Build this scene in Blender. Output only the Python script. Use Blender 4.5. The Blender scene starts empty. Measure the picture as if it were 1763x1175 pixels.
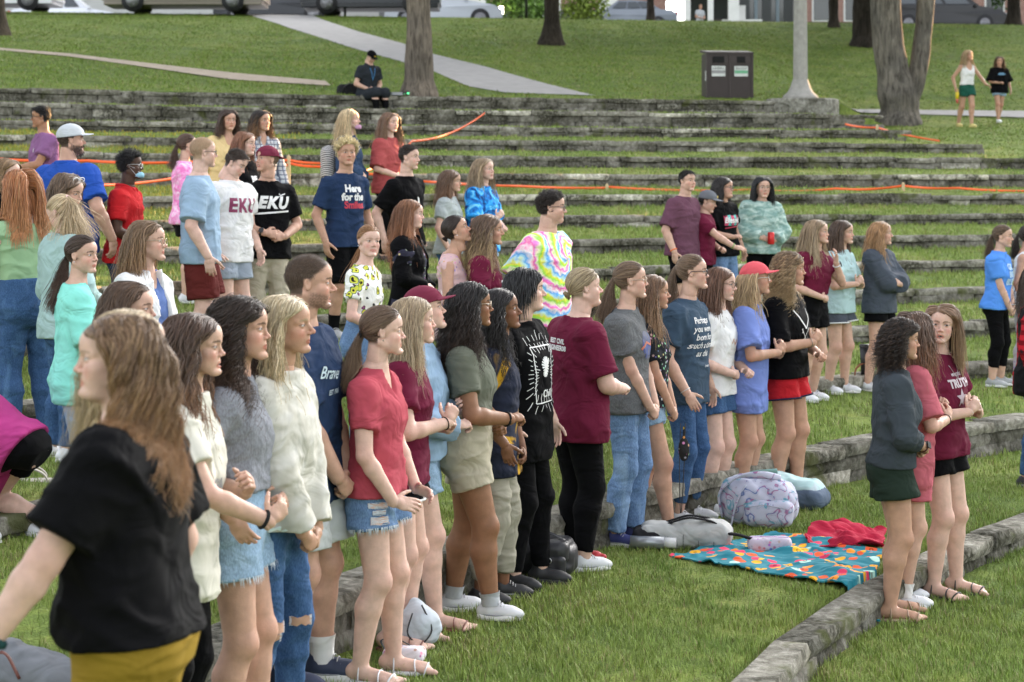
import bpy, bmesh, math, random
import numpy as np
from mathutils import Vector, Matrix
from mathutils.bvhtree import BVHTree
R_=math.radians
rng=np.random.default_rng(7); random.seed(7)
scene=bpy.context.scene
COL=scene.collection
# ---------------------------------------------------------------- camera
FPX=3600.0; YH=322.1; ZC=2.147; CX=881.5; W0,H0=1763.0,1175.0
cam=bpy.data.cameras.new('camera'); camo=bpy.data.objects.new('camera',cam); COL.objects.link(camo)
camo.location=(0,0,ZC); camo.rotation_euler=(R_(90),0,0)
cam.sensor_width=36; cam.lens=36*FPX/W0; cam.shift_y=-(H0/2-YH)/W0
cam.clip_start=.3; cam.clip_end=600
cam.dof.use_dof=True; cam.dof.focus_distance=11.5; cam.dof.aperture_fstop=5.0
scene.camera=camo
# ---------------------------------------------------------------- world, sun, exposure
SUN_AZ=R_(55); SUN_EL=R_(8)      # from the right and a little behind
w=bpy.data.worlds.new('World'); scene.world=w; w.use_nodes=True
nt=w.node_tree; bg=nt.nodes['Background']
sky=nt.nodes.new('ShaderNodeTexSky'); sky.sky_type='NISHITA'; sky.sun_disc=False
sky.sun_elevation=R_(24); sky.sun_rotation=math.pi/2-SUN_AZ; sky.altitude=300; sky.dust_density=3.0; sky.air_density=1.0; sky.ozone_density=1.0
hs=nt.nodes.new('ShaderNodeHueSaturation'); hs.inputs['Saturation'].default_value=.22; hs.inputs['Value'].default_value=1.0
nt.links.new(sky.outputs[0],hs.inputs['Color']); nt.links.new(hs.outputs[0],bg.inputs['Color'])
bg.inputs['Strength'].default_value=0.15
sl=bpy.data.lights.new('sun','SUN'); sl.energy=5.0; sl.angle=R_(.6); sl.color=(1,.55,.22)
so=bpy.data.objects.new('sun',sl); COL.objects.link(so)
sd=Vector((math.cos(SUN_AZ)*math.cos(SUN_EL),math.sin(SUN_AZ)*math.cos(SUN_EL),math.sin(SUN_EL)))
so.rotation_euler=sd.to_track_quat('Z','Y').to_euler(); so.location=(30,60,30)
scene.view_settings.view_transform='Standard'; scene.view_settings.look='None'
scene.view_settings.gamma=1; scene.view_settings.exposure=2.08
scene.cycles.max_bounces=6; scene.cycles.diffuse_bounces=3; scene.cycles.glossy_bounces=2
scene.cycles.transparent_max_bounces=6
# ---------------------------------------------------------------- mesh helpers
def tag(o,label=None,cat=None,group=None,kind=None):
    if label:o['label']=label
    if cat:o['category']=cat
    if group:o['group']=group
    if kind:o['kind']=kind
    return o
def empty(name,loc=(0,0,0),rz=0,label=None,cat=None,group=None):
    o=bpy.data.objects.new(name,None); COL.objects.link(o); o.location=loc; o.rotation_euler=(0,0,rz)
    o.empty_display_size=.1
    return tag(o,label,cat,group)
def mk(name,V,F,mat,parent=None,smooth=True,col=None,mats=None,midx=None):
    """V (n,3) array, F list of (m,k) arrays of faces"""
    me=bpy.data.meshes.new(name)
    V=np.asarray(V,np.float32)
    if not isinstance(F,list): F=[F]
    F=[np.asarray(f,np.int32) for f in F if len(f)]
    me.vertices.add(len(V)); me.vertices.foreach_set('co',V.ravel())
    li=np.concatenate([f.ravel() for f in F]); tot=np.concatenate([np.full(len(f),f.shape[1],np.int32) for f in F])
    st=np.concatenate([[0],np.cumsum(tot)[:-1]]).astype(np.int32)
    me.loops.add(len(li)); me.loops.foreach_set('vertex_index',li)
    me.polygons.add(len(tot)); me.polygons.foreach_set('loop_start',st)
    me.polygons.foreach_set('use_smooth',np.full(len(tot),bool(smooth)))
    me.update(calc_edges=True); me.validate()
    if col is not None:
        a=me.color_attributes.new('Col','FLOAT_COLOR','POINT')
        c=np.ones((len(V),4),np.float32); c[:,:3]=col; a.data.foreach_set('color',c.ravel())
    for m in (mats or [mat]): me.materials.append(m)
    if midx is not None: me.polygons.foreach_set('material_index',np.asarray(midx,np.int32))
    o=bpy.data.objects.new(name,me); COL.objects.link(o)
    if parent: o.parent=parent
    return o
class MB:
    def __init__(s): s.V=[];s.F={};s.n=0
    def add(s,V,F,k=None):
        V=np.asarray(V,float).reshape(-1,3); F=np.asarray(F,int)
        s.F.setdefault(F.shape[1],[]).append(F+s.n); s.V.append(V); s.n+=len(V)
    def box(s,c,d,R=None):
        v=np.array([[x,y,z] for x in(-.5,.5) for y in(-.5,.5) for z in(-.5,.5)])*np.array(d)
        if R is not None: v=v@np.asarray(R).T
        s.add(v+np.array(c),[[0,1,3,2],[4,6,7,5],[0,4,5,1],[2,3,7,6],[0,2,6,4],[1,5,7,3]])
    def tube(s,pts,r,n=8,caps=True,sq=1.0):
        P=np.asarray(pts,float); m=len(P); r=np.broadcast_to(np.asarray(r,float),(m,))
        T=np.gradient(P,axis=0); T/=np.linalg.norm(T,axis=1)[:,None]+1e-9
        up=np.array([0,0,1.]) if abs(T[0,2])<.9 else np.array([1.,0,0])
        A=np.cross(T,up); A/=np.linalg.norm(A,axis=1)[:,None]+1e-9; B=np.cross(A,T)
        th=np.arange(n)*2*np.pi/n
        V=P[:,None]+r[:,None,None]*(np.cos(th)[None,:,None]*A[:,None]+sq*np.sin(th)[None,:,None]*B[:,None])
        i=np.arange(m-1)[:,None]*n; j=np.arange(n)[None]; j2=(j+1)%n
        F=np.stack([i+j,i+j2,i+n+j2,i+n+j],-1).reshape(-1,4)
        s.add(V.reshape(-1,3),F)
        if caps:
            b=s.n-m*n
            c0=P[0];c1=P[-1]
            s.V.append(np.array([c0,c1])); k=s.n; s.n+=2
            jj=np.arange(n)
            s.F.setdefault(3,[]).append(np.stack([b+(jj+1)%n,b+jj,np.full(n,k)],-1))
            s.F.setdefault(3,[]).append(np.stack([b+(m-1)*n+jj,b+(m-1)*n+(jj+1)%n,np.full(n,k+1)],-1))
    def lathe(s,prof,n=24,c=(0,0,0)):
        P=np.array([[0,0,z] for r,z in prof],float)+np.array(c); r=np.array([q for q,z in prof])
        th=np.arange(n)*2*np.pi/n; m=len(P)
        V=P[:,None]+np.stack([r[:,None]*np.cos(th),r[:,None]*np.sin(th),np.zeros((m,n))],-1)
        i=np.arange(m-1)[:,None]*n; j=np.arange(n)[None]; j2=(j+1)%n
        s.add(V.reshape(-1,3),np.stack([i+j,i+j2,i+n+j2,i+n+j],-1).reshape(-1,4))
    def grid(s,V):
        V=np.asarray(V,float); a,b=V.shape[:2]
        i=np.arange(a-1)[:,None]*b; j=np.arange(b-1)[None]
        s.add(V.reshape(-1,3),np.stack([i+j,i+b+j,i+b+j+1,i+j+1],-1).reshape(-1,4))
    def build(s,name,mat,parent=None,smooth=False,**k):
        return mk(name,np.concatenate(s.V),[np.concatenate(f) for f in s.F.values()],mat,parent,smooth,**k)
def snoise(P,f=1.0,seed=0,oct=3):
    """cheap smooth noise from warped sines, about -1..1"""
    P=np.asarray(P,np.float32)*f; x,y,z=P[...,0],P[...,1],P[...,2]; o=0;a=1;t=0
    for i in range(oct):
        s=seed*1.7+i*5.3
        o=o+a*(np.sin(x*2.1+1.3*np.sin(y*1.7+s)+s)*np.sin(y*1.9+1.1*np.sin(z*2.3+s*2)+s*3)+np.sin(z*2.2+1.2*np.sin(x*1.6+s*1.5)+s*.7)*.7)
        t+=a*1.3;a*=.5;x,y,z=x*2.03+y*.3,y*2.01-z*.2,z*1.97+x*.25
    return o/t
# ---------------------------------------------------------------- SDF engine
class Fld:
    def __init__(s,lo,hi,h,big=.08):
        s.lo=np.array(lo,np.float32);s.h=h
        n=np.ceil((np.array(hi)-s.lo)/h).astype(int)+1
        s.ax=[(s.lo[i]+h*np.arange(n[i])).astype(np.float32) for i in range(3)]
        s.D=np.full(tuple(n),big,np.float32); s.big=big
    def blk(s,lo,hi):
        sl=[]
        for i in range(3):
            a=int(max(0,np.floor((lo[i]-s.lo[i])/s.h))); b=int(min(len(s.ax[i]),np.ceil((hi[i]-s.lo[i])/s.h)+1))
            if b<=a: return None,None,None,None
            sl.append(slice(a,b))
        X=s.ax[0][sl[0]][:,None,None];Y=s.ax[1][sl[1]][None,:,None];Z=s.ax[2][sl[2]][None,None,:]
        return tuple(sl),X,Y,Z
    def put(s,sl,d,k,sub=False):
        D=s.D[sl]
        if sub:
            d=-d
            if k>0:
                h=np.clip(.5-.5*(D-d)/k,0,1); s.D[sl]=D*(1-h)+d*h+k*h*(1-h)
            else: s.D[sl]=np.maximum(D,d)
        elif k>0:
            h=np.clip(.5+.5*(D-d)/k,0,1); s.D[sl]=D*(1-h)+d*h-k*h*(1-h)
        else: s.D[sl]=np.minimum(D,d)
    def cap(s,a,b,ra,rb,k=.02,sub=False,sq=None,cut=None):
        a=np.array(a,float);b=np.array(b,float); m=max(ra,rb)+k+3*s.h
        sl,X,Y,Z=s.blk(np.minimum(a,b)-m,np.maximum(a,b)+m)
        if sl is None:return
        d=b-a; L=max(d@d,1e-9)
        px,py,pz=X-a[0],Y-a[1],Z-a[2]
        t=np.clip((px*d[0]+py*d[1]+pz*d[2])/L,0,1)
        q=np.sqrt((px-t*d[0])**2+(py-t*d[1])**2+(pz-t*d[2])**2)
        v=q-(ra+(rb-ra)*t)
        if cut is not None:
            c,n=cut; v=np.maximum(v,(X-c[0])*n[0]+(Y-c[1])*n[1]+(Z-c[2])*n[2])
        s.put(sl,v.astype(np.float32),k,sub)
    def ell(s,c,r,k=.02,sub=False,R=None):
        c=np.array(c,float);r=np.array(r,float); m=r.max()+k+3*s.h if R is not None else r+k+3*s.h
        sl,X,Y,Z=s.blk(c-m,c+m)
        if sl is None:return
        x,y,z=X-c[0],Y-c[1],Z-c[2]
        if R is not None:
            x,y,z=[R[0][i]*x+R[1][i]*y+R[2][i]*z for i in range(3)]
        q=np.sqrt((x/r[0])**2+(y/r[1])**2+(z/r[2])**2); q2=np.sqrt((x/r[0]**2)**2+(y/r[1]**2)**2+(z/r[2]**2)**2)
        s.put(sl,(q*(q-1)/(q2+1e-6)).astype(np.float32),k,sub)
    def rbox(s,c,hd,rad,k=0,R=None,sub=False):
        c=np.array(c,float);hd=np.array(hd,float); m=np.linalg.norm(hd)+k+3*s.h
        sl,X,Y,Z=s.blk(c-m,c+m)
        if sl is None:return
        x,y,z=X-c[0],Y-c[1],Z-c[2]
        if R is not None:
            x,y,z=[R[0][i]*x+R[1][i]*y+R[2][i]*z for i in range(3)]
        x,y,z=np.broadcast_arrays(abs(x)-hd[0]+rad,abs(y)-hd[1]+rad,abs(z)-hd[2]+rad)
        d=np.sqrt(np.maximum(x,0)**2+np.maximum(y,0)**2+np.maximum(z,0)**2)+np.minimum(np.maximum(x,np.maximum(y,z)),0)-rad
        s.put(sl,d.astype(np.float32),k,sub)
    def noise(s,amp,f,seed=0,stretch=(1,1,1)):
        X,Y,Z=np.meshgrid(*s.ax,indexing='ij',sparse=True)
        a=snoise(np.stack(np.broadcast_arrays(X*stretch[0],Y*stretch[1],Z*stretch[2]),-1),f,seed,2)
        s.D+=amp*a
    def folds(s,amp,f,seed=0,stretch=(1,1,1)):
        X,Y,Z=np.meshgrid(*s.ax,indexing='ij',sparse=True)
        P_=np.stack(np.broadcast_arrays(X*stretch[0],Y*stretch[1],Z*stretch[2]),-1)
        a=snoise(P_,f,seed,1); m=.5+.5*snoise(P_,f*.5,seed+8,1); s.D-=amp*1.7*np.maximum(0,1-2.2*np.abs(a))*np.clip(m*1.7-.3,0,1)
    def nets(s):
        D=s.D; D=np.pad(D,1,constant_values=s.big)
        S=D<0; 
        A=np.zeros(tuple(n-1 for n in D.shape),np.uint8)
        cs=[(i,j,k) for i in(0,1) for j in(0,1) for k in(0,1)]
        def v(M,c): return M[tuple(slice(c[i],M.shape[i]-1+c[i]) for i in range(3))]
        for c in cs: A+=v(S,c)
        act=(A>0)&(A<8); idx=np.argwhere(act)
        if len(idx)==0: return np.zeros((0,3)),np.zeros((0,4),int)
        val=np.stack([D[idx[:,0]+c[0],idx[:,1]+c[1],idx[:,2]+c[2]] for c in cs],1)
        C=np.array(cs,np.float32); P=np.zeros((len(idx),3),np.float32); N=np.zeros(len(idx),np.float32)
        for a in range(8):
            for b in range(a+1,8):
                if abs(C[a]-C[b]).sum()!=1: continue
                m=(val[:,a]<0)!=(val[:,b]<0); t=val[:,a]/np.where(m,val[:,a]-val[:,b],1)
                P+=np.where(m[:,None],C[a]+t[:,None]*(C[b]-C[a]),0); N+=m
        P=P/N[:,None]+idx-1; V=P*s.h+s.lo
        ids=np.full(act.shape,-1,np.int32); ids[act]=np.arange(len(idx))
        Q=[]
        for ax in range(3):
            o=[i for i in range(3) if i!=ax]
            sl0=[slice(None)]*3; sl1=[slice(None)]*3
            sl0[ax]=slice(0,-1); sl1[ax]=slice(1,None)
            for q in o: sl0[q]=slice(1,-1); sl1[q]=slice(1,-1)
            a=S[tuple(sl0)]; b=S[tuple(sl1)]; e=np.argwhere(a!=b)
            if not len(e): continue
            full=e.copy(); 
            def cell(d1,d2):
                c=full.copy(); c[:,o[0]]+=d1; c[:,o[1]]+=d2; return ids[c[:,0],c[:,1],c[:,2]]
            q=np.stack([cell(0,0),cell(1,0),cell(1,1),cell(0,1)],1)
            fl=a[e[:,0],e[:,1],e[:,2]]
            if ax==1: fl=~fl
            q[~fl]=q[~fl][:,::-1]; Q.append(q)
        Q=np.concatenate(Q); Q=Q[(Q>=0).all(1)]
        return V,Q
# ---------------------------------------------------------------- materials
MC={}
def nodes(name):
    m=bpy.data.materials.new(name); m.use_nodes=True; t=m.node_tree; b=t.nodes['Principled BSDF']
    return m,t,b
def N(t,ty,**k):
    n=t.nodes.new(ty)
    for a,v in k.items():
        if hasattr(n,a): setattr(n,a,v)
        else: n.inputs[a.replace('_',' ')].default_value=v
    return n
def L(t,a,b): t.links.new(a,b)
def c4(c): return (c[0],c[1],c[2],1)
def ramp(t,fac,stops,interp='LINEAR'):
    r=t.nodes.new('ShaderNodeValToRGB'); r.color_ramp.interpolation=interp
    e=r.color_ramp.elements
    while len(e)<len(stops): e.new(.5)
    for i,(p,c) in enumerate(stops): e[i].position=p; e[i].color=c4(c)
    L(t,fac,r.inputs[0]); return r
def noise(t,scale,detail=3,vec=None,dist=0,rough=.5):
    n=N(t,'ShaderNodeTexNoise'); n.inputs['Scale'].default_value=scale; n.inputs['Detail'].default_value=detail
    n.inputs['Distortion'].default_value=dist; n.inputs['Roughness'].default_value=rough
    if vec is not None: L(t,vec,n.inputs['Vector'])
    return n
def mapping(t,scale=(1,1,1),rot=(0,0,0),loc=(0,0,0)):
    tc=N(t,'ShaderNodeTexCoord'); mp=N(t,'ShaderNodeMapping'); L(t,tc.outputs['Object'],mp.inputs['Vector'])
    mp.inputs['Scale'].default_value=scale; mp.inputs['Rotation'].default_value=rot; mp.inputs['Location'].default_value=loc
    return mp.outputs['Vector']
def mixc(t,f,a,b,mode='MIX'):
    m=N(t,'ShaderNodeMix'); m.data_type='RGBA'; m.blend_type=mode
    if isinstance(f,(int,float)): m.inputs[0].default_value=f
    else: L(t,f,m.inputs[0])
    for i,x in((6,a),(7,b)):
        if isinstance(x,(tuple,list)): m.inputs[i].default_value=c4(x)
        else: L(t,x,m.inputs[i])
    return m.outputs[2]
def bump(t,b,h,dist=.004,st=.5):
    n=N(t,'ShaderNodeBump'); n.inputs['Strength'].default_value=st; n.inputs['Distance'].default_value=dist
    L(t,h,n.inputs['Height']); L(t,n.outputs[0],b.inputs['Normal']); return n
def flat(name,c,rough=.6,var=.12,sc=12,metal=0,spec=.5,emit=0):
    key=('flat',name,c,rough)
    if key in MC:return MC[key]
    m,t,b=nodes(name); n=noise(t,sc,3,mapping(t))
    r=ramp(t,n.outputs[0],[(.3,tuple(x*(1-var) for x in c)),(.7,tuple(min(1,x*(1+var)) for x in c))])
    L(t,r.outputs[0],b.inputs['Base Color']); b.inputs['Roughness'].default_value=rough; b.inputs['Metallic'].default_value=metal
    b.inputs['Specular IOR Level'].default_value=spec
    if emit: b.inputs['Emission Color'].default_value=c4(c); b.inputs['Emission Strength'].default_value=emit
    MC[key]=m; return m
def cloth(c,kind='plain',c2=None,rough=.9):
    key=('cloth',c,kind,c2)
    if key in MC:return MC[key]
    m,t,b=nodes('cloth_'+kind); v=mapping(t)
    col=c
    n1=noise(t,5,4,v,.6); 
    if kind=='heather':
        n=noise(t,220,2,mapping(t,(1,1,.35))); col=ramp(t,n.outputs[0],[(.35,tuple(x*.78 for x in c)),(.65,tuple(x*1.15 for x in c))]).outputs[0]
    elif kind=='denim':
        n=noise(t,9,4,mapping(t,(1.2,1.2,.35)),.5); n2=noise(t,260,2,mapping(t,(1,1,.3)))
        a=ramp(t,n.outputs[0],[(.33,tuple(x*.8 for x in c)),(.52,c),(.74,c2 or tuple(min(1,x*1.7+.04) for x in c))]).outputs[0]
        col=mixc(t,.35,a,ramp(t,n2.outputs[0],[(.35,tuple(x*.5 for x in c)),(.65,tuple(min(1,x*1.6+.05) for x in c))]).outputs[0])
    elif kind=='rainbow':
        tc=mapping(t,(1,1,1),(0,0,0),(0,-.02,-1.28)); 
        sx=N(t,'ShaderNodeSeparateXYZ'); L(t,tc,sx.inputs[0])
        at=N(t,'ShaderNodeMath',operation='ARCTAN2'); L(t,sx.outputs['Z'],at.inputs[0]); L(t,sx.outputs['Y'],at.inputs[1])
        ln=N(t,'ShaderNodeVectorMath',operation='LENGTH')
        cb=N(t,'ShaderNodeCombineXYZ'); L(t,sx.outputs['Y'],cb.inputs[0]); L(t,sx.outputs['Z'],cb.inputs[1]); L(t,cb.outputs[0],ln.inputs[0])
        nn=noise(t,22,4,v); 
        a1=N(t,'ShaderNodeMath',operation='MULTIPLY_ADD'); L(t,at.outputs[0],a1.inputs[0]); a1.inputs[1].default_value=.477; 
        a2=N(t,'ShaderNodeMath',operation='MULTIPLY_ADD'); L(t,ln.outputs['Value'],a2.inputs[0]); a2.inputs[1].default_value=7.0; 
        a3=N(t,'ShaderNodeMath',operation='MULTIPLY_ADD'); L(t,nn.outputs[0],a3.inputs[0]); a3.inputs[1].default_value=.55; a3.inputs[2].default_value=0
        L(t,a3.outputs[0],a2.inputs[2]); L(t,a2.outputs[0],a1.inputs[2])
        fr=N(t,'ShaderNodeMath',operation='FRACT'); L(t,a1.outputs[0],fr.inputs[0])
        col=ramp(t,fr.outputs[0],[(0,(.9,.16,.42)),(.14,(.95,.85,.85)),(.28,(.12,.42,.85)),(.42,(.55,.85,.9)),(.56,(.85,.85,.08)),(.70,(.35,.8,.1)),(.84,(.95,.9,.6)),(.93,(.85,.3,.7)),(1,(.9,.16,.42))]).outputs[0]
    elif kind=='bluedye':
        nn=noise(t,9,5,v,1.5); col=ramp(t,nn.outputs[0],[(.36,(.012,.04,.14)),(.44,(.02,.16,.5)),(.53,(.03,.33,.8)),(.62,(.2,.62,.9)),(.7,(.02,.2,.6))]).outputs[0]
    elif kind=='pinkdye':
        nn=noise(t,16,5,v,1.0); col=ramp(t,nn.outputs[0],[(.38,(.8,.2,.5)),(.55,(.85,.4,.66)),(.7,(.9,.7,.8))]).outputs[0]
    elif kind=='sage':
        nn=noise(t,11,5,mapping(t,(1,1,2.2)),.8); col=ramp(t,nn.outputs[0],[(.38,(.18,.30,.27)),(.52,(.30,.42,.38)),(.68,(.5,.62,.57))]).outputs[0]
    elif kind=='speck':   # flowers / small print on a ground colour
        vo=N(t,'ShaderNodeTexVoronoi'); vo.inputs['Scale'].default_value=34; L(t,v,vo.inputs['Vector'])
        f=ramp(t,vo.outputs['Distance'],[(.22,(1,1,1)),(.34,(0,0,0))]); 
        hc=mixc(t,.55,vo.outputs['Color'],c2); col=mixc(t,f.outputs[0],c,hc)
    elif kind=='butterfly':
        nz_=noise(t,14,2,v); v=mixc(t,.06,v,nz_.outputs['Color'],'ADD'); vo=N(t,'ShaderNodeTexVoronoi'); vo.inputs['Scale'].default_value=15; L(t,v,vo.inputs['Vector'])
        f=ramp(t,vo.outputs['Distance'],[(.0,(.02,.02,.02)),(.12,(.04,.04,.02)),(.17,(.65,.62,.08)),(.3,(.35,.5,.1)),(.34,(.03,.03,.03)),(.4,(.8,.8,.75))],'CONSTANT')
        vo2=N(t,'ShaderNodeTexVoronoi'); vo2.inputs['Scale'].default_value=19; L(t,v,vo2.inputs['Vector'])
        f2=ramp(t,vo2.outputs['Distance'],[(0,(.35,.12,.3)),(.16,(.02,.02,.02)),(.22,(1,1,1))],'CONSTANT')
        col=mixc(t,1,f.outputs[0],f2.outputs[0],'MULTIPLY')
    elif kind=='plaid':
        w1=N(t,'ShaderNodeTexWave',bands_direction='Z'); w1.inputs['Scale'].default_value=4.5; L(t,v,w1.inputs['Vector'])
        w2=N(t,'ShaderNodeTexWave',bands_direction='DIAGONAL'); w2.inputs['Scale'].default_value=2.6; L(t,mapping(t,(1,1,0)),w2.inputs['Vector'])
        a=ramp(t,w1.outputs['Fac'],[(.45,(0,0,0)),(.5,(1,1,1))]); a2=ramp(t,w2.outputs['Fac'],[(.45,(0,0,0)),(.5,(1,1,1))])
        x=mixc(t,a.outputs[0],tuple(q*.35 for q in c),c); col=mixc(t,a2.outputs[0],c2 or (.01,.01,.012),x)
    elif kind=='check':
        w1=N(t,'ShaderNodeTexWave',bands_direction='Z'); w1.inputs['Scale'].default_value=7; L(t,v,w1.inputs['Vector'])
        a=ramp(t,w1.outputs['Fac'],[(.75,(0,0,0)),(.9,(1,1,1))]); w2=N(t,'ShaderNodeTexWave',bands_direction='Y'); w2.inputs['Scale'].default_value=7; L(t,v,w2.inputs['Vector'])
        a2=ramp(t,w2.outputs['Fac'],[(.75,(0,0,0)),(.9,(1,1,1))]); x=mixc(t,a.outputs[0],c,c2); col=mixc(t,a2.outputs[0],x,c2)
    elif kind=='stripe':
        w1=N(t,'ShaderNodeTexWave',bands_direction='Z'); w1.inputs['Scale'].default_value=16; L(t,mapping(t,(1,1,1),(.5,0,0)),w1.inputs['Vector'])
        col=ramp(t,w1.outputs['Fac'],[(.45,c),(.55,c2)]).outputs[0]
    elif kind=='pools2':
        nn=noise(t,4,3,v,.8); col=ramp(t,nn.outputs[0],[(.56,c),(.6,c2)]).outputs[0]
    elif kind=='pools':   # worn, faded print
        nn=noise(t,7,4,v,1.2); col=ramp(t,nn.outputs[0],[(.42,c),(.6,c2)]).outputs[0]
    if kind=='plain': col=ramp(t,n1.outputs[0],[(.3,tuple(x*.9 for x in c)),(.7,tuple(min(1,x*1.08) for x in c))]).outputs[0]
    L(t,col,b.inputs['Base Color']) if not isinstance(col,tuple) else setattr(b.inputs['Base Color'],'default_value',c4(col))
    b.inputs['Roughness'].default_value=rough; b.inputs['Specular IOR Level'].default_value=.12
    f1=noise(t,6,2,mapping(t,(1,1,1.4),(.5,.3,0)),1.0); f2=noise(t,420,1,mapping(t)); ad=N(t,'ShaderNodeMath',operation='MULTIPLY_ADD'); L(t,f2.outputs[0],ad.inputs[0]); ad.inputs[1].default_value=.02; L(t,f1.outputs[0],ad.inputs[2])
    bump(t,b,ad.outputs[0],.035,.8)
    MC[key]=m; return m
def attrmat(name,rough=.5,spec=.4,sss=0,var=0,aniso=0,trans=0):
    key=('attr',name)
    if key in MC:return MC[key]
    m,t,b=nodes(name); a=N(t,'ShaderNodeAttribute',attribute_name='Col')
    src=a.outputs['Color']
    if var:
        n=noise(t,26,5,mapping(t)); r=ramp(t,n.outputs[0],[(.3,(1-var,)*3),(.7,(1+var,)*3)]); 
        src=mixc(t,1,src,r.outputs[0],'MULTIPLY')
    L(t,src,b.inputs['Base Color']); b.inputs['Roughness'].default_value=rough; b.inputs['Specular IOR Level'].default_value=spec
    if name=='skin':
        n=noise(t,180,3,mapping(t)); n3=noise(t,9,4,mapping(t)); rr=ramp(t,n3.outputs[0],[(.35,(.40,.40,.40)),(.65,(.62,.62,.62))]); L(t,rr.outputs[0],b.inputs['Roughness']); bump(t,b,n.outputs[0],.002,.5)
    if sss:
        b.inputs['Subsurface Weight'].default_value=sss; b.inputs['Subsurface Radius'].default_value=(.012,.005,.003); b.inputs['Subsurface Scale'].default_value=1.0
    MC[key]=m; return m
SKIN=attrmat('skin',.55,.22,.10,.11)
HAIR=attrmat('hair',.42,.45)
# ---------------------------------------------------------------- head template (cm, x forward, y left, z up, origin between the ears)
HC={}
def head_tpl(var,res):
    """var: f female, m male, h heavy; o open mouth, s smile"""
    key=(var,res)
    if key in HC:return HC[key]
    man='m' in var; hv='h' in var; kid='k' in var
    F=Fld((-12,-9.6,-16),(13,9.6,13),res,big=3)
    k=1.2
    F.ell((-1.0,0,3.1),(9.3,7.35,8.2),k)
    F.ell((3.2,0,4.2),(5.4,6.0,5.2),k)
    wj=1.10 if hv else (1.04 if man else .94)
    F.ell((2.6,0,-3.4),(5.6,5.6*wj,6.4),1.6)
    jz=-9.0 if not hv else -8.6
    for s in(1,-1):
        F.cap((-1.8,s*5.3*wj,-4.6),(6.2,s*1.7,jz-.2),1.7,1.5,1.6)
        F.ell((4.7,s*3.7*wj,-2.6),(2.7,2.5,2.7),1.3); F.ell((3.7,s*2.9*wj,-5.4),(3.5,2.7,3.4),1.5)
        F.cap((7.1,s*1.0,2.0),(5.3,s*4.7,1.7),1.05,.9,1.2)
    F.ell((7.2,0,jz-.2),(1.7,1.9,1.45),1.3)
    F.ell((5.9,0,-5.4),(2.35,3.0,2.5),1.2)
    if hv: F.ell((3.2,0,-9.2),(4.2,4.6,2.4),2.0)
    # eye sockets, eyeballs with lids
    for s in(1,-1):
        F.ell((8.7,s*3.15,.25),(1.75,1.9,1.25),1.1,sub=True)
        F.ell((6.35,s*3.1,.3),(1.42,1.45,1.35),.25)
    # nose
    nl=3.3 if not man else 3.6
    F.cap((7.5,0,1.2),(9.5,0,-2.3),.6,.8,.9); F.ell((9.65,0,-2.6),(.9,.9,.76),.6)
    for s in(1,-1): F.ell((8.6,s*1.15,-3.0),(.95,.72,.62),.5)
    for s in(1,-1): F.ell((9.15,s*.62,-3.6),(.42,.3,.3),.15,sub=True)
    # lips
    op='o' in var; sm='s' in var
    lz=-5.55; ll=-6.6-(.65 if op else 0); cz=.35 if sm else -.15; cy=2.6 if sm else 2.15
    for s in(1,-1):
        F.cap((8.1,s*.35,lz),(7.15,s*cy,lz-.45+cz),.5,.25,.35)
        F.cap((7.95,0,ll),(7.0,s*(cy-.2),ll+.5+cz),.58,.25,.35)
    mz=(lz+ll)/2-.02
    if op: F.ell((8.7,0,mz),(1.5,1.35,.52),.1,sub=True)
    else:
        for s in(1,-1): F.cap((8.7,0,mz),(7.5,s*cy,mz+cz*.8),.16,.12,.08,sub=True)
    # ears
    for s in(1,-1):
        a=R_(-12); R=[(math.cos(a),s*.35,math.sin(a)),(-s*.35,1,0),(-math.sin(a),0,math.cos(a))]
        F.ell((-.8,s*7.35,-.5),(1.5,.62,2.6),.25,R=R); F.ell((-.5,s*8.05,.1),(.9,.6,1.7),.3,sub=True)
    # neck
    nr=6.1 if man else (5.9 if hv else 5.0)
    F.cap((-1.6,0,-4),(-2.6,0,-13.2),nr,nr-.2,1.8)
    V,Q=F.nets()
    x,y,z=V.T; ya=abs(y)
    cls={}
    sc=((x+1.0)/9.3)**2+(y/7.35)**2+((z-3.1)/8.2)**2
    xl=np.where(z>8.2,12,np.where(z>2.0,1.8+(z-2.0)*1.02-(ya*.12),np.where(z>-1.5,1.2,-1.2-.25*(-1.5-z))))
    scalp=(x<xl)&(z>-6.5)&(sc>.82)&~((ya>5.8)&(x>-2.7)&(z<2.0))
    sn=snoise(V,2.2,6)*.9
    soft=np.clip((xl-x+sn*.5)/(1.5)+.15,0,1)*scalp*np.clip((z+6.2)/1.8,0,1)
    ed,ez=(ya-3.1),(z-.28); f=(x>5.9)
    eye=f&((ed/1.42)**2+(ez/.37)**2<1)
    iris=f&((ed)**2+ez**2<.66**2)&(abs(ez)<.42)
    lash=f&~eye&((ed/1.7)**2+((ez-.08)/.72)**2<1)&(ez>.12)
    bz=2.15+.28*np.cos((ya-2.9)*.9)
    brow=(x>4.5)&(ya>1.0)&(ya<5.2)&(abs(z-bz)<.42-.05*(ya-2))
    mo=(x>6.9)&(ya<cy)
    lip=mo&(z<lz+.62)&(z>ll-.62)&((ya/cy)**2+((z-mz)/(.95+(.4 if op else 0)))**2<1.05)
    dark=mo&op&(((z-mz)/.5)**2+(ya/1.3)**2<1)&(x<8.5)
    teeth=dark&(z>mz+.05)
    ch=np.exp(-((ya-4.2)**2/3+(z+3.0)**2/4))*(x>3)
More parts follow.
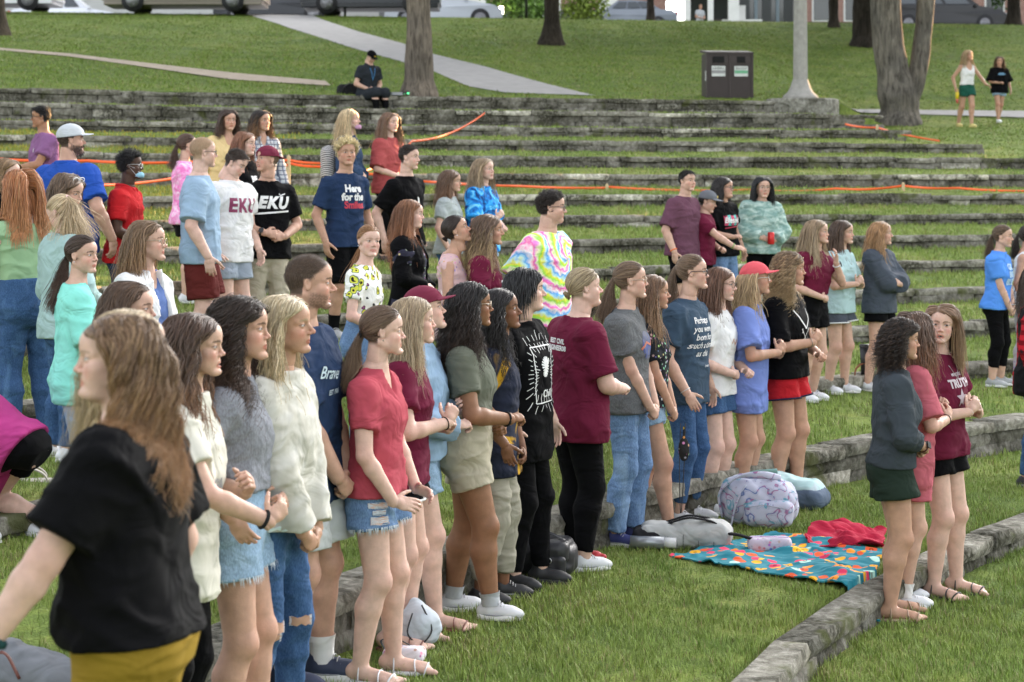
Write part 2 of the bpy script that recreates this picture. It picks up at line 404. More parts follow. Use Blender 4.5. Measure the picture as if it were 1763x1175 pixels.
    beard=(z<-3.2)&(x>-1.0)&(z>-11.5)&((ya>2.6)|(z<-7.4)|((z>-5.1)&(z<-3.9)))&~lip&(z<-3.2-.18*(x-2)*(ya>3.5))&(x<9.3)
    bf=np.clip((-2.6-z)/1.6,0,1)*np.clip((x+.8)/1.6,0,1)*np.clip((z+11)/1.2,0,1)*np.clip(np.maximum(np.maximum((ya-2.2)/1.2,(-7.2-z)/.8),((z>-5.2)&(z<-3.7))*.8),0,1)*(1-lip)*np.clip((-2.8-.2*(x-1.5)-z)/1.5,0,1)*np.clip(.75+.5*sn,0,1)
    HC[key]=(V,Q,dict(beardf=bf,scalp=scalp,soft=soft,eye=eye,iris=iris,lash=lash,brow=brow,lip=lip,dark=dark,teeth=teeth,cheek=ch,beard=beard))
    return HC[key]
def head_col(t,skin,hairc,o):
    V,Q,c=t; n=len(V); C=np.tile(np.array(skin,np.float32),(n,1))
    C*=(1+.06*snoise(V,.35,3)[:,None])
    C=C*(1-c['cheek'][:,None]*np.array([0,.22,.2]))
    nose=np.exp(-((V[:,0]-9.9)**2+V[:,1]**2+(V[:,2]+2.8)**2)/2.5)[:,None]; C=C*(1-nose*np.array([0,.15,.12]))
    def p(m,col,a=1): C[m]=C[m]*(1-a)+np.array(col)*a
    if o.get('beard'): a_=(c['beardf']*o.get('beard_a',.75))[:,None]; C=C*(1-a_)+np.array(o['beard'])*a_
    lipc=o.get('lip',(skin[0]*.86,skin[1]*.52,skin[2]*.52)); p(c['lip'],lipc,.85)
    p(c['brow'],np.array(o.get('browc',hairc))*.7,o.get('brow_a',.75)); p(c['lash'],(.03,.02,.015),.6)
    p(c['eye'],(.55,.52,.5)); p(c['iris'],o.get('iris',(.05,.035,.025))); p(c['dark'],(.05,.015,.015)); p(c['teeth'],(.6,.55,.5))
    if not o.get('bald'):
        a=c['soft'][:,None]; C=C*(1-a)+np.array(hairc)*.8*a
    return C
# ---------------------------------------------------------------- hands (m): wrist at origin, fingers along +x, palm faces -z, thumb on +y (right hand seen palm down)
HDC={}
def hand_tpl(pose,res):
    key=(pose,res)
    if key in HDC:return HDC[key]
    curl={'relax':.38,'fist':1.25,'grip':1.0,'open':.08,'clasp':.85}[pose]
    F=Fld((-.03,-.075,-.11),(.21,.085,.05),res,big=.02)
    F.cap((-.02,0,0),(.03,0,0),.024,.026,.01); F.ell((.055,0,0),(.046,.039,.0155),.012)
    F.ell((.03,.022,-.006),(.03,.016,.014),.01)
    fl=[.078,.086,.080,.064]; ys=[.028,.009,-.010,-.028]
    for i in range(4):
        p=np.array([.088-.006*abs(i-1.2),ys[i],.001]); L0=fl[i]; yaw=(ys[i])*3.0*(1-curl*.6)
        a=0; seg=[.46,.30,.24]; rr=[.0098,.0089,.0082,.0072]
        c0=curl*(1+.12*i)
        for j in range(3):
            a+=c0*(.85,1.0,.7)[j]
            d=np.array([math.cos(a)*math.cos(yaw),math.sin(yaw)*math.cos(a),-math.sin(a)])
            q=p+d*L0*seg[j]; F.cap(p,q,rr[j],rr[j+1],.0035); p=q
    th=.9 if pose in('fist','grip','clasp') else .35
    p=np.array([.018,.026,-.006])
    for j,(l,r0,r1) in enumerate([(.04,.0135,.0115),(.032,.011,.0098),(.026,.0098,.008)]):
        an=(.95-.35*j*th) ; d=np.array([math.cos(an)*.9+.1,math.sin(an)*(.85-.5*th*j*.5),-.25-th*.35*j]); d/=np.linalg.norm(d)
        q=p+d*l; F.cap(p,q,r0,r1,.005); p=q
    HDC[key]=F.nets(); return HDC[key]
def frame(d,n):
    x=np.array(d,float); x/=np.linalg.norm(x); z=np.array(n,float); z-=x*(z@x); z/=np.linalg.norm(z)+1e-9
    return np.stack([x,np.cross(z,x),z])   # rows
# ---------------------------------------------------------------- shoes (m): ankle above origin, toe +x, sole at z=0
SHC={}
def shoe_tpl(kind,res):
    key=(kind,res)
    if key in SHC:return SHC[key]
    F=Fld((-.13,-.07,-.01),(.24,.07,.24),res,big=.03); F2=Fld((-.13,-.07,-.01),(.24,.07,.07),res,big=.03)
    if kind in('sneaker','boot'):
        F.ell((.10,.0,.035),(.088,.045,.038),.02); F.ell((-.02,0,.045),(.062,.038,.045),.02); F.cap((.0,0,.06),(.11,0,.045),.038,.03,.03)
        F.cap((-.01,0,.06),(-.015,0,.20 if kind=='boot' else .095),.038,.046 if kind=='boot' else .038,.02)
        F.ell((-.012,0,.235 if kind=='boot' else .118),(.04,.034,.04),.006,sub=True)
        F2.cap((.105,0,.016),(-.035,0,.016),.05,.042,.02); F2.ell((.05,.0,.01),(.13,.05,.022),.02)
        s=F2; z=s.ax[2][None,None,:]; s.D=np.maximum(s.D,z-.032); s.D=np.maximum(s.D,-z+.001)
        for i in range(4): F.cap((.055+.018*i,-.022,.083-.009*i),(.055+.018*i,.022,.083-.009*i),.004,.004,.002)
    elif kind=='sandal':
        F.cap((.105,-.04,.03),(.105,.04,.03),.012,.012,.0); F.ell((.10,0,.028),(.022,.052,.042),.004)
        F.ell((.02,0,.075),(.02,.046,.05),.004)
        F2.cap((.105,0,.01),(-.035,0,.01),.05,.042,.02)
        s=F2; z=s.ax[2][None,None,:]; s.D=np.maximum(s.D,z-.02); s.D=np.maximum(s.D,-z+.001)
    F.D=np.maximum(F.D,-F.ax[2][None,None,:]+.004)
    SHC[key]=(F.nets(),F2.nets()); return SHC[key]
# ---------------------------------------------------------------- torso profiles (fractions of height; t measured up from the pelvis point at .53H)
TT=np.array([-.10,-.07,-.03,.02,.07,.12,.165,.205,.24,.27,.290,.305])
TA={'f':np.array([.055,.090,.104,.098,.083,.083,.089,.096,.099,.086,.052,.034]),'m':np.array([.060,.086,.094,.093,.089,.094,.101,.105,.103,.085,.056,.040])}
TF={'f':np.array([.035,.050,.055,.056,.054,.056,.074,.068,.050,.038,.032,.030]),'m':np.array([.04,.052,.056,.058,.058,.062,.068,.067,.054,.042,.036,.033])}
TB={'f':np.array([.045,.066,.071,.058,.047,.049,.053,.056,.054,.047,.038,.033]),'m':np.array([.05,.060,.062,.055,.051,.056,.062,.064,.060,.052,.042,.037])}
BEL=np.array([.6,.85,.95,1,1,.9,.75,.6,.45,.3,.1,0])
class Rec: pass
def ik(S,Wt,l1,l2,hint):
    S=np.array(S,float);Wt=np.array(Wt,float); d=Wt-S; L0=np.linalg.norm(d); 
    if L0>(l1+l2)*.995: Wt=S+d/L0*(l1+l2)*.995; d=Wt-S; L0=np.linalg.norm(d)
    u=d/L0; a=(l1*l1-l2*l2+L0*L0)/(2*L0); h=math.sqrt(max(l1*l1-a*a,1e-6))
    v=np.array(hint,float); v-=u*(v@u); v/=np.linalg.norm(v)+1e-9
    return S+u*a+v*h, Wt
POSE={ # side: (wrist target fwd,out,up ; elbow hint fwd,out,up ; hand dir fwd,out,up ; back-of-hand normal ; hand pose)
 'down':((.045,.165,-.035),(-.8,.5,0),(.15,-.05,-1),(0,1,0),'relax'),
 'back':((-.02,.165,-.03),(-.9,.5,0),(.15,0,-1),(0,1,0),'relax'),
 'claspR':((.098,.050,.050),(-.5,1,-.4),(.28,-1,-.12),(.8,.4,.3),'clasp'),
 'claspL':((.094,.056,.035),(-.5,1,-.4),(.28,-1,-.05),(.8,.4,.3),'clasp'),
 'lowR':((.105,.040,-.055),(-.6,1,0),(.35,-.7,-.7),(.9,.4,.1),'clasp'),
 'lowL':((.100,.045,-.065),(-.6,1,0),(.35,-.7,-.7),(.9,.4,.1),'clasp'),
 'chestR':((.135,.040,.115),(-.2,.8,-.8),(.35,-.55,.75),(.6,.7,0),'clasp'),
 'chestL':((.130,.044,.10),(-.2,.8,-.8),(.35,-.65,.65),(.6,.7,0),'clasp'),
 'outR':((.125,.055,.070),(-.5,.8,-.5),(.7,-.7,.15),(.1,.6,.8),'clasp'),
 'outL':((.120,.058,.055),(-.5,.8,-.5),(.7,-.7,.1),(.1,.6,.8),'clasp'),
 'crossR':((.125,-.055,.125),(.1,.9,-.6),(-.1,-1,.25),(1,-.1,.1),'relax'),
 'crossL':((.150,-.045,.10),(.1,.9,-.6),(-.1,-1,.35),(1,-.1,.1),'relax'),
 'face':((.115,.045,.245),(.5,.5,-1),(.25,-.25,1),(.6,.8,0),'relax'),
 'hip':((.085,.105,-.035),(-.7,1,.1),(.9,-.4,-.15),(.2,.9,.5),'relax'),
 'phone':((.20,.05,.09),(-.2,.8,-.7),(.8,-.35,.45),(.2,.9,.1),'grip'),
 'fistup':((.14,.06,.13),(-.2,.8,-.8),(.25,-.25,.95),(.3,.9,0),'fist'),
 'backpk':((-.06,.13,-.03),(-.9,.6,0),(-.2,-.3,-.9),(-.6,.8,0),'relax'),
}
def build_person(s):
    """s: dict spec. returns root and a record used by the prints and held things"""
    H=s['H']; sex=s.get('sex','f'); w=s.get('w',1.0); S_=s['s']      # S_ = pixels per metre at this person
    near=S_>340; mid=S_>150
    h=.0085 if S_>500 else (.0095 if near else (.0115 if mid else .017))
    hres=.26 if S_>500 else (.32 if near else (.42 if mid else .62))
    g=Rec(); g.H=H; g.s=s
    root=empty('person',s['loc'],s['yaw'],s['label'],'person',s.get('group')); g.root=root
    lean=R_(s.get('lean',0)); roll=R_(s.get('roll',0)); tw=R_(s.get('twist',0))
    cl,sl_=math.cos(lean),math.sin(lean)
    Rl=np.array([[cl,0,-sl_],[0,1,0],[sl_,0,cl]]) # rows: fwd, left, up axes in root coords
    cr,sr=math.cos(roll),math.sin(roll)
    Rr=np.array([[1,0,0],[0,cr,sr],[0,-sr,cr]])
    ct,st_=math.cos(tw),math.sin(tw)
    Rt=np.array([[ct,st_,0],[-st_,ct,0],[0,0,1]])
    T=Rt@Rr@Rl; pel=np.array([s.get('px',0),0,s.get('pz',.53)*H]); g.T=T; g.pel=pel
    tl=lambda p:pel+np.array(p)@T
    A=TA[sex]*H*(1+(w-1)*(.5+.5*BEL)); Bf=TF[sex]*H*(1+(w-1)*(.2+.9*BEL)); Bb=TB[sex]*H*(1+(w-1)*(.3+.5*BEL)); t=TT*H
    if s.get('flat'): Bf=Bf*np.where(np.arange(len(TT))==6,.88,1)
    g.A,g.Bf,g.Bb,g.t=A,Bf,Bb,t
    sw=(.098 if sex=='f' else .106)*H*(1+(w-1)*.35)
    lw=(1+(w-1)*.75)*.94
    SH={+1:tl((-.004*H,sw,.250*H)),-1:tl((-.004*H,-sw,.250*H))}
    nb=tl((-.006*H,0,.285*H))
    hh=(.129 if sex=='f' else .126)*H*s.get('hs',1.0); hh=max(hh,.198); hs_=hh/22.0; g.hs=hs_
    hy=s.get('hyaw',0)-0; hp=R_(s.get('hpitch',0)); hr=R_(s.get('hroll',0))
    cy,sy=math.cos(hy),math.sin(hy); cp,sp=math.cos(hp),math.sin(hp)
    f=np.array([cy*cp,sy*cp,sp]); l=np.array([-sy,cy,0]); u=np.cross(f,l)
    l2=l*math.cos(hr)+u*math.sin(hr); u2=np.cross(f,l2)
    HR=np.stack([f,l2,u2]); g.HR=HR
    up=T[2]*.6+np.array([0,0,.4]); up/=np.linalg.norm(up)
    hc=nb+up*(.170*H-11.3*hs_)+T[0]*.018*H+ f*.01*H; 
    if s.get('pose')!='bend': hc[2]+= (H-11.4*hs_*1.0)-hc[2] if s.get('pz') is None and abs(s.get('lean',0))<12 and abs(hp)<R_(25) else 0
    if s.get('hoff'): hc=hc+np.array(s['hoff'])
    g.hc=hc
    # arms
    la,lf=.168*H,.148*H; g.arm={}
    for sd,nm in((1,'L'),(-1,'R')):
        po=s.get('arm'+nm,'down')
        if isinstance(po,str):
            key=po+nm if po+nm in POSE else po
            po=POSE[key]
        wt,hint,hd,hn,hpz=po
        if isinstance(wt,np.ndarray): Wt=wt
        else: Wt=tl((wt[0]*H*(1+(w-1)*.5 if wt[0]>.05 else 1),sd*wt[1]*H*(1+(w-1)*.4 if wt[1]>.1 else 1),wt[2]*H))
        hv_=lambda q:np.array([q[0],sd*q[1],q[2]],float)@T
        E,Wt=ik(SH[sd],Wt,la,lf,hv_(hint))
        g.arm[sd]=(SH[sd],E,Wt,hv_(hd),hv_(hn),hpz)
    # legs
    g.leg={}; zf=s.get('zf',{})
    for sd,nm in((1,'L'),(-1,'R')):
        hip=tl((0,sd*.050*H,-.025*H)); 
        fx,fy,fz,fyaw=s.get('foot'+nm,(0.01 if sd>0 else -.01,.062*(1+(w-1)*.6),0,8))
        ank=np.array([fx*H-.01,sd*fy*H,fz+.047*H])
        K,ank2=ik(hip,ank,.2345*H,.2285*H,s.get('knee'+nm,(1,.1*sd,0)))
        g.leg[sd]=(hip,K,ank2,R_(fyaw)*sd+0.0)
    ru,re,rw=.0285*H*lw*(1.1 if sex=='m' else 1),.0235*H*lw*(1.08 if sex=='m' else 1),.0160*H*(1+(w-1)*.4)*(1.1 if sex=='m' else 1)
    g.rw=rw
    rt,rk,rc,ra=.055*H*lw,.0340*H*(1+(w-1)*.6),.0345*H*(1+(w-1)*.7),.0215*H*(1+(w-1)*.3)
    g.rt,g.rk=rt,rk
    nr=(5.0 if sex=='f' else 5.9)*(1.1 if w>1.15 else 1)*hs_
    def torso(F,e,lo=None,hi=None,k=.02,box=0,ea=0):
        tt=t; a=A+e+ea; bf=Bf+e; bb=Bb+e
        if box:
            am=np.maximum.accumulate(a[::-1])[::-1]; bm=np.maximum.accumulate(bf[::-1])[::-1]; bk=np.maximum.accumulate(bb[::-1])[::-1]
            a=a*(1-box)+am*box; bf=bf*(1-box)+bm*box; bb=bb*(1-box)+bk*box
        lo_=t[0] if lo is None else lo; hi_=t[-1] if hi is None else hi
        X,Y,Z=np.meshgrid(*F.ax,indexing='ij',sparse=True)
        x,y,z=X-pel[0],Y-pel[1],Z-pel[2]
        xl=T[0,0]*x+T[0,1]*y+T[0,2]*z; yl=T[1,0]*x+T[1,1]*y+T[1,2]*z; zl=T[2,0]*x+T[2,1]*y+T[2,2]*z
        xl,yl,zl=np.broadcast_arrays(xl,yl,zl)
        aa=np.interp(zl,tt,a); b=np.where(xl>0,np.interp(zl,tt,bf),np.interp(zl,tt,bb))
        q=((abs(xl)/b)**2.3+(abs(yl)/aa)**2.3)**(1/2.3)
        d=(q-1)*np.minimum(aa,b); d=np.maximum(d,np.maximum(lo_-zl,zl-hi_))
        m=np.minimum(d,.08).astype(np.float32)
        F.put((slice(None),)*3,m,k); return xl,yl,zl
    P0=[x for v in g.arm.values() for x in v[:3]]+[x for v in g.leg.values() for x in v[:3]]+[tl((0,0,-.1*H)),nb]
    lo=np.min(P0,0)-.14; hi=np.max(P0,0)+.14; lo[2]=max(lo[2],-.02 if not s.get('footL') or s['footL'][2]>=0 else -.6)
    for sd in(1,-1): lo=np.minimum(lo,tl((-.13*H*w,-.14*H*w,0))); hi=np.maximum(hi,tl((.13*H*w,.14*H*w,0)))
    hi[2]=max(hi[2],nb[2]+.08)
    # ---- body (skin)
    F=Fld(lo-.02,hi+.02,h)
    torso(F,-.004,k=.03)
    F.cap(nb-T[2]*.03*H,hc+HR[0]*(-1.9*hs_)+HR[2]*(-7*hs_),nr*1.02,nr*.97,.045)
    for sd in(1,-1):
        S0,E,Wt,hd,hn,_=g.arm[sd]
        F.cap(nb-T[2]*.01*H,S0,.026*H,.027*H*lw,.045)
        F.cap(S0,E,ru*1.08,re,.02); Em=E+(Wt-E)*.28
        F.cap(E,Em,re,re*1.02,.012); F.cap(Em,Wt,re*1.02,rw,.012)
        hip,K,an,fy=g.leg[sd]
        Km=K+(an-K)*.32-np.array([.010*H,0,0])
        F.cap(hip,K,rt,rk,.03); F.cap(K,Km,rk*.97,rc,.02); F.cap(Km,an,rc,ra,.02)
        bt_=s.get('bot') or {}
        if bt_.get('k') in('shorts',): F.ell(K+np.array([.012*H,0,0]),(rk*.8,rk*.8,rk*.95),.02)
        cf,sf=math.cos(fy),math.sin(fy); fw=np.array([cf,sf,0])
        az=an[2]-.047*H
        b0=np.array([an[0],an[1],az]); fl=.150*H
        if s.get('shoes') and s['shoes'][0]!='sandal' and not s.get('noshoe'): continue
        F.cap(b0+np.array([0,0,.03*H])-fw*.02*H,b0+fw*.085*H+np.array([0,0,.016*H]),.022*H,.017*H,.02)
        lt=np.array([-sf,cf,0]); sr_=-sd
        for i in range(5):
            o=(i-2)*.0105*H*(-sr_)
            F.cap(b0+fw*.075*H+lt*o*.8+np.array([0,0,.015*H]),b0+fw*(.118-.006*i)*H+lt*o*1.15+np.array([0,0,.009*H]),.011*H,.0068*H if i else .0085*H,.008)
    V,Q=F.nets()
    skin=np.array(s['skin'],np.float32)*1.0
    C=np.tile(skin,(len(V),1))*(1+.05*snoise(V,7,1)[:,None])
    for sd in(1,-1):
        K=g.leg[sd][1]; E=g.arm[sd][1]
        for q in(K+[.03,0,0],E): C*=(1-np.exp(-((V-q)**2).sum(1)/.0022)[:,None]*np.array([.03,.16,.15]))
    Vs=[V];Qs=[Q];Cs=[C];n=len(V)
    ht=head_tpl(s.get('face','f'),hres); hv=ht[0].copy(); rv=np.random.default_rng(abs(sum(map(ord,s['label']))))
    q=rv.uniform(-1,1,8); x_,y_,z_=hv.T.copy()
    lowf=np.clip((-z_-1)/8,0,1)*(x_>-2); hv[:,1]*=1+.05*q[0]*lowf+.02*q[1]; hv[:,2]=np.where(z_<0,z_*(1+.045*q[2]),z_)
    ns=np.exp(-((x_-9.3)**2/3+y_**2/2+(z_+2)**2/4)); hv[:,0]+=ns*q[3]*.75; hv[:,2]+=ns*q[4]*.35
    hv[:,0]+=np.exp(-((z_+9)**2/4))*(x_>4)*q[5]*.55+np.exp(-((z_+6)**2/1.5+y_**2/4))*(x_>6)*q[6]*.22
    hv=hv*hs_
    hv=hv@HR+hc; hcol=np.array(s['hair'].get('c',(.1,.06,.03)))
    Vs.append(hv);Qs.append(ht[1]+n);Cs.append(head_col(ht,skin,hcol,dict(s.get('fo',{}),bald=s['hair'].get('bald')))); n+=len(hv)
    hdr=.0042 if S_>300 else (.006 if mid else .0085)
    g.hand={}
    for sd in(1,-1):
        S0,E,Wt,hd,hn,hpz=g.arm[sd]
        if hpz is None: continue
        hV,hQ=hand_tpl(hpz,hdr); sc=H/1.72*(1.0 if sex=='m' else .88)
        v=hV*sc; R=frame(hd,hn)
        if sd>0: v=v*np.array([1,-1,1]); hQ=hQ[:,::-1]
        v=v@R+Wt; g.hand[sd]=(Wt,R,sc)
        c=np.tile(skin,(len(v),1))*(1-np.clip((hV[:,0:1]-.09)*3,0,.25)*np.array([0,.5,.45]))
        Vs.append(v);Qs.append(hQ+n);Cs.append(c); n+=len(v)
    V=np.concatenate(Vs);Q=np.concatenate(Qs);C=np.clip(np.concatenate(Cs),0,1)
    mk('body',V,[Q],SKIN,root,True,C)
    # ---- top
    tp=s.get('top')
    def wr(F,amp,seed):
        F.noise(amp*1.0,5.5,seed,(1.0,1.0,1.5)); F.folds(amp*1.7,8,seed+3,(1.2,1.2,.8)); F.folds(amp*1.3,11,seed+6,(.6,.6,1.5))
    g.shirt=None
    sid=sum(map(ord,s['label']))%97
    if tp:
        e=tp.get('e',.014); hem=(tp.get('hem',-.065) if not tp.get('tuck') else (s.get('bot') or {}).get('waist',.055)-.012)*H; sl2=tp.get('sl',.62); bx=tp.get('box',.55); nk=tp.get('neck','crew')
        lo2=np.minimum(lo,np.min([v[1] for v in g.arm.values()],0)-.1); F=Fld(lo-.02,hi+.03,h)
        sleeves=[]
        # outline below the pelvis for long shirts follows the hips
        xl,yl,zl=torso(F,e,lo=hem if hem>t[0] else t[0]-.0,hi=.305*H,k=.01,box=bx,ea=tp.get('ea',.004))
        if hem<-.02*H and not tp.get('tuck'):
            be=(s.get('bot') or {}); q_={'leggings':.003,'jeans':.008,'trousers':.018,'shorts':.014,'long':.02}.get(be.get('k'),.0); q_=be.get('e',q_)
            for sd in(1,-1):
                hip,K,an,fy=g.leg[sd]; F.cap(hip+np.array([0,0,.0]),K,rt+q_+.014,rk+q_+.035,.05)
        if hem<t[0]:
            F.cap(tl((0,.02,t[0])),tl((0,.02,hem)),.085*H*w,.085*H*w,.03); F.cap(tl((0,-.02,t[0])),tl((0,-.02,hem)),.085*H*w,.085*H*w,.03)
        for sd in(1,-1):
            S0,E,Wt,*_=g.arm[sd]
            if nk!='tank': F.cap(nb-T[2]*.018*H,S0,.026*H+e*.6,.029*H*lw+e*.8,.035)
            else:
                F.cap(tl((0,sd*.045*H,.285*H)),tl((.01,sd*.055*H,.2*H)),.012*H+e,.02*H+e,.02)
            se=tp.get('se',.012)+e*.5
            if sl2>0:
                p1=S0+(E-S0)*min(sl2,1)
                if sl2<=1:
                    d=(E-S0)/np.linalg.norm(E-S0)
                    F.cap(S0,p1+d*.03,ru*1.1+se*.8,re+se*1.5,.03,cut=(p1,d))
                else:
                    fr=min((sl2-1),1); p2=E+(Wt-E)*fr; d=(Wt-E)/np.linalg.norm(Wt-E)
                    F.cap(S0,E,ru*1.1+se,re+se*1.15,.03); F.cap(E,p2+d*.03,re+se*1.15,rw+se*(1.1 if fr>.8 else 1.3),.02,cut=(p2,d))
        wr(F,tp.get('wr',.0035),sid)
        F.D=np.maximum(F.D,(hem-zl).astype(np.float32))
        # neckline
        na=nb+T[0]*(.012 if nk=='crew' else .03)+T[2]*.012*H
        if nk=='tank':
            F.ell(tl((.04*H,0,.29*H)),(.075*H,.048*H,.085*H),.008,sub=True,R=T.tolist()); F.ell(tl((-.03*H,0,.30*H)),(.06*H,.045*H,.05*H),.008,sub=True,R=T.tolist())
        elif nk=='v':
            F.cap(na+T[2]*.03,tl((.09*H,0,.215*H)),nr*1.12,.012,.008,sub=True)
        elif nk=='wide':
            F.ell(tl((.01*H,0,.30*H)),(.07*H,.072*H,.040*H),.008,sub=True,R=T.tolist())
        F.cap(nb-T[2]*.0,nb+up*.10*H+T[0]*.02,nr*1.0+.006,nr*1.02+.01,.004,sub=True)
        if nk=='crew': 
            F.ell(nb+T[0]*.012+T[2]*.022*H,(nr*1.22,nr*1.15,.020*H),.006,sub=True,R=T.tolist())
        V,Q=F.nets(); m=tp['m']
        o=mk(tp.get('n','t_shirt'),V,[Q],m,root); g.shirt=(V,Q); g.shirt_o=o
        if nk in('polo','hood'):
            b=MB(); th=np.linspace(.35 if nk=='polo' else 0,2*np.pi-(.35 if nk=='polo' else 0),22)
            c=nb+T[2]*.022*H; q=nr*1.12+.008
            pts=np.array([c+T[0]*(q*1.12*math.cos(a)+.012)+T[1]*q*math.sin(a)-T[2]*(.030*max(0,math.cos(a))) for a in th])
            b.tube(pts,.014 if nk=='polo' else .02,8,sq=1.4); b.build('collar',tp.get('m2',m),o,True)
    # cardigan / jacket over the top
    tp2=s.get('over')
    if tp2:
        F=Fld(lo-.03,hi+.04,h); e=.026
        xl,yl,zl=torso(F,e,lo=tp2.get('hem',-.09)*H,hi=.30*H,k=.01,box=.5)
        for sd in(1,-1):
            S0,E,Wt,*_=g.arm[sd]; F.cap(nb-T[2]*.018*H,S0,.026*H+e*.6,.031*H*lw+e*.7,.035)
            p2=E+(Wt-E)*.93; d=(Wt-E)/np.linalg.norm(Wt-E)
            F.cap(S0,E,ru*1.1+.02,re+.02,.03); F.cap(E,p2+d*.03,re+.02,rw+.02,.02,cut=(p2,d))
        wr(F,.004,sid+5)
        F.D=np.maximum(F.D,(tp2.get('hem',-.09)*H-zl).astype(np.float32))
        op=(.03+.03*np.clip((.3*H-zl)/(.4*H),0,1))*1.0*H/1.6
        F.D=np.maximum(F.D,-np.maximum(abs(yl)-op*1.35,-(xl-.01)).astype(np.float32))
        F.cap(nb,nb+up*.1*H+T[0]*.03,nr+.014,nr+.03,.006,sub=True)
        V,Q=F.nets(); mk(tp2.get('n','cardigan'),V,[Q],tp2['m'],root)
    # ---- bottoms
    bt=s.get('bot')
    if bt:
        k_=bt['k']; e=bt.get('e',{'leggings':.003,'jeans':.008,'trousers':.018,'shorts':.014,'long':.02}[k_])
        F=Fld(lo-.02,np.array([hi[0],hi[1],min(hi[2],pel[2]+.16*H)])+.02,h) if abs(s.get('lean',0))<30 else Fld(lo-.02,hi+.02,h)
        wt_=bt.get('waist',.055)*H
        if tp and not tp.get('tuck'): wt_=min(wt_,max(tp.get('hem',-.065)+.035,-.03)*H)
        xl,yl,zl=torso(F,min(e,.008)+.001+(.012 if (tp or {}).get('tuck') else 0),lo=t[0],hi=wt_,k=.02)
        for sd in(1,-1):
            hip,K,an,fy=g.leg[sd]; Km=K+(an-K)*.32-np.array([.010*H,0,0])
            if k_=='shorts':
                fr=bt.get('len',.45); p1=hip+(K-hip)*fr; d=(K-hip)/np.linalg.norm(K-hip); fl=bt.get('flare',.02)
                r1=rt+(rk-rt)*fr
                F.cap(hip,p1+d*.03,rt+e,r1+e+fl,.018,cut=(p1,d))
            else:
                fr=bt.get('len',.97); 
                F.cap(hip,K,rt+e,rk+e*1.25,.033)
                if fr>0.02:
                    kk=min(fr,.999); p2=K+(an-K)*kk; d=(an-K)/np.linalg.norm(an-K); fx=bt.get('flare',0)
                    F.cap(K,Km,rk+e*1.25,rc+e*1.0,.02); F.cap(Km,p2+d*.03,rc+e,(ra+(rc-ra)*(1-kk)*1.2)+e*1.1+fx,.02,cut=(p2,d))
        a=bt.get('wr',{'leggings':.001,'jeans':.003,'trousers':.006,'shorts':.0035,'long':.006}[k_])
        F.noise(a,7,sid+1,(1,1,1.6)); F.folds(a*1.3,10,sid+2,(.8,.8,1.7))
        F.D=np.maximum(F.D,(zl-wt_).astype(np.float32))
        V,Q=F.nets(); nm={'leggings':'leggings','jeans':'jeans','trousers':'trousers','shorts':'shorts','long':'shorts'}[k_]
        o=mk(bt.get('n',nm),V,[Q],bt['m'],root); g.bot=(V,Q); g.bot_o=o
        if bt.get('trim'):   # coloured hem band
            b=MB()
            for sd in(1,-1):
                hip,K,an,fy=g.leg[sd]; fr=bt.get('len',.45)*.985; c=hip+(K-hip)*fr; r1=rt+(rk-rt)*fr+e+bt.get('flare',.02)+.0025
                th=np.linspace(0,2*np.pi,25); R=frame(K-hip,(1,0,0))
                b.tube(np.array([c+R[2]*r1*math.cos(q)+R[1]*r1*math.sin(q) for q in th]),.0065,5,False)
            b.build('hem_trim',bt['trim'],o,True)
        if bt.get('fray'):
            b=MB(); r_=np.random.default_rng(sid)
            for sd in(1,-1):
                hip,K,an,fy=g.leg[sd]; fr=bt.get('len',.45); c=hip+(K-hip)*fr; r1=rt+(rk-rt)*fr+e+bt.get('flare',.02)
                R=frame(K-hip,(1,0,0))
                for q in r_.uniform(0,2*np.pi,150):
                    p=c+(R[2]*math.cos(q)+R[1]*math.sin(q))*r1*r_.uniform(.97,1.02); L0=r_.uniform(.006,.028)
                    q2=p+R[0]*L0+r_.normal(0,.004,3); sdv=np.cross(q2-p,R[2]*math.cos(q)+R[1]*math.sin(q)); sdv/=np.linalg.norm(sdv)+1e-9; sdv*=.0022
                    b.add([p-R[0]*.01-sdv,p-R[0]*.01+sdv,q2],[[0,1,2]])
            b.build('frayed_hem',cloth((.55,.6,.66)),o,False)
    # ---- shoes
    sh=s.get('shoes')
    if sh and not s.get('noshoe'):
        kind,m,ms=sh
        (v1,q1),(v2,q2)=shoe_tpl(kind,.006 if near else (.008 if mid else .012))
        for sd in(1,-1):
            hip,K,an,fy=g.leg[sd]; cf,sf=math.cos(fy),math.sin(fy); R=np.array([[cf,sf,0],[-sf,cf,0],[0,0,1]]); sc=H/1.68*(1.03 if sex=='m' else .91)
            b0=np.array([an[0],an[1],an[2]-.047*H-.004])
            if kind=='sandal':
                fw=R[0]; lt=R[1]; b=MB(); V=v2*sc@R+b0; b.add(V,q2)
                for (fx_,w_,h_,tilt) in((.088*H,.031*H,.024*H,.006),(.066*H,.029*H,.032*H,-.006),(.004*H,.026*H,.058*H,.0)):
                    aa=np.linspace(-.12*math.pi,1.12*math.pi,15); b.tube(np.array([b0+fw*(fx_+tilt*math.sin(a)*2)+lt*w_*math.cos(a)+np.array([0,0,.010+h_*math.sin(a)]) for a in aa]),.0065,6,False,sq=.5)
                b.build('sandal',m,root,True); continue
            V=np.concatenate([v1,v2])*sc@R+b0
            o=mk({'sneaker':'shoe','boot':'boot','sandal':'sandal'}[kind],V,[np.concatenate([q1,q2+len(v1)])],m,root,mats=[m,ms],midx=[0]*len(q1)+[1]*len(q2))
